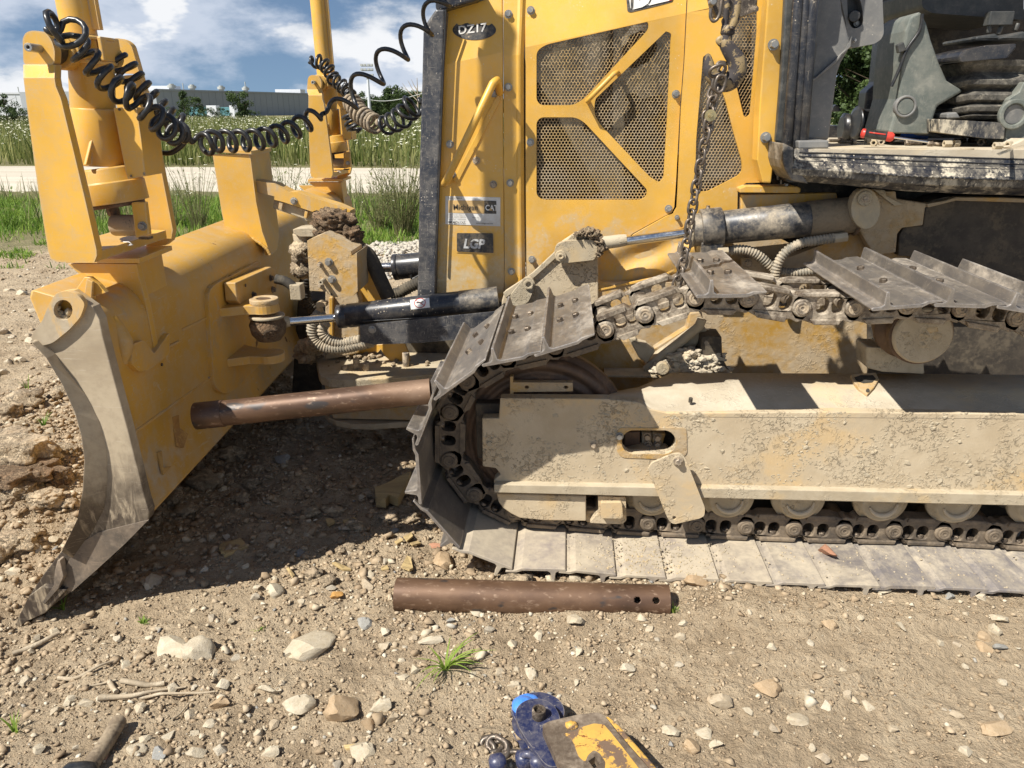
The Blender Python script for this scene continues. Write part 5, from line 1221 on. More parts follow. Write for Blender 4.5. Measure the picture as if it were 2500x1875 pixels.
# scalloped tread strip
mb = MB(); base = []
for i in range(90):
    u = 1.15 + i / 89 * 2.9; k = min(4, int(u)); t = u - k; f = 0.60 + 0.035 * abs(math.sin(i * 1.05))
    T = (top_e[k][0] + (top_e[k + 1][0] - top_e[k][0]) * t, top_e[k][1] + (top_e[k + 1][1] - top_e[k][1]) * t); Bt = (bot_e[k][0] + (bot_e[k + 1][0] - bot_e[k][0]) * t, bot_e[k][1] + (bot_e[k + 1][1] - bot_e[k][1]) * t)
    base.append(PY(T[0] + (Bt[0] - T[0]) * f, T[1] + (Bt[1] - T[1]) * f, 3.117))
MB().tube(base, 0.0045, 5).build('tread_strip', 'blackmud', sill)
zf = PY(*Z5(700, 968)[0], 3.2).z
fl = MB(); x0, x1 = PY(1975, 350, 3.2).x, PY(2700, 350, 3.2).x
fl.prism([(x0, 3.19, zf), (x1, 3.19, zf), (x1 + 0.4, 4.75, zf), (x0 + 0.05, 4.75, zf)], (0, 0, -0.10)); flo = fl.build('cab_floor', 'mud_top', DZ)
plate('floor_trim', 'plastic', DZ, Z5(196, 912, 395, 908, 395, 962, 200, 966), 3.24, 0.5, bevel=0.006)
# front pillar trim and latch housing
plate('pillar_trim', 'plastic', DZ, Z5(300, -80, 470, -80, 480, 60, 512, 180, 533, 270, 520, 330, 475, 405, 450, 480, 395, 910, 243, 910, 262, 540, 268, 510, 300, 300, 285, 262, 300, 225), 3.42, 0.12, bevel=0.012, segs=3)
plate('pillar_rib', 'plastic', DZ, Z5(268, 512, 305, 505, 420, 400, 528, 300, 532, 270, 505, 330, 440, 410, 300, 520, 262, 545), 3.40, 0.03, bevel=0.008)
plate('latch_housing', 'plastic', DZ, round_poly(Z5(455, -80, 740, -80, 752, 215, 735, 255, 690, 285, 540, 312, 520, 270, 500, 130), 8), 3.52, 0.10, [round_poly(Z5(512, -70, 580, -70, 612, 60, 618, 150, 590, 180, 548, 185, 525, 150, 515, 60), 7)], bevel=0.008)
plate('latch_recess', 'plastic_d', DZ, Z5(500, -80, 640, -80, 640, 200, 500, 200), 3.58, 0.02, bevel=0)
MB().cyl(PY(*Z5(560, 105)[0], 3.50), PY(*Z5(560, 105)[0], 3.60), 0.022, 18).build('latch_striker', 'black', DZ, 0.003)
bolt(DZ, PY(*Z5(574, 152)[0], 3.555), (0, -1, 0), 0.009, 0.006, 'bolt', name='latch_bolt')
bolt(DZ, PY(*Z5(560, 262)[0], 3.51), (0, -1, 0), 0.006, 0.010, 'bolt', name='latch_bolt')
# rear pillar, far door, window frames
plate('far_pillar', 'black', DZ, Z5(748, 60, 930, -60, 900, 70, 880, 330, 830, 560, 780, 830, 700, 870, 615, 790, 640, 590, 700, 540), 4.55, 0.12, bevel=0.01)
plate('roof_lining', 'plastic_d', DZ, Z5(730, -100, 1000, -100, 1000, 20, 900, 60, 745, 75), 4.3, 0.5, bevel=0.01)
plate('far_sill', 'black', DZ, Z5(390, 815, 470, 812, 470, 905, 385, 912), 4.5, 0.1, bevel=0.004)
plate('mirror', 'rubber', DZ, round_poly(Z5(425, 690, 445, 675, 478, 712, 470, 722, 415, 725), 3), 4.6, 0.06, bevel=0.005)
MB().lathe(PY(*Z5(560, 800)[0], 3.9), (1, 0.1, -0.02), [(0, 0.060), (0.005, 0.078), (0.03, 0.066), (0.16, 0.062), (0.19, 0.078), (0.20, 0.074), (0.205, 0.05)], 26).build('cup_holder', 'rubber', DZ)
MB().lathe(PY(*Z5(470, 830)[0], 4.0), (1, 0, 0), [(0, 0.05), (0.01, 0.07), (0.08, 0.055), (0.14, 0.055)], 22).build('cup_holder', 'rubber', DZ)
MB().lump(PY(*Z5(730, 800)[0], 3.85), (0.05, 0.04, 0.04), 3, 3, 0.3).build('plastic_bag', 'bellows', DZ)
# left console: light panel with a round cap
con = Z5(780, 862, 810, 760, 845, 640, 860, 420, 890, 200, 920, 110, 990, 70, 1030, 150, 1060, 260, 1110, 400, 1165, 525, 1270, 592, 1100, 690, 1075, 770, 1050, 872)
plate('side_console', 'console', DZ, con, 3.52, 0.3, bevel=0.012, segs=3)
plate('side_console', 'console', DZ, Z5(1110, 690, 1290, 600, 1700, 620, 1700, 900, 1120, 890), 3.80, 0.3, bevel=0.01)
c = PY(*Z5(888, 690)[0], 3.515); mb = MB(); mb.cyl(c + Vector((0, 0.02, 0)), c - Vector((0, 0.012, 0)), 0.044, 26, hole=0.034); mb.build('round_cap', 'plastic', DZ, 0.004)
mb = MB(); mb.cyl(c, c - Vector((0, 0.008, 0)), 0.033, 22); mb.build('cap_centre', 'console', DZ, 0.003)
plate('console_trim', 'plastic_d', DZ, Z5(840, 290, 880, 270, 900, 325, 850, 345), 3.50, 0.03, bevel=0.004)
MB().tube(smooth_path([PY(*q, 3.51) for q in Z5(1000, 90, 980, 200, 900, 320, 850, 450, 800, 560)], 6), 0.007, 8).build('wiring', 'rubber', DZ)
# dark seat back and box above
plate('seat_back', 'plastic_d', DZ, round_poly(Z5(995, -80, 1659, -80, 1659, 130, 1400, 110, 1060, 85, 1000, 50), 8), 3.85, 0.5, bevel=0.02)
plate('rear_wall', 'dark', DZ, Z5(1040, 60, 2000, 60, 2000, 900, 1040, 900), 4.42, 0.05, bevel=0)
plate('rear_wall', 'dark', DZ, Z5(740, -100, 1060, -100, 1060, 900, 900, 900, 780, 870, 850, 500), 4.75, 0.05, bevel=0)
plate('seat_pan', 'plastic_d', DZ, Z5(1345, 235, 1480, 215, 1500, 240, 1659, 200, 1700, 230, 1700, 262, 1345, 264), 3.50, 0.3, bevel=0.008)
plate('seat_slide', 'black', DZ, Z5(1242, 365, 1275, 325, 1420, 292, 1612, 284, 1612, 310, 1560, 375, 1245, 402), 3.42, 0.3, bevel=0.01)
mb = MB()
for a_, b_ in (((1440, 110), (1430, 215)), ((1520, 150), (1490, 225)), ((1620, 150), (1600, 200))): mb.tube([PY(*Z5(*a_)[0], 3.78), PY(*Z5(*b_)[0], 3.78)], 0.010, 8)
mb.box(PY(*Z5(1495, 122)[0], 3.78), (0.10, 0.05, 0.055)); mb.build('seat_switch', 'plastic_d', DZ, 0.008)
bz = [(1252, 392), (1262, 430), (1300, 470), (1237, 520), (1240, 552), (1290, 580), (1228, 615), (1232, 650), (1275, 670), (1216, 690), (1222, 722), (1260, 735), (1222, 748), (1270, 775)]
rs = []
for l, y in bz:
    p = PY(*Z5(l, y)[0], 3.52); q = PY(*Z5(1700, y)[0], 3.52); w_ = (q - p).length; inn = (l - 1215) * 0.0007; c = Vector(((p.x + q.x) / 2, 3.66, p.z)); rr_ = []
    for k in range(48):
        a = 2 * math.pi * k / 48; ca, sa = math.cos(a), math.sin(a); e_ = 0.30
        rr_.append(c + Vector((math.copysign(abs(ca) ** e_, ca) * w_ / 2, math.copysign(abs(sa) ** e_, sa) * (0.22 - inn), -0.010 * math.cos(a * 1.0) ** 2 + 0.004 * math.sin(2 * a))))
    rs.append(rr_)
MB().rings(rs, True, True, False).build('bellows', 'bellows', DZ, 0.004)
plate('seat_base', 'blackmud', DZ, round_poly(Z5(1112, 772, 1480, 792, 1535, 800, 1530, 900, 1400, 896, 1112, 858), 3), 3.40, 0.4, bevel=0.006)
plate('seat_base_lip', 'plastic', DZ, Z5(1160, 735, 1225, 725, 1250, 765, 1160, 770), 3.48, 0.2, bevel=0.006)
plate('right_console', 'console', DZ, Z5(1659, 530, 1625, 600, 1560, 640, 1545, 720, 1540, 850, 1530, 935, 1620, 950, 1900, 950, 1900, 530), 3.42, 0.25, bevel=0.015, segs=3)
c = PY(*Z5(1588, 740)[0], 3.41); mb = MB(); mb.cyl(c + Vector((0, 0.01, 0)), c - Vector((0, 0.014, 0)), 0.058, 28, hole=0.040); mb.build('round_cap', 'console', DZ, 0.004)
MB().cyl(c + Vector((0.004, 0.005, 0)), c - Vector((-0.004, 0.002, 0)), 0.039, 26).build('cap_centre', 'plastic', DZ, 0.003)
plate('floor_edge', 'mud_top', DZ, Z5(1530, 955, 1600, 930, 1659, 900, 1800, 900, 1800, 1010, 1659, 995), 3.30, 0.1, bevel=0.006)
# cab shell beyond the picture: roof and right-hand rear post, which shade the inside
rt = MB(); xa, xb = PY(1905, 0, 3.2).x - 0.15, PY(2500, 0, 3.2).x + 0.75
rt.box(((xa + xb) / 2, 4.05, 3.12), (xb - xa, 1.6, 0.12)); rt.build('cab_roof', 'hood', DZ, 0.03)
rt = MB(); rt.box((xb - 0.1, 3.2, 2.3), (0.14, 0.12, 1.6)); rt.build('cab_post', 'black', DZ, 0.02)
rt = MB(); rt.box((xa + 0.28, 3.36, 2.60), (0.10, 0.10, 0.95)); rt.build('cab_post', 'black', DZ, 0.02)
# tools and hardware on the cab floor: each a thing of its own
def onfloor(x, y):                      # where the floor is seen through x, y
    return PZ(x, y, zf)
def floor_bolt(x, y, ang, L, r, mat, label, cat='bolt', name='loose_bolt', hd=1.6):
    p = onfloor(x, y); d = Vector((math.cos(ang), math.sin(ang), 0)); p = Vector((p.x, p.y, zf + r * hd * 0.98)); mb = MB(); mb.cyl(p - d * L / 2, p + d * L / 2 - d * 0.012, r, 14); e1 = p + d * (L / 2 - 0.012)
    mb.cyl(e1, e1 + d * 0.004, r * 1.75, 16); mb.hexbolt(e1 + d * 0.003, d, r * hd, 0.016, False)
    o = mb.build(name, mat, None, 0.0, origin=(p.x, p.y, zf)); tag(o, label, cat); return o
def floor_nut(x, y, ang, r, mat, label, h=0.022):
    p = onfloor(x, y); p = Vector((p.x, p.y, zf)); mb = MB(); d = Vector((math.cos(ang), math.sin(ang), 0)); e1, e2, _ = basis(d); c = p + Vector((0, 0, r * 0.9))
    ring = lambda t, q, n=6: [c + d * t + (e1 * math.cos(a) + e2 * math.sin(a)) * q for a in (2 * math.pi / n * k for k in range(n))]
    mb.rings([ring(0, r), ring(h, r)], False, False, False); mb.rings([ring(h, r * 0.5), ring(0, r * 0.5)], False, False, False)
    for t, fl_ in ((0, True), (h, False)):
        fs = [(k, (k + 1) % 6, 6 + (k + 1) % 6, 6 + k) for k in range(6)]; mb.add(ring(t, r) + ring(t, r * 0.5), [tuple(reversed(f)) if fl_ else f for f in fs])
    o = mb.build('loose_nut', mat, None, 0.0015, origin=p); tag(o, label, 'nut'); return o
floor_bolt(*Z5(435, 928)[0], 0.25, 0.060, 0.0075, 'boltdark', 'dark track bolt leaning with its head up, leftmost on the cab floor')
floor_bolt(*Z5(510, 938)[0], 0.05, 0.062, 0.008, 'boltdark', 'dark brown track bolt lying second from the left on the cab floor')
floor_nut(*Z5(630, 938)[0], 0.4, 0.014, 'mud_plate', 'mud coated square nut in front of the screwdriver handle, left of the pair')
floor_nut(*Z5(680, 948)[0], 1.0, 0.015, 'mud_plate', 'mud coated square nut in front of the screwdriver handle, right of the pair', 0.026)
floor_nut(*Z5(733, 942)[0], 1.45, 0.014, 'boltmud', 'grey nut standing on edge with its hole showing, under the screwdriver')
floor_bolt(*Z5(945, 945)[0], 3.2, 0.062, 0.008, 'boltdark', 'dark bolt below the screwdriver blade with its head to the left')
floor_bolt(*Z5(1080, 950)[0], 3.0, 0.045, 0.007, 'boltdark', 'short dark bolt just right of the screwdriver tip')
floor_nut(*Z5(1135, 955)[0], 0.1, 0.015, 'mud_plate', 'pale mud coated nut in the middle of the cab floor, left of its twin', 0.030)
floor_nut(*Z5(1200, 952)[0], 0.1, 0.015, 'mud_plate', 'pale mud coated nut in the middle of the cab floor, right of its twin', 0.022)
floor_bolt(*Z5(1235, 925)[0], 0.2, 0.05, 0.007, 'boltdark', 'dark bolt lying behind the pale twin nuts on the cab floor')
floor_bolt(*Z5(1345, 925)[0], 3.5, 0.062, 0.008, 'boltdark', 'dark bolt with a mud caked head right of the pale twin nuts')
floor_nut(*Z5(1375, 945)[0], 0.8, 0.016, 'boltmud', 'round grey nut leaning against the mud caked bolt', 0.02)
floor_nut(*Z5(1420, 942)[0], 0.2, 0.015, 'boltmud', 'grey nut between the leaning round nut and the pale heap')
floor_nut(*Z5(1460, 968)[0], 0.1, 0.015, 'mud_plate', 'pale nut at the front edge of the heap near the round console cap', 0.03)
floor_nut(*Z5(1545, 962)[0], 0.5, 0.015, 'mud_plate', 'pale nut at the foot of the right console')
floor_bolt(*Z5(1505, 930)[0], 1.1, 0.055, 0.007, 'boltdark', 'dark bolt pointing into the cab beside the right console')
floor_nut(*Z5(1600, 950)[0], 0.3, 0.012, 'boltmud', 'small grey nut farthest right on the cab floor')
for i, (q, r_) in enumerate(((Z5(1290, 968)[0], 0.024), (Z5(1100, 915)[0], 0.03))):
    p = onfloor(*q); o = MB().cyl((p.x, p.y, zf + 0.0005), (p.x, p.y, zf + 0.004), r_, 20, hole=r_ * 0.4).build('washer', 'mud_plate', None, 0, origin=(p.x, p.y, zf)); tag(o, ('flat pale washer lying before the middle of the cab floor', 'flat pale washer lying beside the blue tool handle')[i], 'washer')
p0, p1 = onfloor(*Z5(605, 900)[0]), onfloor(*Z5(1030, 930)[0]); y_ = 3.33
p0 = PY(*Z5(602, 862)[0], 3.33); p1 = PY(*Z5(815, 890)[0], 3.30); p2 = PY(*Z5(1035, 920)[0], 3.28)
sdv = thing('screwdriver', (p0.x, p0.y, zf), 'screwdriver with a red and black handle lying across the bolts on the cab floor', 'screwdriver')
u = (p1 - p0).normalized(); L_ = (p1 - p0).length
MB().lathe(p0, u, [(0, 0.010), (0.004, 0.018), (L_ * 0.12, 0.0185)], 18).build('handle_end', 'red', sdv)
MB().lathe(p0, u, [(L_ * 0.12, 0.0178), (L_ * 0.4, 0.0165), (L_ * 0.78, 0.0168)], 12).build('handle_grip', 'rubber', sdv)
MB().lathe(p0, u, [(L_ * 0.78, 0.0185), (L_ * 0.92, 0.019), (L_, 0.012)], 18).build('handle_collar', 'red', sdv)
MB().cyl(p1, p2, 0.0045, 12).build('shaft', 'chrome', sdv)
MB().tube([p0 + u * L_ * k + Vector((0, -0.0165, 0.006)) for k in (0.2, 0.35, 0.6, 0.7)], 0.003, 6).build('handle_stripe', 'red', sdv)
q0, q1, q2 = onfloor(*Z5(800, 905)[0]), onfloor(*Z5(880, 900)[0]), onfloor(*Z5(1045, 908)[0])
wr = thing('blue_handled_tool', (q1.x, q1.y, zf), 'ribbed blue tool handle lying just behind the screwdriver', 'tool')
q0, q1, q2 = [Vector((q.x, q.y + 0.02, zf + 0.016)) for q in (q0, q1, q2)]
N_ = 24; MB().tube([q0.lerp(q2, k / N_) for k in range(N_ + 1)], [0.012 + (0.003 if k % 2 else 0) for k in range(N_ + 1)], 14).build('grip', 'toolblue', wr)
MB().cyl(q0 - (q2 - q0).normalized() * 0.05, q0, 0.006, 10).build('shank', 'boltdark', wr)
o = MB().prism([PZ(*q, zf + 0.003) for q in Z5(1480, 1000, 1560, 968, 1590, 962, 1570, 985, 1500, 1008)], (0, 0, 0.003)).build('metal_strip', 'chrome', None, 0, origin=onfloor(*Z5(1530, 985)[0])); tag(o, 'thin bright metal strip at the front edge of the cab floor', 'scrap')
# ------------------------------------------------------------------ lift cylinder and brackets
ca, cb2 = PY(*Z4(470, 1500)[0], 3.36), PY(*Z4(1540, 1390)[0], 3.36)
ca = PY(1684, 563, 3.36); cb2 = PY(2086, 524, 3.36); du = (cb2 - ca).normalized()
L2 = (cb2 - ca).length
mb = MB(); mb.lathe(ca, du, [(0, 0.062), (0.004, 0.069), (L2, 0.0735)], 40); lc = mb.build('lift_cylinder', 'blackdusty', DZ)
a = PY(1736, 558, 3.36); mb = MB(); mb.cyl(a - du * 0.045, a + du * 0.045, 0.086, 36); mb.box(a - Vector((0, 0, 0.11)), (0.09, 0.13, 0.12)); mb.build('trunnion_band', 'blackdusty', lc, 0.004)
bolt(lc, a + Vector((0, 0, 0.086)) - du * 0.02, (0, 0, 1), 0.008, 0.01, 'boltdark')
MB().cyl(ca + du * (L2 - 0.19), ca + du * (L2 - 0.004), 0.0748, 40).build('muddy_end', 'mudbrown', lc)
MB().tube([on_barrel(ca, cb2, 0.079, L2 - 0.002, t) for t in [2 * math.pi * k / 24 for k in range(24)]], 0.008, 6, closed=True).build('weld_ring', 'clod', lc)
MB().tube([on_barrel(ca, cb2, 0.066, 0.004, t) for t in [2 * math.pi * k / 24 for k in range(24)]], 0.007, 6, closed=True).build('wiper_mud', 'mud_plate', lc)
r0, r1 = PY(1529, 589, 3.36), PY(1690, 567, 3.36)
MB().cyl(r0, r1, 0.0205, 28).build('piston_rod', 'chrome', DZ)
MB().lathe(PY(1468, 594, 3.36), (r1 - r0), [(0, 0.03), (0.03, 0.028), (0.075, 0.0275), (0.10, 0.0255), (0.11, 0.0235)], 22).build('rod_end', 'mud_plate', DZ)
m = MB()
for i, (x, y, s_) in enumerate(((1452, 574, 0.022), (1466, 588, 0.024), (1468, 604, 0.020), (1424, 568, 0.016), (1438, 566, 0.020), (1461, 618, 0.014), (1408, 572, 0.010), (1474, 595, 0.018))): m.lump(PY(x, y, 3.37), (s_ * 1.2, 0.045, s_ * 0.9), 70 + i, 4, 0.55, 2.0)
m.build('mud_on_knuckle', 'clod_tan', DZ)
# muddy bracket
brp = [(1460, 598), (1461, 742), (1455, 800), (1225, 800), (1225, 735), (1232, 712), (1300, 668), (1352, 618), (1372, 590), (1405, 568), (1430, 562), (1452, 572)]
mb = MB(); mb.prism(pp(brp, 3.40), (0, 0.03, 0)); mb.build('cylinder_bracket', 'mud', DZ, 0.005)
plate('bracket_rim', 'mud_plate', DZ, [(1228, 716), (1298, 668), (1350, 619), (1395, 575), (1402, 584), (1360, 628), (1305, 678), (1235, 728)], 3.385, 0.02, bevel=0.003)
cp = round_poly(A3(1068, 40, 1085, -10, 1150, -32, 1330, -40, 1352, 10, 1345, 60, 1330, 92, 1120, 115, 1080, 95), 10)
pcap = plate('pivot_plate', 'mud_plate', DZ, cp, 3.345, 0.03, bevel=0.006, segs=3)
a = PY(*A3(1112, 66)[0], 3.34); mb = MB(); mb.cyl(a + Vector((0, .01, 0)), a - Vector((0, 0.006, 0)), 0.024, 22); mb.cyl(a, a - Vector((0, 0.012, 0)), 0.014, 18, hole=0.006); mb.build('pivot_boss', 'mud_plate', pcap, 0.002)
kp = A3(780, 330, 850, 240, 885, 205, 925, 208, 945, 240, 930, 300, 905, 360, 850, 400, 790, 380)
kpl = plate('rear_lug', 'mud_plate', DZ, round_poly(kp, 6), 3.34, 0.035, bevel=0.006, segs=3)
a = PY(*A3(903, 250)[0], 3.335); MB().cyl(a, a - Vector((0, 0.006, 0)), 0.022, 18, hole=0.012).build('lug_boss', 'mud_plate', kpl, 0.002)
# rear pivot of the lift cylinder
rp = [(2114 + 36 * math.cos(R(a_)), 510 + 50 * math.sin(R(a_))) for a_ in range(0, 360, 18)]
rpl = plate('rear_pivot', 'mud_plate', DZ, rp, 3.26, 0.05, bevel=0.006, segs=3)
a = PY(*Z5(625, 1285)[0], 3.26); mb = MB(); mb.cyl(a, a - Vector((0, 0.012, 0)), 0.030, 22); mb.build('pivot_boss', 'mud_plate', rpl, 0.004); bolt(rpl, a - Vector((0, 0.012, 0)), (0, -1, 0), 0.012, 0.008, 'boltmud')
plate('frame_bracket', 'yellow_mud', DZ, Z5(640, 1225, 760, 1240, 830, 1240, 835, 1290, 1040, 1320, 1020, 1350, 1005, 1460) + A5(870, 150, 840, 190, 830, 310, 690, 330, 600, 180, 520, 60) + Z5(545, 1400), 3.34, 0.06, bevel=0.006)
plate('frame_bracket', 'mud_plate', DZ, Z5(680, 1225, 760, 1232, 770, 1270, 890, 1330, 820, 1335, 760, 1290), 3.32, 0.03, bevel=0.004)
plate('fuel_tank', 'tank', DZ, A5(1020, -10, 1100, -40, 1180, -55, 1400, -60, 1900, -40, 1900, 700, 990, 700, 985, 340, 845, 330, 850, 200, 880, 150, 940, 138, 1005, 138), 3.36, 0.5, bevel=0.01)
plate('tank_top_rim', 'yellow_mud', DZ, Z5(1030, 1322, 1150, 1300, 1220, 1278, 1500, 1280, 1900, 1296, 1900, 1320, 1220, 1300, 1040, 1345), 3.33, 0.06, bevel=0.003)
plate('underfloor', 'dark', DZ, [(1925, 436), (2600, 470), (2600, 505), (1925, 500)], 3.5, 0.2, bevel=0)
# chassis side behind the track
plate('chassis_side', 'yellow_mud', DZ, [(1440, 690), (1765, 690), (2160, 540), (2260, 560), (2260, 960), (1440, 960)], 3.42, 0.05, bevel=0)
plate('chassis_seam', 'hood_low', DZ, A4(30, 545, 250, 500, 440, 460, 520, 415, 520, 425, 445, 470, 250, 512, 30, 557), 3.415, 0.012, bevel=0)
plate('chassis_rear', 'tank', DZ, [(2120, 780), (2620, 780), (2620, 960), (2120, 960)], 3.40, 0.05, bevel=0)
plate('cover_flange', 'yellow_mud', DZ, A4(955, 350, 1110, 350, 1110, 480, 955, 480), 3.40, 0.02, bevel=0.003); bolt(SC.objects['cover_flange'], PY(*A4(998, 380)[0], 3.40), (0, -1, 0), 0.014, 0.010, 'boltmud')
# hoses under the lift cylinder
for pts in (A4(800, 300, 850, 305, 930, 290, 1010, 300, 1080, 340, 1140, 395, 1200, 430, 1300, 440, 1440, 425), A4(1560, 215, 1440, 232, 1340, 250, 1240, 310, 1185, 400, 1170, 500)):
    corrugated([PY(*q, 3.30 if pts[0][0] > 1900 else 3.34) for q in pts], 0.021, 0.0085).build('hydraulic_hose', 'hose', DZ)
for q0, q1, r in ((A4(1455, 232)[0], A4(1560, 222)[0], 0.017), (A4(1545, 218)[0], A4(1640, 205)[0], 0.021), (A4(800, 302)[0], A4(870, 300)[0], 0.018)):
    MB().cyl(PY(*q0, 3.30), PY(*q1, 3.30), r, 6, sm=False).build('hose_fitting', 'mud_plate', DZ, 0.002)

# ------------------------------------------------------------------ undercarriage
YF0 = 2.60      # outer face of the roller frame
face = [(1221, 972), (1480, 974), (1560, 982), (1590, 1000), (1625, 1008), (2060, 1006), (2620, 1012), (2620, 1212), (1875, 1194), (1206, 1184), (1206, 1172), (1222, 1158), (1210, 1143), (1178, 1138), (1177, 1021), (1218, 1021)]
oval = [(1584 + (37 if math.cos(t) > 0 else -37) + 29.5 * math.cos(t), 1080 + 29.5 * math.sin(t)) for t in (2 * math.pi * (k + 0.5) / 24 for k in range(24))]
# the face is a fine grid pushed in and out by caked mud
def mud_face(name, outline, Yp, mat, holes=(), amp=0.006, seed=0):
    mb = MB(); mb.prism(pp(outline, Yp), (0, 0.05, 0), [pp(h, Yp) for h in holes]); return mb.build(name, mat, DZ, 0.004)
frame = mud_face('roller_frame', face, YF0, 'mud', [oval])
# top of the frame: slopes up and away
tb = [PY(1465, 962, 2.74), PY(1560, 945, 2.80), PY(1640, 910, 2.86), PY(1800, 911, 2.86), PY(2100, 912, 2.86), PY(2400, 914, 2.86), PY(2640, 916, 2.86)]
tf = [PY(1480, 974, YF0 + 0.02), PY(1560, 982, YF0 + 0.02), PY(1622, 1006, YF0 + 0.012), PY(1800, 1007, YF0 + 0.012), PY(2100, 1008, YF0 + 0.012), PY(2400, 1010, YF0 + 0.012), PY(2640, 1013, YF0 + 0.012)]
mb = MB(); rs = []
for a, b in zip(tf, tb):
    e0 = a + Vector((0, -0.0125, -0.014)); e1 = a + Vector((0, -0.008, -0.003)); rs.append([e0, e1, a + Vector((0, 0.006, 0.004)), a.lerp(b, 0.1), a.lerp(b, 0.5), b, b - Vector((0, 0, 0.05)), e0 + Vector((0, 0.06, -0.02))])
mb.rings(rs, True, True, True); mb.build('frame_top', 'mud_top', DZ)
gp = [PY(x, y, YF0 + 0.06) for x, y in H5(1510, 1220, 1770, 1240, 1775, 1340, 1730, 1420, 1620, 1500, 1540, 1540, 1510, 1400)]
a = PY(*A4(624, 1258)[0], YF0 - 0.002); mb = MB()
a = PY(1686, 975, 2.655); MB().cyl(a + Vector((0, 0, -0.01)), a + Vector((0, -0.004, 0.006)), 0.0075, 14).build('frame_hole', 'dark', DZ)
# worn collar and hole in the top of the frame, right
hc = A5(535, 1100, 700, 1085, 720, 1130, 690, 1180, 645, 1228, 590, 1190, 550, 1140)
fn_ = (tb[4] - tf[4]).cross(Vector((1, 0, 0))).normalized(); fn_ = fn_ if fn_.z > 0 else -fn_
mb = MB(); mb.prism([PL(x, y, tf[4] + fn_ * 0.012, fn_) for x, y in hc], fn_ * -0.02); mb.build('frame_collar', 'yellow_mud', DZ, 0.003)
pf_ = lambda q: [PL(x, y, tf[4] + fn_ * 0.014, fn_) for x, y in q]
mb = MB(); mb.prism(pf_(A5(560, 1118, 600, 1104, 680, 1104, 698, 1125, 675, 1150, 620, 1155, 575, 1140)), fn_ * -0.003); mb.prism(pf_(circ(*A5(647, 1202)[0], 4.5)), fn_ * -0.003); mb.build('collar_hole', 'dark', SC.objects['frame_collar'])
# rail along the foot of the frame
ra_ = [(1206, 1183), (1875, 1195), (2620, 1211)]; rb_ = [(1206, 1203), (1875, 1220), (2620, 1238)]
mb = MB(); rs = []
for (a, b), (c, d) in zip(ra_, rb_):
    p, q = PY(a, b, YF0 - 0.028), PY(c, d, YF0 - 0.028); rs.append([p + Vector((0, 0.04, 0.003)), p, q, q + Vector((0, 0.09, 0)), p + Vector((0, 0.09, -0.002))])
mb.rings(rs, True, True, False); mb.build('frame_rail', 'mud_plate', DZ, 0.003)
# flange round the oval hole and what shows inside
of = round_poly([(1508, 1045), (1676, 1045), (1678, 1110), (1650, 1122), (1520, 1118), (1506, 1105)], 10)
plate('hole_flange', 'yellow_mud', DZ, of, YF0 - 0.003, 0.004, [oval], 0.001)
plate('frame_inside', 'dark', DZ, [(1500, 1030), (1700, 1030), (1700, 1130), (1500, 1130)], YF0 + 0.16, 0.02, bevel=0)
plate('recoil_block', 'idler', DZ, A4(195, 1475, 300, 1470, 300, 1590, 195, 1590), YF0 + 0.10, 0.05, bevel=0.004)
plate('recoil_block', 'mud_plate', DZ, A4(310, 1475, 375, 1475, 375, 1570, 310, 1570), YF0 + 0.11, 0.05, bevel=0.004)
for q in A4(345, 1500, 410, 1505, 412, 1550, 350, 1555): bolt(SC.objects['recoil_block'], PY(*q, YF0 + 0.10), (0, -1, 0), 0.012, 0.016, 'boltmud')
plate('recoil_block', 'yellow_mud', DZ, A4(380, 1475, 465, 1485, 440, 1575, 380, 1575), YF0 + 0.105, 0.05, bevel=0.004)
plate('mud_sill', 'mud_plate', DZ, A4(215, 1610, 300, 1592, 480, 1600, 500, 1620, 420, 1650, 280, 1650), YF0 + 0.04, 0.08, bevel=0.004)
bolt(frame, PY(*A4(165, 1498)[0], YF0 - 0.003), (0, -1, 0), 0.0115, 0.012, 'bolt')
bolt(frame, PY(*A3(1325, 1290)[0], YF0), (0, -1, 0), 0.010, 0.010, 'boltmud'); bolt(frame, PY(*A3(652, 1280)[0], YF0), (0, -1, 0), 0.010, 0.006, 'mud_plate')
# hanging cover plate
hp = round_poly(G3(1280, 190, 1300, 150, 1440, 90, 1490, 85, 1520, 110, 1650, 440, 1645, 490, 1620, 505, 1450, 545, 1420, 530, 1395, 480), 8)
hpl = plate('hanging_plate', 'mud', DZ, hp, YF0 - 0.06, 0.012, [circ(*G3(1450, 503)[0], 4.6, 4.6, 12)], 0.002)
a = PY(*G3(1473, 130)[0], YF0 - 0.06); MB().cyl(a, a - Vector((0, 0.006, 0)), 0.020, 20).build('boss', 'mud_plate', hpl, 0.002); bolt(hpl, a - Vector((0, 0.006, 0)), (0, -1, 0), 0.0125, 0.012, 'boltmud')
# front guard below the rail, block
plate('roller_guard', 'mud', DZ, G3(298, 345, 878, 362, 880, 525, 600, 520, 450, 505, 390, 475, 340, 440, 310, 400), YF0 - 0.005, 0.14, bevel=0.012, segs=3)
plate('guard_lug', 'yellow_mud', DZ, G3(880, 460, 950, 455, 950, 540, 880, 530), YF0 + 0.03, 0.08, bevel=0.004)
gb_ = plate('guard_block', 'mud', DZ, round_poly(G3(955, 362, 1135, 370, 1140, 520, 1110, 545, 900, 535, 960, 470), 5), YF0 - 0.01, 0.14, bevel=0.006)
plate('block_face', 'mud', DZ, round_poly(G3(975, 405, 1110, 405, 1118, 500, 1095, 508, 975, 505), 4), YF0 - 0.03, 0.03, bevel=0.006)
a = PY(*G3(1045, 398)[0], YF0 - 0.013); MB().cyl(a, a + Vector((0, 0.002, 0)), 0.0065, 12).build('drain_hole', 'dark', gb_)
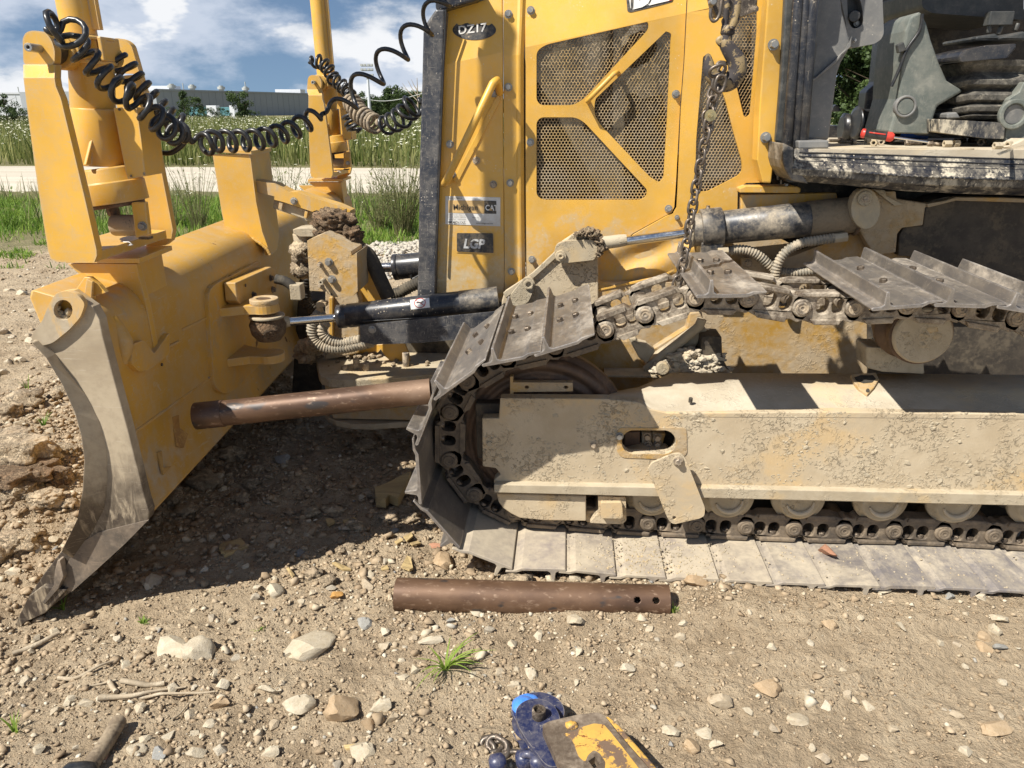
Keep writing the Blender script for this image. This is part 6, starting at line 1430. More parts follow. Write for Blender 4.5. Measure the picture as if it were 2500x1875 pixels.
# crumbs of mud stuck on the frame face, as a mass
mb = MB(); rr = random.Random(11)
def in_poly(x, y, P):
    c = False
    for i in range(len(P)):
        a, b = P[i], P[i - 1]
        if (a[1] > y) != (b[1] > y) and x < (b[0] - a[0]) * (y - a[1]) / (b[1] - a[1]) + a[0]: c = not c
    return c
cnt = 0
while cnt < 4200:
    x, y = rr.uniform(1210, 2520), rr.uniform(985, 1190)
    if not in_poly(x, y, face) or abs(x - 1584) < 72 and abs(y - 1080) < 34: cnt += 1; continue
    n_ = noise.noise(Vector((x * 0.011, y * 0.014, 2.0))) + 0.5 * noise.noise(Vector((x * 0.04, y * 0.05, 5.0))) + (y - 1080) * 0.0012
    if n_ < 0.02 + 0.1 * rr.random(): cnt += 0.4; continue
    s_ = rr.uniform(0.0012, 0.0050) * (1 + (rr.random() < 0.06) * 1.0); p = PY(x, y, YF0 + 0.001)
    mb.lump(p, (s_ * rr.uniform(0.8, 2.0), s_ * 0.55, s_ * rr.uniform(0.6, 1.5)), rr.random() * 90, 1, 0.55, sm=False); cnt += 1
o = mb.build('mud_crumbs', 'mud_plate', DZ); o['kind'] = 'stuff'
# braces and housings between frame and body
plate('frame_brace', 'mud_plate', DZ, A4(330, 1070, 345, 1040, 690, 800, 720, 790, 745, 845, 700, 860, 640, 960, 580, 1080, 340, 1100), 3.05, 0.10, bevel=0.012, segs=3)
MB().tube([PY(*q, 3.03) for q in A4(335, 1075, 430, 990, 560, 890, 680, 790, 700, 740)], 0.020, 10).build('brace_edge', 'mud_plate', SC.objects['frame_brace'])
plate('frame_brace', 'yellow_mud', DZ, A4(385, 935, 600, 800, 620, 700, 700, 690, 715, 800, 560, 870, 430, 960), 3.16, 0.05, bevel=0.006)
plate('equalizer_housing', 'yellow_mud', DZ, A4(-140, 830, 230, 860, 330, 1040, 390, 1100, 390, 1240, -140, 1240), 3.08, 0.25, bevel=0.02)
plate('housing_plate', 'mud_plate', DZ, A4(222, 862, 275, 862, 278, 885, 340, 900, 400, 950, 345, 1030, 290, 990), 3.04, 0.05, bevel=0.006)
plate('step_ledge', 'mud_plate', DZ, A4(70, 1105, 415, 1108, 415, 1122, 70, 1118), 2.96, 0.10, bevel=0.002)
mb = MB(); rs = A4(700, 858, 755, 850, 828, 855, 832, 970, 850, 1040, 885, 1082, 560, 1085, 640, 1030, 690, 950)
plate('track_stand', 'tank', DZ, rs, 2.98, 0.12, bevel=0.008, segs=3)
rm = random.Random(5)
for i, (x, y, s_) in enumerate(((690, 1055, .045), (740, 1010, .040), (765, 985, .030), (800, 1075, .035), (450, 1065, .035), (520, 1060, .045), (590, 1035, .045), (560, 1000, .035), (625, 960, .030))): mb.lump(PY(*A4(x, y)[0], 3.00), (s_ * 1.6, s_, s_ * 0.75), 90 + i, 4, 0.5, 2.4)
for i in range(150):
    t_ = rm.random(); x = 430 + 400 * t_ + rm.gauss(0, 14); y = 1075 - 130 * math.exp(-((t_ - 0.55) / 0.3) ** 2) * rm.random() + rm.gauss(0, 8); s_ = 0.005 + 0.012 * rm.random() ** 2; mb.lump(PY(*A4(x, y)[0], 2.95 + 0.03 * rm.random()), (s_ * 1.3, s_, s_ * 0.8), 600 + i, 1, 0.5, sm=False)
mb.build('packed_mud', 'mud_top', DZ)['kind'] = 'stuff'
a = PY(*A4(448, 1065)[0], 2.92); MB().cyl(a, a + Vector((0, 0.03, 0)), 0.026, 18).build('pin_head', 'mud_plate', DZ, 0.004)
# carrier roller
c = PY(*A5(1010, 852)[0], 2.66)
mb = MB(); mb.lathe(c, (0, 1, 0), [(0, 0.094), (0.006, 0.100), (0.02, 0.100)], 44); cr = mb.build('carrier_roller', 'mud_plate', DZ)
mb = MB(); mb.lathe(c + Vector((0, 0.02, 0)), (0, 1, 0), [(0, 0.108), (0.025, 0.110), (0.028, 0.092), (0.10, 0.092), (0.103, 0.118), (0.13, 0.118), (0.132, 0.10), (0.20, 0.098)], 44); mb.build('roller_shell', 'idler', cr)
mb = MB(); 
for i in range(9):
    t = rr.random() * 6.28; r_ = rr.random() * 0.075; mb.lump(c + Vector((math.cos(t) * r_, 0.002, math.sin(t) * r_)), (0.018, 0.004, 0.014), i + 300, 2, 0.5)
mb.build('caked_mud', 'mud_plate', cr)['kind'] = 'stuff'
plate('roller_bracket', 'mud_plate', DZ, A5(638, 920, 750, 925, 760, 860, 900, 900, 1010, 1000, 1020, 1100, 740, 1085, 640, 1060), 2.82, 0.12, bevel=0.01, segs=3)
# bottom rollers
for k, x in enumerate((1592, 1780, 1954, 2157, 2338, 2540)):
    y = 1216 + (x - 1592) * 0.022; c = PY(x, y, 2.635)
    mb = MB(); mb.lathe(c, (0, 1, 0), [(0, 0.070), (0.004, 0.078), (0.02, 0.082), (0.022, 0.098), (0.045, 0.100), (0.048, 0.085), (0.16, 0.085), (0.162, 0.1), (0.18, 0.1)], 36)
    rl = mb.build('track_roller', 'mud_plate', DZ)
    rng = [c + Vector((math.cos(t) * 0.050, -0.003, math.sin(t) * 0.050)) for t in (R(200 + 160 * j / 14) for j in range(15))]
    MB().tube(rng, [0.004 + 0.006 * math.sin(math.pi * j / 14) for j in range(15)], 8).build('roller_collar', 'mud_top', rl)
plate('frame_underside', 'dark', DZ, [(1300, 1190), (2620, 1220), (2620, 1262), (1300, 1240)], 2.82, 0.05, bevel=0)
# idler wheel
ic = PY(1320, 1072, 2.70); IR = 0.318
mb = MB(); mb.lathe(ic, (0, 1, 0), [(0.0, IR - 0.085), (-0.004, IR - 0.078), (-0.004, IR - 0.060), (0.004, IR - 0.056), (0.004, IR - 0.040), (-0.002, IR - 0.036), (-0.002, IR - 0.012), (0.008, IR - 0.002), (0.030, IR), (0.036, IR + 0.002), (0.038, IR + 0.020), (0.085, IR + 0.022), (0.09, IR), (0.125, IR), (0.125, IR - 0.07)], 72)
idl = mb.build('idler_rim', 'idler', DZ)
mb = MB(); mb.lathe(ic + Vector((0, 0.022, 0)), (0, 1, 0), [(0, 0.09), (0.002, IR - 0.072), (0.03, IR - 0.070), (0.05, 0.09)], 48); mb.lathe(ic + Vector((0, -0.015, 0)), (0, 1, 0), [(0, 0.07), (0.06, 0.10)], 32); mb.build('idler_web', 'idler', idl)
plate('idler_bearing', 'tank', DZ, [(1160, 985), (1230, 985), (1230, 1120), (1165, 1120)], 2.655, 0.05, bevel=0.006)
plate('idler_scraper', 'yellow_mud', DZ, A3(783, 848, 803, 848, 803, 885, 1190, 888, 1192, 945, 808, 950, 803, 975, 783, 972), 2.645, 0.03, [circ(*A3(892, 917)[0], 5.4, 3.8, 12), circ(*A3(1146, 918)[0], 5.4, 3.8, 12)], 0.002)
plate('idler_slide', 'tank', DZ, [(1150, 1180), (1240, 1200), (1260, 1245), (1180, 1240)], 2.70, 0.08, bevel=0.01)

# ------------------------------------------------------------------ the loose track
TR = thing('crawler_track', (0.4, 2.77, 0.0), 'loose steel crawler track round the front wheel, shoes missing where the chain lifts it', 'track')
YT0, YT1 = 2.38, 3.12          # shoe edges
YL0, YL1 = 2.655, 2.875        # outer faces of the two rows of links
def xz(p): return Vector((p.x, p.z))
lips = [(2680, 1458), (2547, 1450), (2414, 1442), (2284, 1436), (2150, 1433), (2016, 1429), (1888, 1424), (1757, 1418), (1627, 1412), (1505, 1406), (1382, 1393), (1251, 1390), (1122, 1340), (1026, 1232), (1016, 1088), (1059, 977), (1176, 893), (1304, 869), (1436, 829)]
SP = [xz(PY(x, y, YT0)) for x, y in lips]
pins = [(1574, 767), (1697, 726), (1826, 728), (1957, 751), (2085, 752), (2215, 745), (2345, 752), (2480, 775), (2615, 800)]
LIPO, DEP = 0.045, 0.066
PP = [xz(PY(x, y, YL0)) for x, y in pins]
def nrm(d): return Vector((-d.y, d.x))
S = list(SP)
for i, p in enumerate(PP):
    q = PP[i + 1] if i + 1 < len(PP) else p + (p - PP[i - 1]); d = (q - p).normalized(); S.append(p - d * LIPO + nrm(d) * DEP)
P_ = []
for i in range(len(S)):
    q = S[i + 1] if i + 1 < len(S) else S[i] * 2 - S[i - 1]; d = (q - S[i]).normalized(); P_.append(S[i] + d * LIPO - nrm(d) * DEP)
n_low = len(SP)
for i, p in enumerate(PP): P_[n_low + i] = p
bare = {n_low - 1, n_low, n_low + 2, n_low + 3}
def shoe_profile(L, lipup=True):
    """u along the track, v outward; a plate with one tall rib, a curled front lip and a lapped tail"""
    return [(0.000, -0.001), (0.004, -0.006), (0.10, -0.006), (L - 0.034, -0.006), (L - 0.014, 0.003), (L + 0.024, 0.007), (L + 0.026, 0.013), (L - 0.018, 0.013), (L - 0.036, 0.006), (0.066, 0.006), (0.056, 0.012), (0.0515, 0.052), (0.0425, 0.052), (0.037, 0.012), (0.028, 0.006), (0.006, 0.006), (0.000, 0.003)]
def add_shoe(i, mat, nb=4):
    a = S[i]; b = S[i + 1]; d = (b - a).normalized(); n = nrm(d); L = (b - a).length
    prof_ = [a + d * u + n * v for u, v in shoe_profile(L)]
    mb = MB(); mb.prism([Vector((p.x, YT0, p.y)) for p in prof_], (0, YT1 - YT0, 0))
    o = mb.build('track_shoe', mat, TR, 0.0025)
    if nb:
        for u in (0.085, 0.145):
            for y in (YL0 + 0.035, YL1 + 0.035):
                p = a + d * (L - 0.20 + u + 0.02) + n * 0.006; bolt(o, (p.x, y, p.y), (n.x, 0, n.y), 0.013, 0.014, 'boltdark', washer=False, spin=u * 20)
    return o
def link_outline(L, k=10):
    """one link seen from its side: u from pin to pin, v inward; 0 at the shoe seat"""
    return [(-0.030, 0.028), (-0.012, 0.010), (0.02, 0.004), (L - 0.055, 0.004), (L - 0.040, 0.022), (L - 0.018, 0.018), (L + 0.012, 0.022), (L + 0.030, 0.044), (L + 0.034, 0.072), (L + 0.020, 0.100), (L - 0.002, 0.112), (L - 0.030, 0.104), (L - 0.045, 0.116), (0.045, 0.116), (0.015, 0.106), (-0.020, 0.100), (-0.034, 0.078), (-0.036, 0.050)]
def add_link(i, mat):
    a, b = P_[i], P_[i + 1]; d = (b - a).normalized(); n = nrm(d); L = (b - a).length
    base = a + n * (DEP - 0.008); f = lambda u, v: base + d * u - n * v
    first = None
    for row, y0 in enumerate((YL0, YL1)):
        th = 0.052; mb = MB(); P3 = lambda q, y: Vector((q.x, y, q.y))
        holes = []
        for uc in (0.082 * L / 0.203, 0.142 * L / 0.203):
            h = []
            for k in range(12):
                t = 2 * math.pi * k / 12; h.append(f(uc + 0.0215 * math.copysign(abs(math.cos(t)) ** 0.75, math.cos(t)), 0.052 + 0.029 * math.copysign(abs(math.sin(t)) ** 0.75, math.sin(t))))
            holes.append([P3(q, y0) for q in h])
        mb.prism([P3(f(u, v), y0 + (0.0)) for u, v in link_outline(L)], (0, th, 0), holes)
        # rail lip and shoe seat stand out of the face
        mb.prism([P3(f(u, v), y0 - 0.010) for u, v in ((0.03, 0.098), (L - 0.04, 0.098), (L - 0.045, 0.118), (0.045, 0.118))], (0, 0.012, 0))
        mb.prism([P3(f(u, v), y0 - 0.012) for u, v in ((-0.008, 0.003), (L - 0.055, 0.003), (L - 0.058, 0.019), (-0.012, 0.019))], (0, 0.014, 0))
        o = mb.build('track_link', mat, TR, 0.004)
        pb2 = P3(a, y0)
        mb = MB(); mb.cyl(pb2 + Vector((0, 0.0, 0)), pb2 - Vector((0, 0.012, 0)), 0.034, 26, 0.030); mb.build('pin_boss', mat, o, 0.004)
        mb = MB(); mb.cyl(pb2 - Vector((0, 0.010, 0)), pb2 - Vector((0, 0.017, 0)), 0.022, 22, hole=0.015); mb.cyl(pb2 - Vector((0, 0.005, 0)), pb2 - Vector((0, 0.015, 0)), 0.0155, 18, hole=0.006); mb.build('track_pin', 'boltmud' if mat == 'link' else mat, o, 0.0015)
        if first is None: first = o
    # bolt stubs seen through the windows
    if mat == 'link_dark':
        for uc in (0.082 * L / 0.203, 0.142 * L / 0.203):
            q = f(uc, 0.0); q2 = f(uc, 0.036); MB().cyl((q.x, YL0 + 0.02, q.y), (q2.x, YL0 + 0.02, q2.y), 0.015, 12).build('bolt_end', 'boltdark', first, 0.002)
    mb = MB(); q = a; mb.cyl((q.x, YL0 + 0.05, q.y), (q.x, YL1, q.y), 0.032, 18); mb.build('bushing', mat, first)
for i in range(len(S) - 1):
    top = i >= 14
    add_link(i, 'link' if i >= n_low - 1 else 'link_dark')
    if i in bare: continue
    if i <= 3: mt = 'shoe_dry'
    elif i <= 5: mt = 'shoe_mid'
    elif i <= 11: mt = 'shoe_mud'
    else: mt = 'shoe'
    add_shoe(i, mt, 4 if top else 0)
# crumbs of dirt on the lower shoes
mb = MB(); 
for k in range(900):
    x = rr.gauss(1600, 90) if k < 650 else rr.uniform(1160, 2500); yy = rr.uniform(2.39, 2.64); q = PY(x, 1400, yy)
    i = max(0, min(10, int(k * 0)))
    X = q.x; zz_ = None
    for j in range(10):
        if S[j + 1].x <= X <= S[j].x: t = (X - S[j + 1].x) / (S[j].x - S[j + 1].x); zz_ = S[j + 1].y + (S[j].y - S[j + 1].y) * t
    if zz_ is None: continue
    s_ = rr.uniform(0.0012, 0.0045); mb.lump((X, yy, zz_ + 0.006 + s_ * 0.3), (s_, s_, s_ * 0.7), k, 1, 0.4, sm=False)
o = mb.build('crumbled_dirt', 'mud_plate', TR); o['kind'] = 'stuff'
mb = MB()
for k in range(160):
    u_ = rr.random(); q = PY(1345 + 95 * u_, 765 - 24 * u_ + rr.gauss(0, 7), 2.80); s_ = rr.uniform(0.002, 0.008); mb.lump(q, (s_ * 1.6, s_ * 1.4, s_ * 0.7), k + 900, 1, 0.4, sm=False)
# (kept low on the plate)
c1_ = [v for v in mb.v]

# ------------------------------------------------------------------ chain, hook
def link_ring(c, d, side, L, w, r, n=18):
    c, d, side = Vector(c), Vector(d).normalized(), Vector(side); side = (side - d * side.dot(d)).normalized(); pts = []
    for k in range(n):
        t = 2 * math.pi * k / n; x = math.cos(t); y = math.sin(t); pts.append(c + d * ((L / 2 - w / 2) * (1 if x > 0 else -1) * min(1, abs(x) * 3) + (w / 2) * x) + side * (w / 2) * y)
    return MB().tube(pts, r, 8, closed=True)
chp = [(1762, 168), (1755, 185), (1742, 240), (1735, 275), (1727, 320), (1716, 370), (1708, 415), (1700, 455), (1692, 500), (1685, 545), (1677, 590), (1670, 630), (1662, 660), (1653, 692)]
CP = smooth_path([PY(x, y, 2.74) for x, y in chp], 12)
CH = thing('lifting_chain', tuple(CP[-1]), 'dark steel chain hanging from the hook and holding up the track link', 'chain')
Ls = [0.0]
for a, b in zip(CP, CP[1:]): Ls.append(Ls[-1] + (b - a).length)
def cpt(s_):
    for j in range(len(Ls) - 1):
        if Ls[j + 1] >= s_: t = (s_ - Ls[j]) / (Ls[j + 1] - Ls[j]); return CP[j].lerp(CP[j + 1], t), (CP[j + 1] - CP[j]).normalized()
    return CP[-1], (CP[-1] - CP[-2]).normalized()
pit = 0.0335; s_ = 0.01; k = 0
while s_ < Ls[-1]:
    c, d = cpt(s_); side = Vector((1, 0.25, 0)) if k % 2 else Vector((0.45, -1, 0)); link_ring(c, d, side, 0.050, 0.031, 0.0052).build('chain_link', 'chain', CH); s_ += pit; k += 1
for c, d, sd_ in ((PY(1752, 172, 2.71), (1, 0, 0.4), (0.2, -0.5, 1)), (PY(1768, 166, 2.77), (1, 0, -0.3), (0, 0.3, 1)), (PY(1758, 205, 2.70), (0.2, 0, 1), (1, 0.3, 0)), (PY(1744, 222, 2.75), (-0.5, 0, -1), (1, -0.6, 0)), (PY(1738, 262, 2.77), (-0.2, 0, -1), (0.6, 1, 0)), (PY(1728, 290, 2.77), (0.2, 0, -1), (1, 0.2, 0)),
                  (PY(1950, 722, 2.82), (1, 0, 0.1), (0, 0.4, 1)), (PY(1935, 742, 2.74), (-1, 0, -0.7), (0.2, -1, 0.3)), (PY(1918, 730, 2.74), (1, 0, 0.6), (0.2, 0.3, 1))):
    link_ring(c, d, sd_, 0.052, 0.034, 0.0055).build('chain_link', 'chain', CH)
a = PY(*Z4(622, 748)[0], 2.71); mb = MB(); mb.cyl(a, a - Vector((0, 0.004, 0)), 0.0185, 26); mb.hexbolt(a - Vector((0, 0.004, 0)), (0, -1, 0), 0.0085, 0.009, False); mb.cyl(a - Vector((0, 0.01, 0)), a - Vector((0, 0.022, 0)), 0.0045, 10)
M['brass'] = coated('yellow_zinc', (0.50, 0.40, 0.20), 0.35, metal=0.8, dust=(0.4, 0.35, 0.25), amt=0.2, scale=30, bump=0.1, bdist=0.0005); mb.build('joining_bolt', 'brass', CH)
HK = thing('lifting_hook', tuple(PY(1765, 200, 2.74)), 'worn tan painted swivel hook with the chain looped in its throat, hanging before the hood', 'hook')
hk = H6(830, 560, 815, 620, 810, 700, 880, 830, 965, 950, 1000, 1060, 985, 1180, 900, 1300, 790, 1350, 680, 1310, 590, 1230, 545, 1120, 530, 1000, 520, 880)
hr_ = [q * 1.28 for q in [0.0125, 0.0130, 0.0155, 0.0175, 0.0200, 0.0215, 0.0215, 0.0210, 0.0195, 0.0175, 0.0160, 0.0145, 0.0110, 0.0045]]
hpts = [PY(x, y, 2.76) for x, y in hk]; HP = smooth_path(hpts, 5); HR = []
for i in range(len(hpts) - 1):
    for j in range(5): HR.append(hr_[i] + (hr_[i + 1] - hr_[i]) * j / 5)
HR.append(hr_[-1])
MB().tube(HP, [r * 1.12 for r in HR], 16, up=(0, 1, 0)).build('hook_body', 'hook', HK)
MB().tube(smooth_path([PY(x, y, 2.755) for x, y in H6(790, 700, 740, 720, 700, 680, 690, 650, 730, 620, 780, 650)], 4), 0.009, 10).build('latch_lug', 'hook', HK)
plate('hook_nose', 'hook', HK, round_poly(H6(470, 960, 480, 900, 520, 858, 570, 890, 600, 970, 610, 1060, 560, 1100, 500, 1060), 3), 2.752, 0.018, [circ(*H6(545, 935)[0], 3.2, 3.2, 10)], 0.005)
mb = MB(); a, b = PY(*H6(850, 400)[0], 2.76), PY(*H6(835, 575)[0], 2.76); mb.lathe(a, b - a, [(0, 0.012), (0.003, 0.021), (0.026, 0.023), (0.030, 0.019)], 24); mb.build('swivel_collar', 'hook', HK)
mb = MB(); mb.tube([PY(*q, 2.73) for q in H6(1010, -40, 1000, 60, 985, 180, 960, 320, 900, 470)], [0.011, 0.012, 0.012, 0.013, 0.010], 12); mb.tube([PY(*q, 2.79) for q in H6(840, -40, 830, 100, 815, 250, 800, 420)], 0.010, 12); mb.build('clevis', 'hook', HK)
plate('load_block', 'boltdark', HK, round_poly(H6(560, -80, 1330, -80, 1290, 80, 1345, 110, 1340, 180, 1290, 190, 1180, 230, 1040, 280, 1040, -20, 980, -20, 960, 100, 800, 260, 660, 260, 600, 120), 4), 2.80, 0.07, bevel=0.006)
a = PY(*H6(590, 40)[0], 2.78); MB().cyl(a + Vector((0, 0.02, 0)), a - Vector((0, 0.03, 0)), 0.011, 18).build('block_pin', 'bolt', HK, 0.003)
MB().tube(smooth_path([PY(x, y, 2.74) for x, y in H6(570, 140, 560, 260, 600, 340, 660, 320, 710, 230, 730, 100, 750, -40)], 5), 0.0055, 10).build('wire_loop', 'chain', HK)
# coiled cables (each one plugged in at both ends on the machine)
def cable(path, Ys, turns, rad, wire, mat='rubber', phase=0.0, npt=14):
    n = len(path); P3 = []
    for i, (x, y) in enumerate(path):
        Y = Ys[0] + (Ys[1] - Ys[0]) * i / (n - 1) if len(Ys) == 2 else Ys[i]
        P3.append(PY(x, y, Y))
    return coil(P3, turns, rad, wire, npt, 8, phase).build('coiled_cable', mat, DZ)
WR = 0.0086
p1 = Z1(300, 190, 420, 170, 500, 300, 620, 430, 740, 560, 870, 640, 960, 720, 1060, 810, 1130, 860, 1215, 885) + Z2(0, 930, 60, 915, 150, 915, 240, 912, 330, 905, 410, 890, 490, 868, 575, 838, 660, 790, 770, 735)
cable(p1[:10], [2.20, 2.20, 2.24, 2.27, 2.28, 2.28, 2.30, 2.34, 2.40, 2.46], 12.5, lambda u: 0.042 if u < 0.2 else 0.033, WR, phase=0.5)
cable(p1[9:], [2.46] + [2.50 + 0.055 * k for k in range(10)], 10.5, 0.032, WR, phase=0.2, npt=18)
p1b = Z2(770, 735, 900, 655, 1035, 545, 1180, 400, 1320, 265, 1440, 140, 1540, 30, 1560, -60)
cable(p1b, (2.995, 3.38), 5.3, 0.048, WR, phase=2.2, npt=22)
cable(Z1(740, 340, 790, 420, 860, 520, 930, 600, 1000, 670, 1060, 730, 1110, 770, 1160, 800, 1190, 860), (2.50, 2.52), 8.5, lambda u: 0.040 * (1 - 0.3 * u), WR, phase=1.0)
MB().tube(smooth_path([PY(x, y, 2.56) for x, y in Z1(1215, 860, 1190, 930, 1120, 985, 1060, 992, 1000, 975)], 6), WR, 10).build('cable_end', 'rubber', DZ)
mb = MB(); a, b = PY(*Z1(905, 868)[0], 2.56), PY(*Z1(1005, 975)[0], 2.56); mb.lathe(a, b - a, [(0, 0.022), (0.03, 0.024), (0.031, 0.020), (0.042, 0.020), (0.043, 0.0225), (0.05, 0.0225), (0.052, 0.014)], 20); mb.build('cable_plug', 'rubber', DZ)
mb = MB(); a, b = PY(*Z2(945, 720)[0], 5.4), PY(*Z2(1010, 850)[0], 5.4)
cable(H1(300, 10, 430, 0, 520, 60, 590, 150, 640, 250, 720, 300, 780, 380, 820, 480), (5.15, 5.0), 8.5, 0.038, 0.0095, phase=1.0)
cable(H1(800, 290, 840, 420, 860, 520), (4.9, 4.8), 2.5, 0.036, 0.0095)
cable(H1(830, 540, 920, 590, 960, 680, 1060, 760, 1160, 830, 1240, 850), (4.6, 4.35), 10, 0.046, 0.0105, mat='rubberdust', phase=0.4)
cable(H1(1240, 850, 1330, 855, 1420, 830, 1510, 780, 1600, 720, 1700, 600, 1830, 560), (4.35, 4.2), 6.0, lambda u: 0.046 + 0.016 * u, 0.0095, phase=0.4)
cable(H1(850, 640, 880, 740, 900, 800, 930, 860, 960, 950), (5.0, 5.0), 4, 0.060, 0.0105)

# ------------------------------------------------------------------ things on the ground
def gpt(x, y, z=0.0): 
    p = PZ(x, y, z)
    for _ in range(4): p = PZ(x, y, gh(p.x, p.y) + z)
    return p
# pipe lying on the dirt
a, b = PZ(968, 1451, 0.112), PZ(1632, 1469, 0.112)
def pipe(name, a, b, r, label, collar=None, holes=(), hr=0.012):
    t = thing(name, tuple((a + b) / 2 - Vector((0, 0, r))), label, 'pipe'); mb = MB(); n = 40; d = (b - a).normalized(); L = (b - a).length
    if not holes:
        mb.cyl(a, b, r, n, hole=r * 0.86)
    else:
        # open tube with holes cut through its wall: skip the wall there and line the opening
        nu = 230; e1, e2, _ = basis(d); fs_ = []; up = Vector((0, 0, 1))
        def pt(u, th, q): return a + d * u + (Vector((0, -1, 0)) * math.cos(th) + Vector((0, 0, 1)) * math.sin(th)) * q
        nth = 96
        for q, fl_ in ((r, False), (r * 0.86, True)):
            vs = [pt(L * i / nu, 2 * math.pi * j / nth, q) for i in range(nu + 1) for j in range(nth)]; F_ = []
            for i in range(nu):
                for j in range(nth):
                    um = L * (i + 0.5) / nu; th = 2 * math.pi * (j + 0.5) / nth
                    if any(((um - hu) ** 2 + (((th - ht + math.pi) % (2 * math.pi) - math.pi) * r) ** 2) < hr ** 2 for hu, ht in holes): continue
                    k = (i * nth + j, i * nth + (j + 1) % nth, (i + 1) * nth + (j + 1) % nth, (i + 1) * nth + j); F_.append(tuple(reversed(k)) if fl_ else k)
            mb.add(vs, F_, True)
        for hu, ht in holes:
            ro = [pt(hu + hr * math.cos(t_) * 1.02, ht + hr * math.sin(t_) / r * 1.02, r * 1.0012) for t_ in (2 * math.pi * k / 24 for k in range(24))]; ri = [pt(hu + hr * math.cos(t_), ht + hr * math.sin(t_) / r, r * 0.85) for t_ in (2 * math.pi * k / 24 for k in range(24))]
            rb = [pt(hu + hr * 1.18 * math.cos(t_), ht + hr * 1.18 * math.sin(t_) / r, r * 1.0012) for t_ in (2 * math.pi * k / 24 for k in range(24))]
            mb.rings([rb, ro, ri], False, False, True)
        for u in (0, L):
            o_ = [pt(u, 2 * math.pi * j / 48, r) for j in range(48)]; i_ = [pt(u, 2 * math.pi * j / 48, r * 0.86) for j in range(48)]; mb.add(o_ + i_, [(j, (j + 1) % 48, 48 + (j + 1) % 48, 48 + j) for j in range(48)])
    mb.build('pipe_wall', 'rustpipe', t)
    if collar: c0_, c1_ = collar; MB().cyl(a + d * c0_, a + d * c1_, r * 1.06, 40, hole=r * 1.001).build('collar', 'rustpipe', t, 0.002)
    return t
d_ = (b - a).normalized(); L_ = (b - a).length
hu = [(PZ(x, 1450, 0.14) - a).dot(d_) for x in (1553, 1598)]
pipe('rusty_pipe', a, b, 0.057, 'rusty brown pipe with two round holes lying on the dirt before the track', holes=[(u, R(38)) for u in hu])
a, b = PY(478, 1016, 2.42), PY(1052, 955, 2.52)
pipe('rusty_pipe', a, b, 0.045, 'long rusty pipe wedged level between the blade and the front of the track', collar=(0.0, 0.10))
# ---- snatch block, chain heap, worn plate
c = PZ(*G5(795, 500)[0], 0.14); sb = thing('snatch_block', (c.x, c.y, gh(c.x, c.y)), 'dark blue pulley block lying on the dirt beside the worn yellow plate', 'pulley block')
def lplate(name, mat, par, pts, z, t, bevel=0.003, tilt=None): return MB().prism([PZ(x, y, z) for x, y in pts], (0, 0, -t)).build(name, mat, par, bevel, segs=3)
sp1 = round_poly(G5(590, 560, 585, 490, 630, 430, 700, 395, 790, 385, 880, 410, 950, 470, 985, 550, 990, 620, 975, 720, 1010, 960, 990, 1000, 900, 1005, 840, 970, 760, 860, 690, 770, 610, 640), 14)
lplate('side_plate', 'blue', sb, sp1, 0.150, 0.014, 0.003)
sp2 = round_poly(G5(560, 640, 555, 700, 600, 780, 640, 850, 700, 940, 760, 1020, 900, 1040, 1000, 1060, 980, 700, 700, 500, 600, 560), 10)
lplate('side_plate', 'blue', sb, sp2, 0.060, 0.014, 0.003)
cc = PZ(*G5(790, 560)[0], 0.10); mb = MB(); mb.lathe(cc - Vector((0, 0, 0.025)), (0, 0, 1), [(0, 0.072), (0.008, 0.074), (0.025, 0.058), (0.042, 0.074), (0.05, 0.072)], 36); mb.build('sheave', 'blue', sb)
bb = PZ(*G5(655, 470)[0], 0.12); mb = MB(); mb.lathe(bb - Vector((0, 0, 0.03)), (0.1, 0, 1), [(0, 0.018), (0.006, 0.034), (0.04, 0.036), (0.05, 0.026), (0.055, 0.01)], 24); mb.lump(PZ(*G5(700, 400)[0], 0.12), (0.03, 0.018, 0.016), 3, 3, 0.1); mb.build('swivel_end', 'ltblue', sb)
hh = PZ(*G5(795, 515)[0], 0.165); mb = MB(); mb.cyl(hh - Vector((0, 0, 0.02)), hh + Vector((0, 0, 0.012)), 0.0185, 28, hole=0.0135); mb.cyl(hh - Vector((0, 0, 0.02)), hh, 0.014, 20); mb.cyl(hh, hh + Vector((0, 0, 0.006)), 0.0045, 12); mb.build('centre_pin', 'blue', sb, 0.001)
SC.objects['centre_pin'].data.materials[0] = M['boltdark']
for i, (x, y, r, q) in enumerate(((450, 990, 0.024, 0.09), (690, 960, 0.026, 0.10), (820, 985, 0.022, 0.11))):
    p = PZ(*G5(x, y)[0], q); MB().lathe(p - Vector((0.03, 0, 0.0)), (1, 0.25, 0.1), [(0, r * 0.5), (0.008, r), (0.035, r), (0.045, r * 0.5)], 20).build('shackle_knob', 'blue', sb, 0)
MB().tube(smooth_path([PZ(*G5(x, y)[0], z) for x, y, z in ((640, 905, 0.12), (700, 890, 0.13), (770, 930, 0.12), (790, 1000, 0.10), (770, 1080, 0.08))], 6), 0.010, 12).build('shackle', 'blue', sb)
mb_h = thing('chain_heap', tuple(PZ(*G5(400, 850)[0], 0.0)), 'small heap of dark chain links left of the blue pulley block', 'chain')
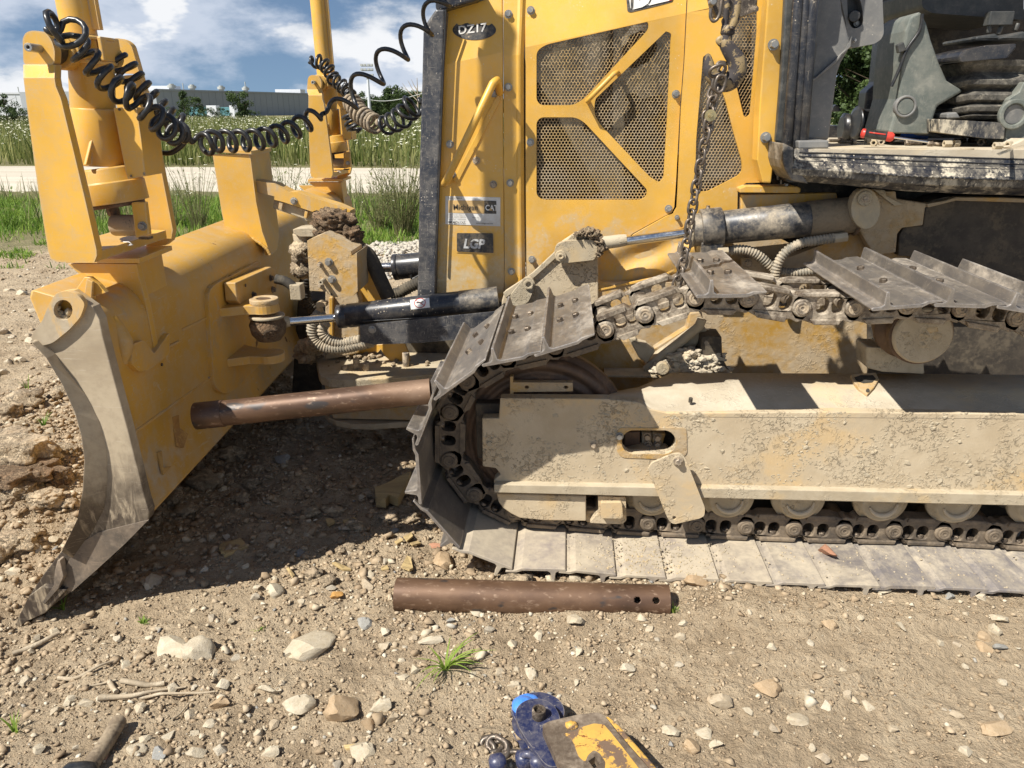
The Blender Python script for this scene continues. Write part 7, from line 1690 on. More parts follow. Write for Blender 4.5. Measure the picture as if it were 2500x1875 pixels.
for c_, d, sd_ in (((370, 800, .055), (1, 0.25, 0.1), (0, 0.6, 0.7)), ((330, 830, .050), (0.8, -0.8, 0.0), (0.3, 0.4, 0.8)), ((420, 810, .065), (1, -0.5, -0.1), (0.1, 0.9, 0.5)), ((450, 850, .060), (0.5, -1, 0), (1, 0.5, 0.3)), ((340, 890, .045), (0.3, -1, 0), (1, 0.2, 0.35)), ((400, 880, .05), (-0.5, -1, 0.1), (0.8, -0.2, 0.8)), ((310, 950, .045), (0.2, -1, 0), (1, 0.1, 0.2)), ((430, 930, .05), (1, 0.1, 0), (0.1, 0.9, 0.5)), ((540, 930, .06), (1, 0.2, 0.1), (0, 1, 0.2)), ((380, 970, .04), (1, -0.6, 0), (0.3, 0.8, 0.5)), ((500, 880, .045), (0.6, -1, -0.1), (0.9, 0.4, 0.5)), ((330, 1020, .04), (0.5, -1, 0), (1, 0.5, 0.3))):
    link_ring(PZ(*G5(c_[0], c_[1])[0], c_[2]), d, sd_, 0.058, 0.038, 0.0075).build('chain_link', 'chain', mb_h)
wp = round_poly(G5(825, 650, 840, 615, 900, 590, 1160, 530, 1320, 512, 1370, 530, 1400, 560, 1500, 690, 1640, 850, 1860, 1100, 1060, 1140, 960, 950), 7)
def tilted(pts, z0, k): # a plate leaning up to the right
    out = []
    for x, y in pts:
        p = PZ(x, y, z0)
        for _ in range(5): p = PZ(x, y, z0 + k * (p.x - PZ(*G5(830, 650)[0], z0).x))
        out.append(p)
    return out
sqh = G5(1240, 950, 1300, 910, 1345, 985, 1290, 1018)
pt_ = tilted(wp, 0.175, 0.10); ht_ = tilted(sqh, 0.175, 0.10)
wpo = thing('worn_plate', tuple(PZ(*G5(1300, 900)[0], 0.0)), 'yellow painted steel plate worn to bare metal and rust, with a square hole', 'steel plate')
MB().prism(pt_, (0, 0, -0.022), [ht_]).build('plate_body', 'bare', wpo, 0.006, segs=3)
pin_ = tilted(round_poly(G5(1015, 712, 1060, 690, 1130, 682, 1150, 655, 1230, 630, 1290, 612, 1380, 622, 1440, 690, 1520, 790, 1610, 905, 1760, 1100, 1380, 1110, 1395, 960, 1345, 880, 1290, 850, 1235, 900, 1215, 955, 1185, 940, 1150, 905, 1130, 850, 1110, 790, 1065, 735), 5), 0.1756, 0.10)
MB().prism(pin_, (0, 0, -0.002)).build('paint_layer', 'worn', wpo)
edg = [p for p in tilted(G5(1385, 560, 1500, 680, 1660, 870, 1860, 1100, 1900, 1060, 1700, 830, 1530, 640, 1410, 540), 0.168, 0.10)]
MB().prism(edg, (0, 0, -0.05)).build('turned_edge', 'worn', wpo, 0.005)
MB().lump(tilted(G5(1090, 630), 0.178, 0.10)[0], (0.016, 0.014, 0.009), 3, 3, 0.2).build('stud', 'worn', wpo)
# wooden handle with black head, lower left
a, b = gpt(*G1(665, 1395)[0], 0.022), gpt(*G1(480, 1680)[0], 0.03); 
mb = MB(); mb.tube(smooth_path([a, a.lerp(b, 0.5) + Vector((0.004, 0, 0)), b], 6), [0.021] * 13, 16)
hd_ = thing('sledge_hammer', tuple((a + b) / 2 - Vector((0, 0, 0.025))), 'dusty wooden tool handle with a black head at the lower left corner', 'hammer')
mb.build('handle', 'handle', hd_); c = gpt(*G1(450, 1690)[0], 0.05); MB().lathe(c - Vector((0.045, 0, 0.005)), (1, 0.1, 0), [(0, 0.02), (0.01, 0.028), (0.05, 0.030), (0.075, 0.026), (0.085, 0.012)], 26).build('head', 'rubber', hd_)
# ---- stones one can pick out
_rk = {}
def rock(x, y, w, h=None, mat='stone', label=None, group=None, seed=None, ang=0.0, flatn=0.62, name='stone', cat='stone', sub=3, z=0.0, sink=0.35, rough=0.42):
    """a stone seen at x, y, about w wide and h deep (picture units)"""
    global _seed; _seed += 1; sd_ = (seed if seed is not None else _seed) % 9
    key = (sd_, sub, mat, rough)
    if key not in _rk:
        V, Fa = rock_mesh(100 + sd_, sub, rough) if sub > 2 else shard_mesh(300 + sd_, 17); me = bpy.data.meshes.new(name); me.from_pydata([tuple(v) for v in V], [], [tuple(f) for f in Fa]); me.materials.append(M[mat]); me.polygons.foreach_set('use_smooth', [True] * len(Fa))
        me.set_sharp_from_angle(angle=R(32)); _rk[key] = me
    p = gpt(x, y); d = proj(p)[2]; sx = w / 2 * d / F / 0.95; dz = math.sin(R(PITCH) + math.atan((y - 937) / F)); sy = (h or w * 0.8) / 2 * d / F / max(0.35, dz) * 0.8
    o = bpy.data.objects.new(name, _rk[key]); COL.objects.link(o); sz = flatn * min(sx, sy)
    o.location = (p.x, p.y + sy * 0.2, gh(p.x, p.y) + z + sz * (1 - 2 * sink)); o.rotation_euler = (random.uniform(-.2, .2), random.uniform(-.2, .2), ang); o.scale = (sx, sy, sz)
    tag(o, label, cat, group); return o
_seed = 0
named = [
 ((750, 1585), 190, 78, 'stone_pale', 'largest pale flat rock, left of centre in front of the blade shadow', 0.72, 0.62),
 ((482, 1604), 78, 70, 'stone_pale', 'pointed pale rock beside the half buried one, left foreground', 0.6, 1.0),
 ((415, 1590), 105, 70, 'stone_pale', 'half buried pale rock touching the pointed one, left foreground', 0.2, 0.4),
 ((838, 1755), 78, 95, 'stone_tan', 'tall tan rock leaning by itself near the bottom, left of the pulley block', 0.3, 0.9),
 ((718, 1730), 82, 60, 'stone_pale', 'rounded pale rock left of the tall tan one near the bottom', 0.5, 0.7),
 ((930, 1735), 55, 48, 'stone_pale', 'pale rock right of the tall tan one near the bottom', 0.3, 0.7),
 ((898, 1775), 48, 40, 'stone_tan', 'tan rock just below its pale neighbour right of the tall tan one', 0.4, 0.6),
 ((957, 1760), 36, 40, 'stone', 'small rock right of the group of three near the bottom', 0.1, 0.7),
 ((1083, 1379), 60, 46, 'stone_tan', 'smooth round tan cobble between the pipe end and the track front', 0.0, 0.8),
 ((670, 1449), 60, 40, 'stone_pale', 'angular pale stone left of the pipe end, just outside the blade shadow', 0.5, 0.7),
 ((892, 1416), 42, 26, 'stone_pale', 'pale oval stone left of the pipe end, the upper of two', 0.0, 0.7),
 ((894, 1434), 34, 28, 'stone', 'grey tan stone left of the pipe end, the lower of two', 0.2, 0.7),
 ((824, 1459), 30, 22, 'stone_orange', 'small orange stone left of the pipe end', 0.3, 0.7),
 ((885, 1523), 40, 38, 'stone_grey', 'rounded grey stone below the left end of the pipe', 0.2, 0.7),
 ((1052, 1570), 58, 40, 'stone', 'flat square stone above the grass tuft', 0.4, 0.3),
 ((1164, 1500), 44, 22, 'stone_pale', 'pale stone under the middle of the pipe', 0.0, 0.7),
 ((1098, 1518), 30, 18, 'stone_grey', 'blue grey pebble below the pipe', 0.0, 0.5),
 ((1404, 1520), 48, 38, 'stone_pale', 'pale knobbly stone below the right half of the pipe', 0.2, 0.7),
 ((1345, 1416), 40, 24, 'stone_pale', 'pale stone under the track shoes, the middle of three above the pipe', 0.0, 0.7),
 ((1405, 1418), 34, 24, 'stone_pale', 'pale stone under the track shoes, the right one of three above the pipe', 0.5, 0.7),
 ((1302, 1418), 34, 22, 'stone_tan', 'tan stone under the track shoes, the left one of three above the pipe', 0.2, 0.7),
 ((1705, 1428), 58, 34, 'stone_tan', 'broad tan rock at the edge of the track right of the pipe', 0.0, 0.6),
 ((1864, 1686), 70, 52, 'stone_tan', 'angular tan rock standing in the dirt right of centre', 0.4, 0.7),
 ((1760, 1722), 52, 50, 'stone', 'brown grey round rock left of the angular tan rock', 0.3, 0.7),
 ((1720, 1795), 62, 34, 'stone_pale', 'pale flat rock above the corner of the worn plate, right side', 0.1, 0.6),
 ((1745, 1822), 42, 28, 'stone_pale', 'smaller pale rock under the flat one, right of the worn plate', 0.1, 0.6),
 ((1640, 1790), 48, 34, 'stone_pale', 'pale rock right of the worn plate, the left one of a cluster', 0.3, 0.7),
 ((1686, 1825), 60, 50, 'stone_tan', 'tan rock in the shadow beside the worn plate edge', 0.3, 0.6),
 ((1950, 1765), 62, 40, 'stone', 'grey tan rock right of the angular tan rock, near the lower right', 0.2, 0.6),
 ((2120, 1728), 30, 28, 'stone_pale', 'pale pebble alone in the right foreground dirt', 0.2, 0.6),
 ((2440, 1790), 74, 52, 'stone_tan', 'partly buried tan rock at the right edge of the foreground', 0.2, 0.45),
 ((2020, 1528), 40, 26, 'stone_tan', 'stone casting a dark hollow below the track, right of the pipe', 0.2, 0.8),
 ((1660, 1560), 26, 24, 'stone', 'brown stone with a dark side right of the pipe end', 0.1, 0.8),
 ((2200, 1533), 30, 26, 'stone_pale', 'pale chip alone on the dirt below the track, right side', 0.2, 0.6),
 ((2318, 1462), 24, 24, 'stone_grey', 'blue grey chip at the right end of the track edge', 0.1, 0.8),
 ((2440, 1515), 46, 28, 'stone_pale', 'bright pale stone in the cluster at the right edge, the top one', 0.2, 0.7),
 ((2425, 1540), 42, 30, 'stone_pale', 'bright pale stone in the cluster at the right edge, the lower one', 0.5, 0.7),
 ((2405, 1562), 36, 28, 'stone_tan', 'tan stone just under the bright pale cluster at the right edge', 0.2, 0.7),
 ((2402, 1588), 38, 30, 'stone_tan', 'speckled tan stone in the cluster at the right edge', 0.1, 0.7),
 ((2445, 1585), 36, 20, 'stone_grey', 'dark grey oval stone in the cluster at the right edge', 0.1, 0.6),
 ((2148, 1445), 44, 20, 'stone_pale', 'pale flat stone right against the edge of the track shoes', 0.0, 0.5),
 ((243, 1858), 40, 36, 'stone_red', 'orange red pebble beside the black hammer head', 0.2, 0.7),
 ((245, 1820), 46, 24, 'stone_pale', 'white oval pebble beside the wooden handle', 0.3, 0.6),
 ((535, 1725), 54, 40, 'stone_tan', 'tan cobble left foreground below the split sticks', 0.1, 0.6),
 ((512, 1772), 42, 34, 'stone_pale', 'pale cobble below the tan one, left foreground', 0.2, 0.6),
 ((465, 1750), 46, 38, 'stone', 'brown grey cobble left of the pale one, left foreground', 0.3, 0.6),
 ((330, 1840), 50, 36, 'stone_pale', 'pale cobble near the bottom edge, left', 0.1, 0.6),
 ((385, 1845), 44, 36, 'stone_grey', 'blue speckled cobble near the bottom edge, left', 0.1, 0.6),
 ((480, 1848), 44, 40, 'stone_pale', 'white cobble near the bottom edge, between the blue speckled and the large pale ones', 0.1, 0.6),
 ((875, 1840), 66, 60, 'stone_pale', 'large white knobbly rock at the bottom edge left of the chain heap', 0.2, 0.6),
 ((660, 1845), 46, 46, 'stone_pale', 'white knobbly rock at the bottom edge, left of centre', 0.3, 0.6),
 ((645, 1675), 36, 50, 'stone_pale', 'narrow white stone left of the largest pale flat rock', 1.0, 0.7),
 ((672, 1692), 36, 24, 'stone_pale', 'white stone right below the narrow one, left of the rounded pale rock', 0.1, 0.7),
 ((722, 1558), 28, 40, 'stone_tan', 'tan stone leaning on the largest pale flat rock', 0.1, 0.9),
 ((375, 1425), 52, 44, 'stone', 'brown rock lying in the shadow of the blade', 0.1, 0.7),
 ((217, 1470), 32, 26, 'stone', 'dark stone in the shadow near the foot of the blade', 0.1, 0.7),
 ((100, 1208), 28, 26, 'stone_pale', 'white stone on the loose earth left of the blade', 0.1, 0.9),
 ((130, 1325), 22, 20, 'stone_pale', 'pale stone on the loose earth just left of the blade edge', 0.1, 0.9),
 ((90, 1350), 28, 20, 'stone_grey', 'grey blue stone on the loose earth left of the blade edge', 0.1, 0.9),
 ((32, 1405), 40, 26, 'stone_pale', 'pale stone at the left edge of the picture', 0.1, 0.8),
 ((690, 1132), 50, 34, 'stone_grey', 'grey stone in the dark hollow under the rusty pipe', 0.1, 0.5),
 ((810, 1250), 34, 30, 'stone', 'brown stone in shadow near the wood chips', 0.1, 0.8),
 ((842, 1290), 42, 28, 'stone', 'dark flat stone in shadow near the wood chips', 0.1, 0.5),
 ((735, 1355), 28, 26, 'stone_grey', 'grey round stone at the edge of the shadow', 0.1, 0.8),
 ((960, 1298), 28, 14, 'stone_grey', 'grey flat stone in the sunlit patch before the track', 0.1, 0.5),
 ((1062, 1336), 48, 16, 'stone_red', 'reddish flat stone by the front of the track', 0.2, 0.5),
 ((1535, 1640), 36, 34, 'stone_pale', 'pale stone below the pipe in the middle foreground', 0.1, 0.7),
 ((1292, 1648), 34, 44, 'stone_pale', 'tall pale pebble right of the grass tuft', 0.1, 0.8),
 ((1252, 1677), 34, 26, 'stone_pale', 'white oval pebble just above the blue pulley block', 0.1, 0.6),
 ((1145, 1615), 26, 24, 'stone_tan', 'squarish tan stone right of the grass tuft', 0.1, 0.6),
]
for i, ((x, y), w, h, mt, lab, ang, fl_) in enumerate(named): rock(x, y, w, h, mt, lab, ang=ang, flatn=fl_, seed=i * 5 + 1)
o = rock(2019, 1338, 38, 34, 'stone_red', 'small reddish stone resting on top of a track shoe', ang=0.3, flatn=0.8, seed=4)
pr = PY(2019, 1350, 2.57); o.location = (pr.x, 2.57, 0.146)
for k, (q, lab) in enumerate(((G3(527, 627)[0], 'tiny yellow brown chip on a track shoe near the guard'), (G3(338, 750)[0], 'ridged yellow brown bark scrap on the shoe at the bend of the track'))):
    p = PY(*q, 2.50); o = MB().lump((0, 0, 0), (0.010 + 0.006 * k, 0.006, 0.004), k + 3, 2, 0.4).build('bark_scrap', 'wood', None, 0, origin=(0, 0, 0)); o.location = PZ(*q, 0.12); tag(o, lab, 'bark')
# the many middling stones: same kind, nothing tells one from the next
rs_ = random.Random(21); k = 0; taken = [(n[0][0], n[0][1], n[1]) for n in named]
while k < 120:
    y = 1450 + 420 * rs_.random() ** 0.8 if rs_.random() < 0.72 else rs_.uniform(1160, 1450); x = rs_.uniform(10, 2490)
    if 960 < x < 1660 and 1405 < y < 1510: continue
    if y < 1450 and x > 1000: continue
    if y < 1450 and not (x < 60 or (x > 330 and y > 1330) or (480 < x < 900 and y > 1150)): continue
    if 1130 < x < 1660 and y > 1680: continue
    if x > 1650 and rs_.random() < 0.45 and not (2300 < x < 2450): continue
    w = rs_.uniform(17, 34) * (0.75 + 0.5 * (y - 1200) / 650)
    if any(abs(x - a) < (w + c) * 0.5 and abs(y - b) < (w + c) * 0.36 for a, b, c in taken): continue
    taken.append((x, y, w)); k += 1
    rock(x, y, w, w * rs_.uniform(0.55, 0.9), rs_.choice(('stone', 'stone', 'stone_pale', 'stone_pale', 'stone')), 'small pale weathered stone among the many loose on the dirt', 'small stones loose on the dirt', ang=rs_.uniform(0, 6.28), flatn=rs_.uniform(0.45, 0.85), sub=2)
# stony litter beyond the blade at left
k = 0
while k < 45:
    x, y = rs_.uniform(2, 190), rs_.uniform(700, 1190)
    if x > 20 + (y - 700) * 0.1 + 110: continue
    w = rs_.uniform(12, 26); k += 1
    rock(x, y, w, w * 0.6, 'stone_pale' if rs_.random() < 0.5 else 'stone', 'small pale stone on the rough ground beyond the blade', 'small stones beyond the blade', ang=rs_.uniform(0, 6.28), flatn=0.7, sub=1)
# earth clods left of the blade
cl_ = [((72, 1130), 150, 120, 'broad cracked clod of dried earth left of the blade, the nearest big one'), ((30, 1065), 110, 70, 'flat cracked slab of dried earth at the left edge, the upper one'), ((50, 1160), 170, 60, 'dark undercut lump of earth below the cracked clod'), ((60, 1220), 70, 50, 'rough earth lump left of the blade, below the big clod'), ((40, 1330), 110, 60, 'crumbling earth lump at the left edge'), ((150, 1170), 60, 60, 'earth lump against the front of the blade, the upper one'), ((120, 1250), 90, 50, 'earth lump against the front of the blade, the lower one'), ((165, 1095), 50, 40, 'small clod touching the blade above the others'), ((20, 1275), 60, 40, 'small clod at the left edge between two lumps')]
for i, ((x, y), w, h, lab) in enumerate(cl_):
    p = gpt(x, y + h * 0.3); d = proj(p)[2]; sx = w / 2 * d / F; mb = MB(); mb.lump((0, 0, 0), (sx, sx * 0.75, h / 2 * d / F * 1.1), 40 + i, 5, 0.42, 1.5); mb.v = [(a, b, c if c < h / 2 * d / F * 0.62 else h / 2 * d / F * 0.62 + (c - h / 2 * d / F * 0.62) * 0.25) for a, b, c in mb.v]
    o = mb.build('earth_clod', 'paleclod' if i not in (2, 5) else 'clod', None, 0, origin=(0, 0, 0)); o.location = (p.x, p.y, gh(p.x, p.y) + h / 2 * d / F * 0.35); tag(o, lab, 'earth clod')
# crumbly soil on the mound
scatter_stones('crumbled_soil', 9000, (-3.3, -1.35, 1.9, 4.4), 0.003, 0.018, 3.2, 17, sub=2, dens=lambda x, y: min(1, max(0.06, (-1.45 - x) * 2.2)), label='crumbled dry soil heaped in front of the blade', tmax=0.72)
scatter_stones('shaded_crumbs', 2600, (-1.7, -0.2, 2.3, 4.2), 0.003, 0.026, 3.6, 18, sub=1, label='broken soil and small stones in the shadow behind the blade', tmax=0.6)
mb = MB(); rc = random.Random(9)
for i in range(90):
    x, y = -1.75 + 1.7 * rc.random(), 2.3 + 1.5 * rc.random(); s_ = 0.010 + 0.034 * rc.random() ** 2.4; mb.lump((x, y, gh(x, y) + s_ * 0.25), (s_ * rc.uniform(0.9, 1.5), s_ * rc.uniform(0.8, 1.2), s_ * 0.65), 700 + i, 3, 0.55, 1.9)
o = mb.build('broken_clods', 'paleclod'); o['kind'] = 'stuff'; tag(o, 'broken brown lumps of earth in the shadow behind the blade', 'earth')
mb = MB(); rc = random.Random(8)
for i in range(80):
    x, y = -1.5 - 1.5 * rc.random(), 2.15 + 2.0 * rc.random(); s_ = 0.018 + 0.055 * rc.random() ** 2.2; mb.lump((x, y, gh(x, y) + s_ * 0.3), (s_ * rc.uniform(0.9, 1.5), s_ * rc.uniform(0.8, 1.2), s_ * 0.7), 500 + i, 3, 0.55, 1.9)
o = mb.build('broken_clods', 'paleclod'); o['kind'] = 'stuff'; tag(o, 'broken lumps of dry earth on the heap before the blade', 'earth')
# ---- wood: chips, sticks
def chip(pts, z, t, name, label, cat='wood chip', mat='wood'):
    P3 = [gpt(x, y, z) for x, y in pts]; c = sum(P3, Vector()) / len(P3); zc = c.z
    mb = MB(); mb.prism([Vector((p.x, p.y, p.z)) for p in P3], (0, 0, -t)); o = mb.build(name, mat, None, 0.0015, origin=(c.x, c.y, c.z - t)); tag(o, label, cat); return o
chip(G1(1222, 430, 1230, 405, 1345, 372, 1380, 418, 1250, 468, 1262, 452, 1232, 448, 1244, 440), 0.02, 0.014, 'wood_chip', 'flat split wood chip lying in the blade shadow')
chip(G2(720, 90, 780, 70, 900, 5, 925, 0, 900, 60, 850, 150, 800, 130, 780, 155, 725, 150), 0.06, 0.045, 'wood_block', 'broken yellow wood block lying against the front of the track', 'wood')
chip(G2(225, 540, 240, 535, 275, 580, 262, 592), 0.02, 0.008, 'wood_chip', 'thin pale splinter at the shadow edge among the stones')
chip(G2(540, 275, 610, 255, 625, 275, 555, 292), 0.02, 0.012, 'wood_chip', 'small wood chip in the shadow, the right one of two')
chip(G2(445, 265, 480, 262, 500, 278, 460, 300), 0.02, 0.012, 'wood_chip', 'small wood chip in the shadow, the left one of two')
chip(G2(868, 530, 900, 470, 922, 478, 935, 540, 915, 550), 0.02, 0.010, 'wood_chip', 'yellow wood chip standing bright before the pipe end')
chip(G2(480, 510, 540, 545, 590, 545, 560, 530, 500, 505), 0.015, 0.01, 'wood_chip', 'yellow splinter lying at the shadow edge before the pipe')
chip(G2(915, 400, 960, 388, 980, 400, 930, 412), 0.02, 0.008, 'wood_chip', 'pale wood chip in the sunlit patch, the lowest of three')
chip(G2(830, 392, 870, 370, 880, 385, 845, 405), 0.02, 0.008, 'wood_chip', 'yellow wood chip in the sunlit patch, the left of three')
chip(G2(880, 365, 925, 340, 935, 360, 900, 390), 0.02, 0.008, 'wood_chip', 'yellow wood chip in the sunlit patch, the upper of three')
chip(G2(755, 535, 790, 522, 800, 540, 760, 548), 0.015, 0.008, 'wood_chip', 'small yellow chip left of the bright standing one')
chip(G2(545, 1528, 630, 1522, 635, 1540, 560, 1548), 0.012, 0.010, 'wood_chip', 'short pale peg of wood near the tall tan rock')
def stick(pts, r, label, name='stick', taper=0.5, mat='twig'):
    P3 = smooth_path([gpt(x, y, r * 1.2) for x, y in pts], 6); n = len(P3); P3 = [p + Vector((0, 0, 0.002 * noise.noise(p * 30))) for p in P3]
    c = P3[n // 2]; mb = MB(); mb.tube(P3, [r * (1 - taper * i / (n - 1)) * (1 + 0.18 * noise.noise(P3[i] * 40)) for i in range(n)], 7); o = mb.build(name, mat, None, 0, origin=(c.x, c.y, c.z - r)); tag(o, label, 'stick'); return o
stick(G1(325, 1155, 400, 1160, 480, 1130, 560, 1085, 640, 1060), 0.007, 'curved grey stick lying left of the half buried rock')
stick(G1(548, 1268, 640, 1262, 760, 1250, 880, 1225, 1040, 1205), 0.010, 'long split pale stick, the lowest of the bundle at left', taper=0.75)
stick(G1(640, 1268, 800, 1265, 900, 1245, 1100, 1240, 1200, 1232), 0.006, 'thin pale splinter lying along the long split stick')
stick(G1(680, 1170, 760, 1185, 830, 1195, 920, 1185), 0.009, 'thick pale stick at the top of the bundle at left', taper=0.2)
stick(G1(610, 1175, 630, 1210, 650, 1235), 0.008, 'short pale stick standing across the bundle', taper=0.1)
stick(G1(500, 1200, 580, 1185, 650, 1165), 0.004, 'thin pale twig left of the bundle')
stick(G1(960, 1390, 1010, 1350, 1050, 1300), 0.004, 'thin dark twig between the cobbles at left')
stick(G1(70, 1018, 160, 990, 260, 940, 330, 905), 0.009, 'dark weathered stick by the foot of the blade', taper=0.2)
stick(G1(1160, 162, 1190, 150, 1222, 140), 0.004, 'pale twig lying in the shadow under the blade')
stick(G1(740, 590, 800, 560, 860, 540), 0.003, 'thin twig in the shadow by the stones')
stick(G4(560, 1400, 600, 1440, 540, 1455), 0.002, 'hooked thin twig below the track at right')
# ---- grass tufts
def tuft(name, x, y, n, h, label, mat='grass', seed=1, w=0.003, lean=0.8, tone=(0.2, 1.0)):
    g = gpt(x, y); r_ = random.Random(seed); mb = MB(); tn = []
    for i in range(n):
        a = r_.uniform(0, 6.28); L = h * r_.uniform(0.5, 1.1); ln = r_.uniform(0.3, 1.0) * lean; d = Vector((math.cos(a), math.sin(a), 0)); p0 = d * r_.random() * 0.01; sd_ = Vector((-d.y, d.x, 0)); pts = []
        for k in range(6):
            t = k / 5; pts.append(p0 + d * L * ln * t ** 1.4 + Vector((0, 0, L * (t - 0.62 * ln * t * t))))
        vs = []
        for k, p in enumerate(pts): q = w * (1 - (k / 5) ** 2 * 0.92); vs += [p - sd_ * q, p + sd_ * q + Vector((0, 0, 0.0006))]
        mb.add(vs, [(2 * k, 2 * k + 1, 2 * k + 3, 2 * k + 2) for k in range(5)]); tn += [r_.uniform(*tone)] * 12
    o = mb.build(name, mat, None, 0, origin=(0, 0, 0)); o.location = (g.x, g.y, g.z - 0.003); at = o.data.attributes.new('tone', 'FLOAT', 'POINT'); at.data.foreach_set('value', tn); tag(o, label, 'grass'); return o
tuft('grass_tuft', *G2(1115, 1105)[0], 26, 0.13, 'yellow green grass tuft lying flat on the dirt in the foreground', seed=3, lean=1.25, w=0.0035, tone=(0.6, 1.0))
tuft('grass_tuft', *G1(800, 850)[0], 12, 0.03, 'tiny green sprig on the dirt at the shadow edge, the upper one', seed=4, lean=1)
tuft('grass_tuft', *G1(1450, 885)[0], 10, 0.03, 'tiny green sprig on the dirt left of the pipe', seed=5, lean=1)
tuft('grass_tuft', *G1(355, 770)[0], 14, 0.06, 'grass sprig in shadow at the foot of the blade', seed=6, lean=0.8)
tuft('grass_tuft', *A1(285, 1165)[0], 12, 0.10, 'grass tuft standing just left of the blade edge', seed=7, lean=0.7, tone=(0.0, 0.5))
tuft('grass_tuft', *A1(180, 940)[0], 9, 0.11, 'thin grass sprig on the rough ground left of the blade', seed=8, lean=0.6)
tuft('grass_tuft', *G3(925, 880)[0], 7, 0.06, 'green blade of grass poking out under the track shoes', seed=9, lean=0.7)
tuft('grass_tuft', *G3(1445, 1110)[0], 12, 0.04, 'green sprig in the shadow at the right end of the pipe', seed=10)
tuft('grass_tuft', *G1(85, 1460)[0], 8, 0.09, 'thin dry grass sprig at the lower left edge', seed=12, tone=(0.5, 1))

# ------------------------------------------------------------------ background
def blades_mesh(name, n, area, h, w, seed, mat, dens=None, droop=0.5, label=None, tone=(0, 1), z0=0.0, segs=3, kind='stuff', cone=True, cat='grass'):
    r_ = np.random.RandomState(seed); x0, x1, y0, y1 = area
    X = []; 
    while len(X) < n:
        y = y0 + (y1 - y0) * r_.rand() ** 1.15; x = x0 + (x1 - x0) * r_.rand()
        if cone and abs(x + 0.07 * y) > 0.72 * y + 0.5: continue
        if dens is not None and r_.rand() > dens(x, y): continue
        X.append((x, y))
    X = np.array(X); m = len(X); a = r_.rand(m) * 6.283; L = h * (0.45 + 0.75 * r_.rand(m)); ln = droop * r_.rand(m)
    d = np.stack([np.cos(a), np.sin(a)], 1); sd_ = np.stack([-d[:, 1], d[:, 0]], 1); wv = w * (0.6 + 0.8 * r_.rand(m)) * (1 + (X[:, 1] - y0) * 0.03)
    base = np.array([gh(x, y) if y < 60 else 0.0 for x, y in X]) + z0
    V = np.zeros((m, (segs + 1) * 2, 3)); 
    for k in range(segs + 1):
        t = k / segs; c = X + d * (L * ln * t ** 1.5)[:, None]; z = base - 0.01 + L * (t - 0.35 * ln * t * t); q = (wv * (1 - 0.9 * t * t))[:, None]
        V[:, 2 * k, :2] = c - sd_ * q; V[:, 2 * k + 1, :2] = c + sd_ * q; V[:, 2 * k, 2] = z; V[:, 2 * k + 1, 2] = z
    nv = (segs + 1) * 2; quad = np.array([[2 * k, 2 * k + 1, 2 * k + 3, 2 * k + 2] for k in range(segs)]); Fq = (quad[None] + (np.arange(m) * nv)[:, None, None]).reshape(-1, 4)
    return mesh_np(name, V.reshape(-1, 3), Fq, mat, np.repeat(tone[0] + (tone[1] - tone[0]) * r_.rand(m), nv), kind, label, cat)
def mesh_np(name, V, Fq, mat, tone=None, kind=None, label=None, cat=None, loc=(0, 0, 0), parent=None, smooth=False):
    me = bpy.data.meshes.new(name); me.vertices.add(len(V)); me.vertices.foreach_set('co', np.asarray(V, dtype=np.float32).ravel()); k = Fq.shape[1]
    me.loops.add(Fq.size); me.loops.foreach_set('vertex_index', Fq.astype(np.int32).ravel()); me.polygons.add(len(Fq))
    me.polygons.foreach_set('loop_start', np.arange(0, Fq.size, k, dtype=np.int32)); me.polygons.foreach_set('loop_total', np.full(len(Fq), k, dtype=np.int32)); me.update(calc_edges=True)
    if tone is not None: at = me.attributes.new('tone', 'FLOAT', 'POINT'); at.data.foreach_set('value', np.asarray(tone, dtype=np.float32))
    me.materials.append(M[mat]); o = bpy.data.objects.new(name, me); COL.objects.link(o); o.location = loc
    if parent: o.parent = parent
    if kind: o['kind'] = kind
    if label: tag(o, label, cat)
    return o
nz = lambda x, y, s, k=0.0: noise.noise(Vector((x * s, y * s, k)))
# near verge: green grass with gaps
blades_mesh('verge_grass', 30000, (-12, 3.0, 9.6, 14.6), 0.17, 0.007, 31, 'grass', dens=lambda x, y: min(1, max(0, (y - 9.3 + nz(x, y, 0.5) * 1.6) * 0.7)) * (0.35 + 0.65 * (nz(x, y, 0.9, 3) > -0.15)), droop=0.9, label='green grass along the near side of the gravel road')
blades_mesh('verge_weeds', 3200, (-12, 3.0, 11.2, 15.6), 0.42, 0.0055, 32, 'weed', dens=lambda x, y: 1.0 if nz(x, y, 0.6, 7) > 0.05 else 0.1, droop=0.6, label='dry weed stems standing along the near side of the road')
blades_mesh('low_grass', 3500, (-9, -2.0, 8.0, 10.2), 0.09, 0.006, 33, 'grass', dens=lambda x, y: 1.0 if nz(x, y, 1.6, 2) > 0.18 else 0.02, droop=1.2, label='sparse low grass where the dirt begins')
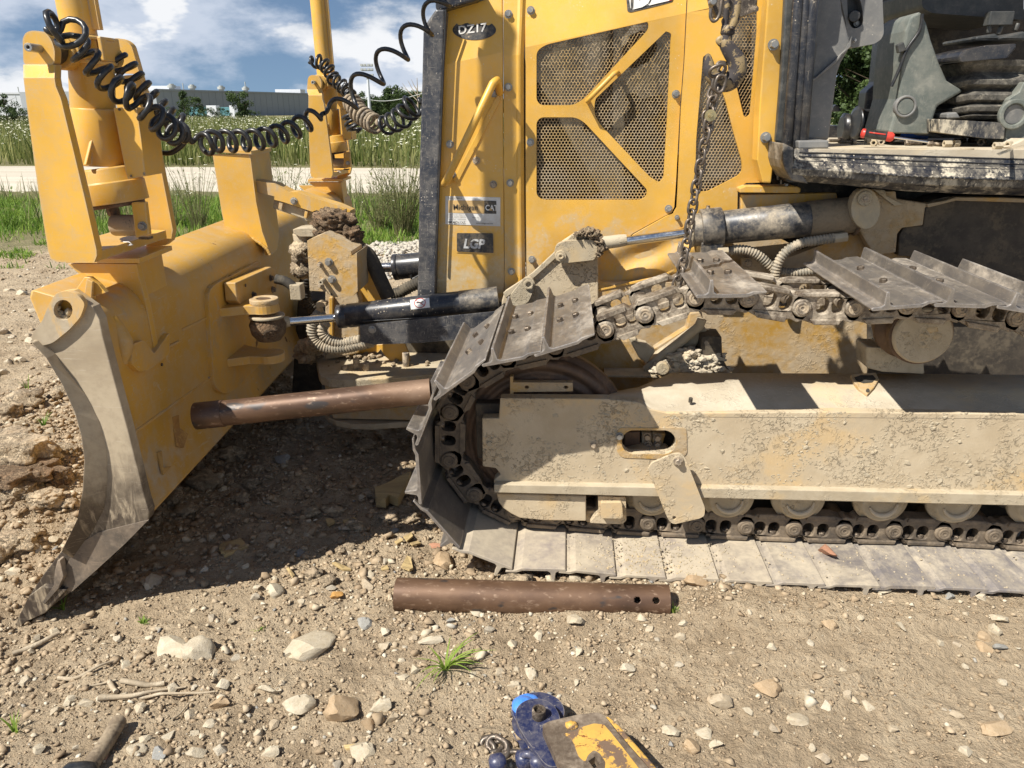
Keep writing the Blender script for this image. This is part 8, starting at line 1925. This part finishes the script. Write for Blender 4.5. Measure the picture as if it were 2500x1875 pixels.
# field beyond the road
blades_mesh('field_plants', 90000, (-60, 45, 23.6, 85), 0.95, 0.022, 34, 'field', dens=lambda x, y: 0.5 + 0.5 * (nz(x, y, 0.25, 3) > -0.1), droop=0.5, label='dense wild field plants beyond the gravel road', segs=2)
def flower_heads(name, n, area, h0, h1, r0, r1, seed, label, dens=None):
    r_ = np.random.RandomState(seed); x0, x1, y0, y1 = area; V = []; Fq = []; k = 0
    ang = np.arange(6) * math.pi / 3
    while k < n:
        y = y0 + (y1 - y0) * r_.rand() ** 1.3; x = x0 + (x1 - x0) * r_.rand()
        if abs(x + 0.07 * y) > 0.72 * y: continue
        if dens is not None and r_.rand() > dens(x, y): continue
        z = h0 + (h1 - h0) * r_.rand(); r = (r0 + (r1 - r0) * r_.rand()); t1, t2 = (r_.rand(2) - 0.5) * 0.9
        for j in range(6): V.append((x + r * math.cos(ang[j]), y + r * math.sin(ang[j]), z + r * (math.cos(ang[j]) * t1 + math.sin(ang[j]) * t2 - 0.35)))
        b = len(V) - 6; Fq += [(b, b + 1, b + 2, b + 3), (b, b + 3, b + 4, b + 5)]; k += 1
    return mesh_np(name, np.array(V), np.array(Fq), 'flower', None, 'stuff', label, 'flowers')
flower_heads('white_wildflowers', 26000, (-60, 45, 24, 80), 0.60, 1.12, 0.018, 0.050, 35, 'white lacy wildflower heads scattered all over the field', dens=lambda x, y: min(1, max(0.10, 0.55 + nz(x, y, 0.16, 1) * 1.3 + nz(x, y, 0.9, 4) * 0.8)))
flower_heads('verge_flowers', 260, (-10, 3, 12.5, 15.6), 0.25, 0.6, 0.012, 0.03, 36, 'few white flower heads in the near verge')
# tall weeds by the near verge, each a plant of its own
def weed(x, y, Y, h, n, label, seed, spread=0.35, flowers=0, group=None, mat='weed', leafy=1.0):
    base = PZ(x, y, 0.0) if Y is None else PY(x, y, Y); base.z = gh(base.x, base.y); r_ = random.Random(seed); t = thing('weed_plant', tuple(base), label, 'weed', group); V = []; tn = []; mb = MB(); mf = MB(); ml = MB()
    for i in range(n):
        a = r_.uniform(0, 6.28); s_ = r_.random() ** 0.6 * spread; L = h * r_.uniform(0.6, 1.1); d = Vector((math.cos(a), math.sin(a), 0)); P3 = [base + d * s_ * 0.25 * 1 + d * s_ * (k / 6) ** 1.3 * 1.0 + Vector((nz(i, k, 0.9) * 0.02, 0, L * k / 6)) for k in range(7)]
        mb.tube(P3, [0.0048 * (1 - 0.12 * k) for k in range(7)], 4, caps=False)
        for k in range(int(10 * leafy)):
            q = r_.randrange(1, 6); p = P3[q].lerp(P3[q + 1], r_.random()); b = r_.uniform(0, 6.28); e = Vector((math.cos(b), math.sin(b), r_.uniform(0.2, 1.0))).normalized(); l_ = r_.uniform(0.03, 0.10); s2 = e.cross(Vector((0, 0, 1))).normalized() * l_ * 0.11
            ml.add([p, p + e * l_ * 0.5 + s2, p + e * l_, p + e * l_ * 0.5 - s2], [(0, 1, 2, 3)])
        if flowers and r_.random() < flowers:
            c = P3[-1]
            for j in range(7):
                e = Vector((r_.uniform(-1, 1), r_.uniform(-1, 1), 0.4)); p = c + e * 0.02; mf.add([p + Vector((0.008, 0, 0)), p + Vector((0, 0.008, 0.003)), p - Vector((0.008, 0, 0)), p - Vector((0, 0.008, 0.003))], [(0, 1, 2, 3)])
    for m_, nm, mt in ((mb, 'stems', mat), (ml, 'leaves', mat), (mf, 'flower_heads', 'flower')):
        if m_.v:
            o = m_.build(nm, mt, t)
            if mt == 'flower': o['kind'] = 'stuff'
            if mt != 'flower': at = o.data.attributes.new('tone', 'FLOAT', 'POINT'); at.data.foreach_set('value', [r_.random() * 0.6 + (0.25 if nm == 'stems' else 0) for _ in o.data.vertices])
weed(985, 545, 10.6, 1.15, 95, 'tall bushy weed clump beside the dark front guard of the machine, the nearest one', 1, 0.42, 0.2)
weed(925, 535, 11.0, 0.80, 60, 'lower weed clump left of the tall bushy one beside the machine', 2, 0.40, 0.3)
weed(700, 520, 12.0, 1.0, 46, 'weed clump seen between the middle and far blade pedestals', 3, 0.45, 0.2)
weed(760, 500, 13.0, 0.70, 22, 'small weed just left of the far mast bracket', 4, 0.35, 0.1)
weed(480, 520, 10.8, 1.05, 44, 'tall seeding weed left of the middle pedestal', 5, 0.35, 0.5, leafy=0.5)
weed(430, 540, 11.2, 0.65, 26, 'leafy weed behind the near mast bracket, right side', 6, 0.40, 0.3)
weed(20, 560, 10.8, 0.55, 26, 'leafy weed at the left edge below the road', 7, 0.45, 0.1, mat='grass')
weed(230, 500, 12.6, 0.50, 18, 'weed seen through the near mast bracket', 8, 0.35, 0.2, mat='grass')
# trees
def tree(x, Y, h, wid, label, seed, ybase=None, conif=False, group=None, trunk=True, n=900, leaf=None, lean=0.0, open_=0.0, cat='tree'):
    p = PY(x, 300, Y); base = Vector((p.x, Y, 0)); r_ = random.Random(seed); t = thing('tree', tuple(base), label, cat, group); rs = np.random.RandomState(seed)
    if trunk:
        mb = MB(); mb.tube([base + Vector((0, 0, -0.1)), base + Vector((lean * h * 0.2, 0, h * 0.45)), base + Vector((lean * h * 0.5, 0, h * 0.9))], [h * 0.022, h * 0.014, h * 0.004], 7, caps=False)
        for i in range(6):
            a = r_.uniform(0, 6.28); z = h * r_.uniform(0.25, 0.75); mb.tube([base + Vector((0, 0, z)), base + Vector((math.cos(a) * wid * 0.35, math.sin(a) * wid * 0.35, z + h * 0.15))], [h * 0.008, h * 0.002], 5, caps=False)
        mb.build('trunk', 'bark', t)
    C = []
    nc = 26
    for i in range(nc):
        f = r_.random(); 
        if conif: z = h * (0.1 + 0.88 * f); rad = wid * 0.5 * (1.05 - f) * r_.random() ** 0.5
        else: z = h * (0.22 + 0.72 * f); rad = wid * 0.42 * math.sqrt(max(0.05, 1 - ((f - 0.45) / 0.62) ** 2)) * r_.random() ** 0.4
        a = r_.uniform(0, 6.28); C.append((math.cos(a) * rad + lean * z * 0.4, math.sin(a) * rad, z, (0.13 if not conif else 0.10) * min(h, wid * 1.6) * r_.uniform(0.6, 1.3)))
    lf0 = leaf or h * 0.024; V = []; tn = []
    n = int(n * 2.2); lf = lf0 * 0.95
    cid = rs.randint(0, nc, n * 2)
    for k in range(n * 2):
        c = C[cid[k]]; v = rs.normal(size=3); v /= np.linalg.norm(v); q = c[3] * (0.55 + 0.55 * rs.rand()); o_ = np.array(c[:3]) + v * q * np.array([1, 1, 0.8]); e1 = rs.normal(size=3); e1 /= np.linalg.norm(e1); e2 = np.cross(e1, rs.normal(size=3)); e2 /= np.linalg.norm(e2); s_ = lf * (0.6 + 0.8 * rs.rand())
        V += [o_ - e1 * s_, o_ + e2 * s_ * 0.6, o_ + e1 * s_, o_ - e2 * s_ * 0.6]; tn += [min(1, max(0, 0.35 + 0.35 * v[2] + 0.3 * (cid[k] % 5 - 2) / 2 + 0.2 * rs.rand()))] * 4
    V = np.array(V); Fq = np.arange(len(V)).reshape(-1, 4)
    mesh_np('crown', V, Fq, 'tree', tn, parent=t)
def H(x, y, Y): return PY(x, y, Y).z
tree(455, 92, H(455, 226, 92), 2.6, 'slim dark tree before the grey warehouse, the left and taller point of the left pair', 50, conif=True, n=500)
tree(477, 90, H(477, 238, 90), 3.4, 'rounded green tree before the grey warehouse, right of the slim dark one', 51, n=700)
tree(590, 90, H(590, 218, 90), 3.0, 'single upright tree standing before the right half of the grey warehouse', 52, n=800)
tree(20, 60, H(20, 228, 60), 2.6, 'bushy tree at the left edge before the white building', 53, n=700)
tree(52, 58, H(52, 262, 58), 1.9, 'low dark bush between the left edge and the near mast', 54, n=500, cat='bush')
tree(158, 58, H(158, 232, 58), 1.9, 'grey green bush seen between the near mast plate and tube', 55, n=500, cat='bush')
tree(176, 56, H(176, 250, 56), 2.0, 'dark low bush just right of the grey green one behind the mast', 56, n=500, cat='bush')
for i, (x, y, w) in enumerate(((430, 262, 3.2), (510, 268, 3.0), (540, 262, 3.4), (625, 270, 3.0))):
    tree(x, 84, H(x, y, 84), w, ['low dark bush left of the tree pair by the warehouse', 'low dark bush right of the tree pair by the warehouse', 'low dark bush left of the single warehouse tree', 'low dark bush right of the single warehouse tree'][i], 60 + i, trunk=False, n=700, cat='bush')
hz_ = [(868, 222, 6.5, 0), (888, 232, 5, 0), (905, 240, 5, 0), (938, 226, 6, 0), (952, 208, 4.6, 1), (962, 224, 5, 0), (974, 202, 3.6, 1), (990, 216, 5, 0), (1006, 220, 5.5, 0), (1022, 222, 5.5, 0), (1042, 226, 5, 0), (925, 244, 5, 0), (978, 232, 6, 0), (880, 246, 6, 0)]
names_ = ['rounded tree just right of the far mast on the skyline', 'lower tree left of the pale light pole', 'low tree directly behind the light pole', 'green tree right of the light pole', 'pointed dark conifer right of the light pole, the broader one', 'dark tree between the two conifers', 'tallest pointed conifer on the skyline', 'tree right of the tallest conifer', 'tree below the bare dead branches', 'tree at the edge of the dark guard, upper', 'tree half hidden by the dark front guard', 'low bush in the gap right of the light pole', 'dense bush under the tallest conifer', 'low dense bush at the foot of the light pole']
for i, (x, y, w, cf) in enumerate(hz_): tree(x, 115, H(x, y, 115), w, names_[i], 70 + i, conif=bool(cf), n=650, trunk=cf == 1)
# bare dead tree
p = PY(1022, 290, 70); dt = thing('dead_tree', (p.x, 70, 0), 'bare dead tree with grey branches beside the dark front guard', 'tree'); mb = MB(); b_ = Vector((p.x, 70, 0)); topz = H(1022, 190, 70); mb.tube([b_, b_ + Vector((0, 0, topz))], [0.12, 0.02], 6)
for dx, z0_, dz in ((-1.3, 0.55, 0.35), (-0.8, 0.65, 0.3), (-1.0, 0.45, 0.2), (0.5, 0.6, 0.2), (-0.5, 0.75, 0.22)): mb.tube([b_ + Vector((0, 0, topz * z0_)), b_ + Vector((dx * 0.6, 0, topz * (z0_ + dz * 0.5))), b_ + Vector((dx, 0, topz * (z0_ + dz)))], [0.05, 0.03, 0.012], 5)
mb.build('bare_limbs', 'twig', dt)
# big dark trees seen through the cab
for i, (x, y, w, Y) in enumerate(((2070, 60, 6.0, 34), (2110, 40, 6.5, 36), (2150, 70, 6.0, 33), (2180, 90, 6, 35))):
    tree(x, Y, H(x, y, Y), w, ['dark evergreen seen through the cab window, left one', 'tall dark evergreen in the middle of the cab window', 'dark evergreen seen through the cab window, right one', 'dark evergreen mostly hidden behind the rear cab pillar'][i], 90 + i, n=3200, leaf=0.075)
# warehouse: grey long block and white block behind at left
def block(name, x0, x1, Y0, Y1, ytop0, mat, label, zt=None):
    """a long building between two seen corners; its depth goes away from the camera"""
    a, b = PY(x0, 275, Y0), PY(x1, 275, Y1); z0_ = H(x0, ytop0, Y0) if zt is None else zt; n_ = Vector((-(b.y - a.y), b.x - a.x, 0)).normalized(); n_ = n_ if n_.y > 0 else -n_
    t = thing(name, (a.x, a.y, 0), label, 'building'); A, B = Vector((a.x, a.y, -0.5)), Vector((b.x, b.y, -0.5))
    MB().prism([A, B, B + Vector((0, 0, z0_ + 0.5)), A + Vector((0, 0, z0_ + 0.5))], n_ * 40).build('wall', mat, t)
    MB().prism([A + Vector((0, 0, z0_ + 0.5)) - n_ * 0.15, B + Vector((0, 0, z0_ + 0.5)) - n_ * 0.15, B + Vector((0, 0, z0_ + 0.85)) - n_ * 0.15, A + Vector((0, 0, z0_ + 0.85)) - n_ * 0.15], n_ * 0.4).build('parapet', mat, t)
    mb = MB(); L = (B - A).length
    for k in range(int(L / 2.2)):
        q = A + (B - A) * (k * 2.2 / L); mb.box(q + Vector((0, 0, z0_ / 2 + 0.25)) - n_ * 0.03, (0.05, 0.06, z0_ + 0.4))
    mb.build('cladding_ribs', mat, t); return t, A, B, z0_, n_
wh, A_, B_, zt_, wn_ = block('warehouse', 386, 756, 165, 215, 221, 'wall_grey', 'long grey metal warehouse on the skyline with round roof vents')
for i, x in enumerate((438, 488, 558, 617)):
    t = (x - 386) / (756 - 386); 
    lo, hi = 0.0, 1.0
    for _ in range(30):
        mid = (lo + hi) / 2; q = A_ + (B_ - A_) * mid
        if proj((q.x, q.y, zt_))[0] < x: lo = mid
        else: hi = mid
    q = A_ + (B_ - A_) * lo + wn_ * 2; mb = MB(); c = Vector((q.x, q.y, zt_)); mb.cyl(c, c + Vector((0, 0, 0.7)), 0.55, 16); mb.cyl(c + Vector((0, 0, 0.7)), c + Vector((0, 0, 1.25)), 0.85, 16); mb.cyl(c + Vector((0, 0, 1.25)), c + Vector((0, 0, 1.5)), 0.5, 12)
    if i == 3: mb.cyl(c + Vector((0, 0, 1.5)), c + Vector((0, 0, 2.6)), 0.12, 8)
    mb.build('roof_vent', 'vent', wh)
bw, A2_, B2_, z2_, n2_ = block('white_building', -260, 392, 185, 195, 229, 'wall_white', 'low white building on the left skyline beside the grey warehouse')
MB().box(Vector((PY(397, 250, 190).x, 192, H(397, 215, 190) - 1.5)), (5.5, 5, 4)).build('stair_head', 'wall_white', bw)
MB().box(Vector((PY(708, 250, 220).x, 221, H(708, 222, 220) - 0.6)), (7, 4, 2.0)).build('roof_unit', 'wall_white', wh)
p = PY(530, 280, 150); MB().box((p.x, 150, 1.2), (9, 4, 1.5)).build('stacked_sheets', 'teal', None, 0.05, origin=(p.x, 150, 0)); tag(SC.objects['stacked_sheets'], 'teal sheeted stack before the warehouse between the trees', 'stack')
for i, x in enumerate((522, 572, 597)):
    p = PY(x, 280, 140); o = MB().box((p.x, 140, 1.1), (1.8 if i == 0 else 0.9, 1.5, 2.2)).build('white_container', 'wall_white', None, 0.05, origin=(p.x, 140, 0)); tag(o, ('white box before the teal stack by the warehouse', 'white box left of the single warehouse tree trunk', 'small white box right of the single warehouse tree trunk')[i], 'container')
# light pole, radio mast, wires
p = PY(902, 260, 88); lp = thing('light_pole', (p.x, 88, 0), 'tall pale floodlight pole beyond the field between the masts', 'light pole'); zt = H(898, 186, 88)
MB().cyl((p.x, 88, 0), (p.x, 88, zt), 0.20, 12, 0.13).build('pole', 'wall_white', lp)
mb = MB()
for dz in (0.0, 0.55, 1.0):
    mb.box((p.x, 88, zt + dz), (1.3, 0.08, 0.07))
    for dx in (-0.55, -0.2, 0.2, 0.55): mb.box((p.x + dx, 87.8, zt + dz + 0.12), (0.26, 0.22, 0.20))
mb.build('floodlights', 'vent', lp)
p = PY(51, 250, 190); MB().tube([(p.x, 190, 4), (p.x, 190, H(51, 212, 190))], 0.12, 5).build('antenna', 'vent', None, 0, origin=(p.x, 190, 4)); tag(SC.objects['antenna'], 'thin aerial rising above the white building left of the mast', 'aerial')
p = PY(452, 250, 190); MB().tube([(p.x, 190, 4), (p.x, 190, H(452, 203, 190))], 0.12, 5).build('antenna', 'vent', None, 0, origin=(p.x, 190, 4)); tag(SC.objects['antenna.001'], 'thin aerial on the warehouse roof between the two left vents', 'aerial')
w0, w1 = PY(880, 238, 100), PY(1040, 226, 60); mb = MB(); mb.tube([w0.lerp(w1, k / 10) - Vector((0, 0, 0.5 * math.sin(math.pi * k / 10))) for k in range(11)], 0.035, 4); mb.build('power_line', 'vent', None, 0, origin=tuple(w0)); tag(SC.objects['power_line'], 'single pale power line crossing before the skyline trees', 'wire')
# long low treeline on the horizon, too far to tell the trees apart
r_ = np.random.RandomState(77); V = []; tn = []
for k in range(16000):
    x = r_.uniform(-330, 330); hgt = 6 + 3 * nz(x, 0, 0.03) + 2 * nz(x, 0, 0.11, 2); z = r_.rand() * hgt; y = 330 + r_.uniform(-4, 4); e1 = r_.normal(size=3); e1 /= np.linalg.norm(e1); e2 = np.cross(e1, r_.normal(size=3)); e2 /= np.linalg.norm(e2); o_ = np.array([x, y, z]); s_ = 0.9
    V += [o_ - e1 * s_, o_ + e2 * s_, o_ + e1 * s_, o_ - e2 * s_]; tn += [0.2 + 0.6 * r_.rand()] * 4
mesh_np('distant_wood', np.array(V), np.arange(len(V)).reshape(-1, 4), 'tree', tn, 'stuff', 'distant low wood along the horizon', 'wood')
